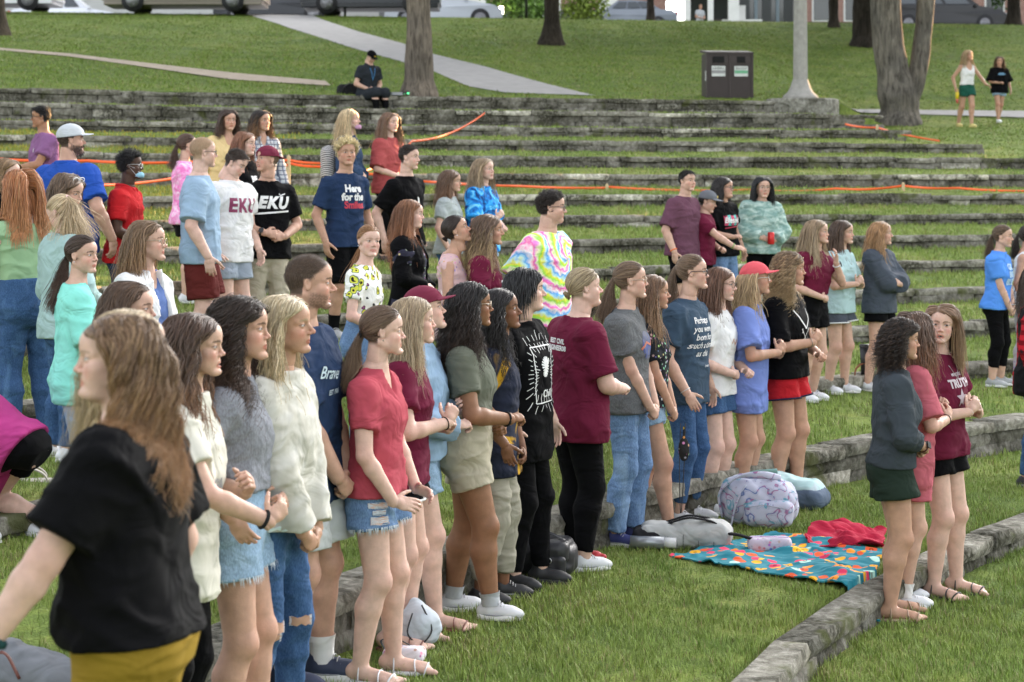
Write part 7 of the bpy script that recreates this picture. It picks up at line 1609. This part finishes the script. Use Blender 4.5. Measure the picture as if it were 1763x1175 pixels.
# ---------------------------------------------------------------- orange barrier tape on stakes
ORG=flat('orange_tape',(.85,.12,.02),.5,.06,6); STK=flat('raw_wood_stake',(.55,.42,.25),.8,.15,14)
def tape(pts,label,sag=.03,w_=.016):
    """pts: (x,y,px per metre) along the tape"""
    P=[]
    for x,y,s in pts: Y=FPX/s; P.append((px(x,Y),Y,py(y,Y)))
    P=np.array(P); Q=[]
    for i in range(len(P)-1):
        for t in np.linspace(0,1,16,endpoint=i==len(P)-2): Q.append(P[i]*(1-t)+P[i+1]*t-[0,0,sag*4*t*(1-t)])
    Q=np.array(Q); tw=.35*np.sin(np.arange(len(Q))*.4); off=np.stack([0*tw,np.sin(tw)*w_,np.cos(tw)*w_],1)
    b=MB(); b.grid(np.stack([Q-off,Q+off],1)); o=b.build('barrier_tape',ORG,None,True); so_=o.modifiers.new('thickness','SOLIDIFY'); so_.thickness=.002; return tag(o,label,'barrier tape','orange barrier tape')
def stake(x,y0,s,h,label):
    Y=FPX/s; z=float(gz(np.array([px(x,Y)]),np.array([Y]))[0]); t=py(y0,Y); b=MB(); b.box((0,0,(t-z)/2-.05),(.045,.03,(t-z)+.1)); b.add([(-.0225,-.015,t-z),(.0225,-.015,t-z),(.0225,.015,t-z),(-.0225,.015,t-z),(0,0,t-z+.03)],[[0,1,4],[1,2,4],[2,3,4],[3,0,4]])
    o=b.build('stake',STK,None); o.location=(px(x,Y),Y,z); return tag(o,label,'stake','wooden stakes holding the orange tape')
tape([(-40,271,150),(150,277,146),(330,279,142),(497,276,136),(575,281,135)],'orange tape running level behind the red and blue polo shirts',.02)
tape([(497,281,136),(560,287,135),(640,300,134),(735,313,134)],'orange tape sloping down right from the left stake',.02)
tape([(-20,322,160),(170,319,157),(300,307,150),(497,284,136)],'lower orange tape rising from the left edge to the left stake',.02)
tape([(600,300,134),(710,243,122),(835,195,112)],'orange tape climbing diagonally to the second wall from the top',.10)
tape([(735,313,134),(900,321,128),(1045,324,124)],'orange tape between the dark-haired young man and the middle stake',.01)
tape([(1045,322,124),(1300,327,121),(1440,325,119),(1555,320,118)],'orange tape between the middle and right stakes',.03)
tape([(1555,320,118),(1650,324,117),(1800,329,116)],'orange tape from the right stake to the right edge',.02)
tape([(1455,214,101),(1510,220,100),(1618,243,98)],'orange tape on the slope beside the ragged wall end',.02)
tape([(1670,257,100),(1728,268,99)],'short orange tape right of the lower wall end',.01)
stake(497,270,136,.3,'tall pale wooden stake behind the backwards maroon cap'); stake(1045,319,124,.2,'short stake between the middle lengths of tape'); stake(1555,317,118,.2,'short stake at the right, on the ninth strip'); stake(1510,217,100,.2,'small stake on the slope by the forked tree'); stake(1727,264,99,.2,'small stake near the right edge')
# ---------------------------------------------------------------- twin litter bin
Yb=Yat(1251,13)+1.0; Xb=px(1251,Yb); z=float(gz(np.array([Xb]),np.array([Yb]))[0]); r=empty('litter_bin',(Xb,Yb,z-.02),R_(8),'dark brown twin litter and recycling bin on the lawn behind the top wall','litter bin')
BRN=flat('brown_plastic',(.030,.019,.017),.5,.1,5); b=MB(); wd,dp,hh=1.08,.62,1.0; r.scale=(.82,.82,.82)
b.box((0,0,.5*hh),(wd-.06,dp-.06,hh)); b.build('cabinet',BRN,r); b=MB()
V=np.array([(-wd/2,-dp/2,hh-.02),(wd/2,-dp/2,hh-.02),(wd/2,dp/2,hh+.05),(-wd/2,dp/2,hh+.05)]); b.add(np.concatenate([V,V+[0,0,.05]]),[[0,1,2,3],[4,7,6,5],[0,4,5,1],[1,5,6,2],[2,6,7,3],[3,7,4,0]]); b.build('lid',BRN,r)
b=MB()
for i in range(11):
    for sx in(-1,1): b.box((sx*(.03+i*.046),-dp/2+.027,.40 if i<20 else .4),(.036,.02,.78))
b.box((0,-dp/2+.02,.5),(.03,.04,.98)); 
for sx in(-1,1): b.box((sx*(wd/2-.02),-dp/2+.02,.5),(.04,.04,.98))
b.build('slat_front',BRN,r)
for sx,tx,cc in((-1,'LANDFILL',(.25,.25,.25)),(1,'RECYCLE',(.12,.35,.2))):
    b=MB(); b.box((sx*.26,-dp/2+.012,.86),(.26 if sx<0 else .18,.02,.14)); b.build('opening',flat('dark_hole',(.004,.004,.004),.9),r)
    b=MB(); b.box((sx*.26,-dp/2+.012,.60),(.31,.012,.23)); pn=b.build('sign_panel',flat('sign_white',(.55,.57,.55),.5),r)
    b=MB(); b.box((sx*.26,-dp/2+.004,.585),(.30,.006,.07)); b.build('colour_band',flat('sign_band',cc,.5),pn)
    V,F=textmesh(tx,.06,.001); V=np.array(V); V3=np.stack([V[:,0]+sx*.26,np.full(len(V),-dp/2+.003),V[:,1]+.66],1); b=MB()
    for f in F: b.add(V3[f],[list(range(len(f)))])
    b.build('lettering',flat('sign_ink',(.05,.05,.05),.6),pn)
b=MB(); b.box((-wd/2+.02,-.18,.5),(.012,.09,.22)); b.build('side_sticker',WHT,r)
# ---------------------------------------------------------------- cars
TYR=flat('tyre',(.02,.02,.022),.8); GLS=flat('car_glass',(.05,.06,.07),.08,.05,spec=.8); RIM=flat('alloy',(.22,.22,.23),.4,metal=.5)
def carpaint(c): return flat('car_paint',c,.28,.02,2,metal=.25,spec=.6)
def car(x,s,c,L_,hh,kind,label,flip=1,z_off=0,lights=False,name='car'):
    Y=FPX/s; X=px(x,Y); z=float(hill(X,Y))+.02+z_off; r=empty(name,(X,Y,z),math.pi if flip<0 else 0,label,'van' if kind=='van' else 'car','vehicles along the street')
    wd=1.8; hl=L_/2
    if kind=='sedan': low=[(-hl,.35),(-hl+.03,.75),(-hl+.25,.95),(-hl+1.0,1.0),(hl-1.25,.97),(hl-.3,.80),(hl-.02,.62),(hl,.35)]; up=[(-hl+.75,.98),(-hl+1.35,hh-.06),(-.25,hh),(.35,hh-.03),(hl-1.35,.96)]
    else: low=[(-hl,.35),(-hl+.02,.9),(-hl+.08,1.05),(hl-1.3,1.05),(hl-.3,.88),(hl-.02,.65),(hl,.35)]; up=[(-hl+.10,1.03),(-hl+.35,hh-.08),(-hl+.8,hh),(.4,hh-.02),(hl-1.15,1.03)]
    b=MB()
    def prism(pr,w0,w1,zc_):
        P=np.array(pr); n=len(P); ws=np.where(P[:,1]>zc_,w1,w0)
        A=np.stack([P[:,0],-ws/2,P[:,1]],1);B_=np.stack([P[:,0],ws/2,P[:,1]],1)
        for i in range(n-1): b.add([A[i],A[i+1],B_[i+1],B_[i]],[[0,1,2,3]])
        b.add([A[0],A[-1],B_[-1],B_[0]],[[0,3,2,1]]); cA=A.mean(0);cB=B_.mean(0)
        for i in range(n):
            j=(i+1)%n; b.add([A[i],A[j],cA],[[0,2,1]]); b.add([B_[i],B_[j],cB],[[0,1,2]])
    b.box((0,0,.39),(L_-.1,wd-.06,.36)); prism(low,wd,wd-.10,.8); prism(up,wd-.12,wd-.46,1.1); o=b.build('body',carpaint(c),r)
    bv=o.modifiers.new('round','BEVEL'); bv.width=.03; bv.segments=2; bv.limit_method='ANGLE'
    # side windows slightly proud
    U=np.array(up); zb_,zt_=U[0,1]+.06,hh-.09
    xa=np.interp(zb_,[U[0,1],U[1,1]],[U[0,0],U[1,0]])+.10; xb=np.interp(zt_,[U[0,1],U[1,1]],[U[0,0],U[1,0]])+.10; xd=U[-1,0]-.30; xc=U[-2,0]-.02
    for sd in(-1,1):
        yb=sd*((wd-.12)/2-.012);yt=sd*((wd-.46)/2+.03)
        cuts=np.linspace(0,1,4)
        for i in range(3):
            f0,f1=cuts[i]+.02,cuts[i+1]-.02; l=lambda a,b_,t:a+(b_-a)*t
            bb_=MB(); bb_.add([(l(xa,xd,f0),yb+sd*.03,zb_),(l(xa,xd,f1),yb+sd*.03,zb_),(l(xb,xc,f1),yt+sd*.02,zt_),(l(xb,xc,f0),yt+sd*.02,zt_)],[[0,1,2,3]]); bb_.build('side_window',GLS,r)
    for sx in(-.60,.60):
        for sd in(-1,1):
            x0=sx*hl*1.03; b=MB(); b.tube(np.array([(x0,sd*(wd/2-.2),.34),(x0,sd*(wd/2+.012),.34)]),.34,22); w_=b.build('wheel',TYR,r,True); b=MB(); b.tube(np.array([(x0,sd*(wd/2),.34),(x0,sd*(wd/2+.02),.34)]),.20,18)
            for q in range(5): a=q*1.2566; b.box((x0+.12*math.cos(a),sd*(wd/2+.022),.34+.12*math.sin(a)),(.05,.012,.05))
            b.build('rim',RIM,w_,True)
    for sd in(-1,1):
        b=MB(); b.box((hl-.06,sd*.66,.68),(.14,.36,.13)); b.build('headlight',flat('headlight_on',(1,.85,.65),.2,emit=6) if lights else flat('headlight',(.6,.6,.6),.15),r)
        b=MB(); b.box((-hl+.04,sd*.68,.80),(.10,.32,.16)); b.build('tail_light',flat('tail_light',(.45,.02,.02),.2),r)
    b=MB(); b.box((hl-.85-.45,-(wd/2+.08),1.02),(.12,.18,.10)); b.build('mirror',carpaint(c),r)
    return r
car(-12,53,(.55,.56,.58),4.3,1.5,'sedan','white car cut off by the left edge of the picture',-1)
car(322,55,(.26,.225,.19),5.0,1.75,'van','beige silver minivan parked at the kerb, upper left',1,name='van')
car(118,42,(.62,.64,.68),4.6,1.5,'sedan','pale car beyond the minivan at the upper left',1,z_off=-.35)
car(478,47,(.02,.022,.028),4.5,1.45,'sedan','black car just right of the minivan, partly hidden',1,z_off=-.1)
car(640,54,(.012,.014,.02),4.4,1.45,'sedan','dark blue-black car with lit headlight facing left, behind the thick tree trunk',-1,lights=True)
car(765,48,(.45,.48,.52),4.2,1.45,'sedan','silver car with glowing tail light right of the thick tree trunk',1,lights=True,z_off=-.2)
car(1076,38.5,(.18,.20,.24),4.6,1.42,'sedan','blue-grey sedan parked broadside near the top centre',-1,z_off=.15)
car(1622,43,(.012,.012,.014),4.9,1.8,'van','black people carrier behind the forked tree at the upper right',1,name='van',z_off=.1)
# ---------------------------------------------------------------- buildings beyond the street
BRK,t,bb=nodes('brick'); v=mapping(t,(1,1,1),(R_(90),0,0)); br=N(t,'ShaderNodeTexBrick'); br.inputs['Scale'].default_value=4; br.inputs['Color1'].default_value=(.26,.13,.10,1); br.inputs['Color2'].default_value=(.33,.19,.15,1); br.inputs['Mortar'].default_value=(.35,.32,.3,1); br.inputs['Mortar Size'].default_value=.012; L(t,v,br.inputs['Vector']); L(t,br.outputs['Color'],bb.inputs['Base Color']); bb.inputs['Roughness'].default_value=.9
DGL=flat('shop_glass',(.02,.028,.032),.08,.2,.5,spec=.8); WPT=flat('white_paint',(.72,.72,.70),.6,.06,3)
def X_(x): return px(x,104.)
zg=float(hill(X_(1400),104.)); r=empty('brick_building',(X_(1400),104.,zg),0,'long brick and glass building across the street at the upper right','building')
ox=X_(1400); b=MB(); xr=51.0; b.box(((X_(1385)+xr)/2-ox,5,6.5),(xr-X_(1385),8,13)); b.box((X_(1180)-ox,5.5,8.2),(X_(1385)-X_(960),7,10.6)); b.build('wall',BRK,r)  # run past the frame and extra height added to block the low sun
b=MB(); b.box((X_(1310)-ox,4.2,1.5),(X_(1385)-X_(1252),4.5,3.0)); b.build('shopfront_glass',DGL,r)
for i,x in enumerate([1253,1272,1290,1309,1328,1347,1366,1383]): b=MB(); b.box((X_(x)-ox,1.9,1.5),(.16 if i%2 else .45,.14,3.0)); b.build('mullion',flat('blue_grey_frame',(.16,.21,.24),.5) if i%2 else flat('dark_frame',(.03,.035,.035),.5),r)
for x in(1420,1475,1655,1720): 
    b=MB(); b.box((X_(x)-ox,.96,1.9),(1.0,.08,1.5)); f_=b.build('window',WPT,r); b=MB(); b.box((X_(x)-ox,.90,1.9),(.84,.06,1.34)); b.build('pane',DGL,f_)
r2=empty('porch',(X_(1210),100.,float(hill(X_(1210),100.))),0,'white framed porch with two open bays across the street','porch')
x0=X_(1172)-X_(1210); x1=X_(1248)-X_(1210)
for x in(x0,(x0+x1)/2,x1): b=MB(); b.box((x,0,1.3),(.26 if x!=x1 else .5,.3,2.6)); b.build('post',WPT,r2)
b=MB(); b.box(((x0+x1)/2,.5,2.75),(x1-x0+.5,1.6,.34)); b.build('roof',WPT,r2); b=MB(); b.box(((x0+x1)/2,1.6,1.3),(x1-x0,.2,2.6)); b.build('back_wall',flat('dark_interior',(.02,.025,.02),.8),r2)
b=MB(); b.box(((x0+x1)/2+.55,1.2,.55),(.7,.5,1.1)); b.build('sign_board',flat('dark_board',(.06,.04,.045),.6),r2)
r3=empty('chair',(X_(1264),101.,float(hill(X_(1264),101.))),0,'white high-backed chair and table outside the glass shopfront','chair')
b=MB(); b.box((0,0,.9),(.5,.5,.08)); b.box((0,.2,1.35),(.5,.06,.8)); [b.box((sx*.22,sy*.22,.45),(.05,.05,.9)) for sx in(-1,1) for sy in(-1,1)]; b.box((0,-.5,.95),(1.9,.5,.08)); [b.box((sx*.8,-.5,.47),(.07,.07,.95)) for sx in(-1,1)]; b.build('chair_frame',WPT,r3)
zb=float(hill(px(880,100.),100.)); r=empty('brick_house',(px(900,100.),102.,zb),0,'brick house with white base boards beyond the hillside path','building')
b=MB(); b.box((0,3,7.0),(14,6,12)); b.build('wall',BRK,r); b=MB(); b.box((0,.2,.75),(14,.5,1.5)); b.build('concrete_base',flat('grey_render',(.13,.13,.135),.9),r)  # house wall raised out of view as a sun block
for x in(-2.2,1.4,4.2): b=MB(); b.box((x,-.06,1.75),(.9,.12,1.2)); b.build('window',WPT,r)
r=empty('pale_building',(px(200,106.),108.,float(hill(px(200,106.),106.))),0,'long pale building wall far behind the parked cars at the upper left','building')
b=MB(); b.box((-6,3,6.5),(52,6,13)); b.build('wall',flat('pale_render',(.50,.50,.50),.8,.06,2),r)  # wall height raised above the view to keep low sun off the terraces
for x in range(-28,18,5): b=MB(); b.box((x,-.05,2.6),(1.6,.14,1.5)); w_=b.build('window',WPT,r); b=MB(); b.box((x,-.13,2.6),(1.4,.06,1.3)); b.build('pane',DGL,w_)
# shrubs
def shrub(x,s,w_,h_,label,c=(.10,.19,.03),n=1500):
    Y=FPX/s; X=px(x,Y); z=float(hill(X,Y)); r=empty('shrub',(X,Y,z),0,label,'shrub'); rs=np.random.default_rng(int(x)); P=nrm(rs.normal(size=(n,3)))*(rs.random((n,1))**.4)*[w_,w_*.7,h_/2]*(1+.3*snoise(rs.normal(size=(n,3)),1,2)[:,None])+[0,0,h_/2]
    u=nrm(rs.normal(size=(n,3))); v=nrm(np.cross(u,rs.normal(size=(n,3)))); L0=.09; V=np.stack([P-u*L0,P-v*L0*.6,P+u*L0,P+v*L0*.6],1).reshape(-1,3); mk('foliage',V,[np.arange(n*4).reshape(-1,4)],LEAF,r,False,np.repeat(np.array(c)*rs.uniform(.5,1.5,(n,1)),4,0))
    b=MB(); b.tube(np.array([(0,0,-.1),(0,0,h_*.4),(.1,0,h_*.7)]),[.05,.04,.02],6); b.build('stem',barkmat((.05,.04,.03)),r,True)
shrub(880,47,1.0,1.9,'bright green shrub by the street between the tree trunks'); shrub(920,44,.9,1.5,'second green bush just left of the slim dark tree'); shrub(1005,42,1.0,1.8,'yellow-green bush right of the slim dark tree',(.16,.22,.03))
for i,x in enumerate((594,906)): 
    Y=66.2; X=px(x,Y); b=MB(); b.tube(np.array([(0,0,0),(0,0,2.6)]),.04,8); o=b.build('signpost',BLK,None,True); o.location=(X,Y,float(hill(X,Y))-.05); tag(o,['thin black signpost at the kerb left of the thick tree','thin black signpost at the kerb between the bushes'][i],'post','thin posts along the kerb')
g=pp('small figure in grey standing in the white porch across the street',1206,8,None,37,H=1.65,yaw=-60,hd=-60,skin=TN,face='f',hair=dict(st='short',c=(.02,.015,.01)),top=dict(m=LGREY),bot=dict(k='jeans',m=DEN2),armL='out',armR='out',shoes=SB)
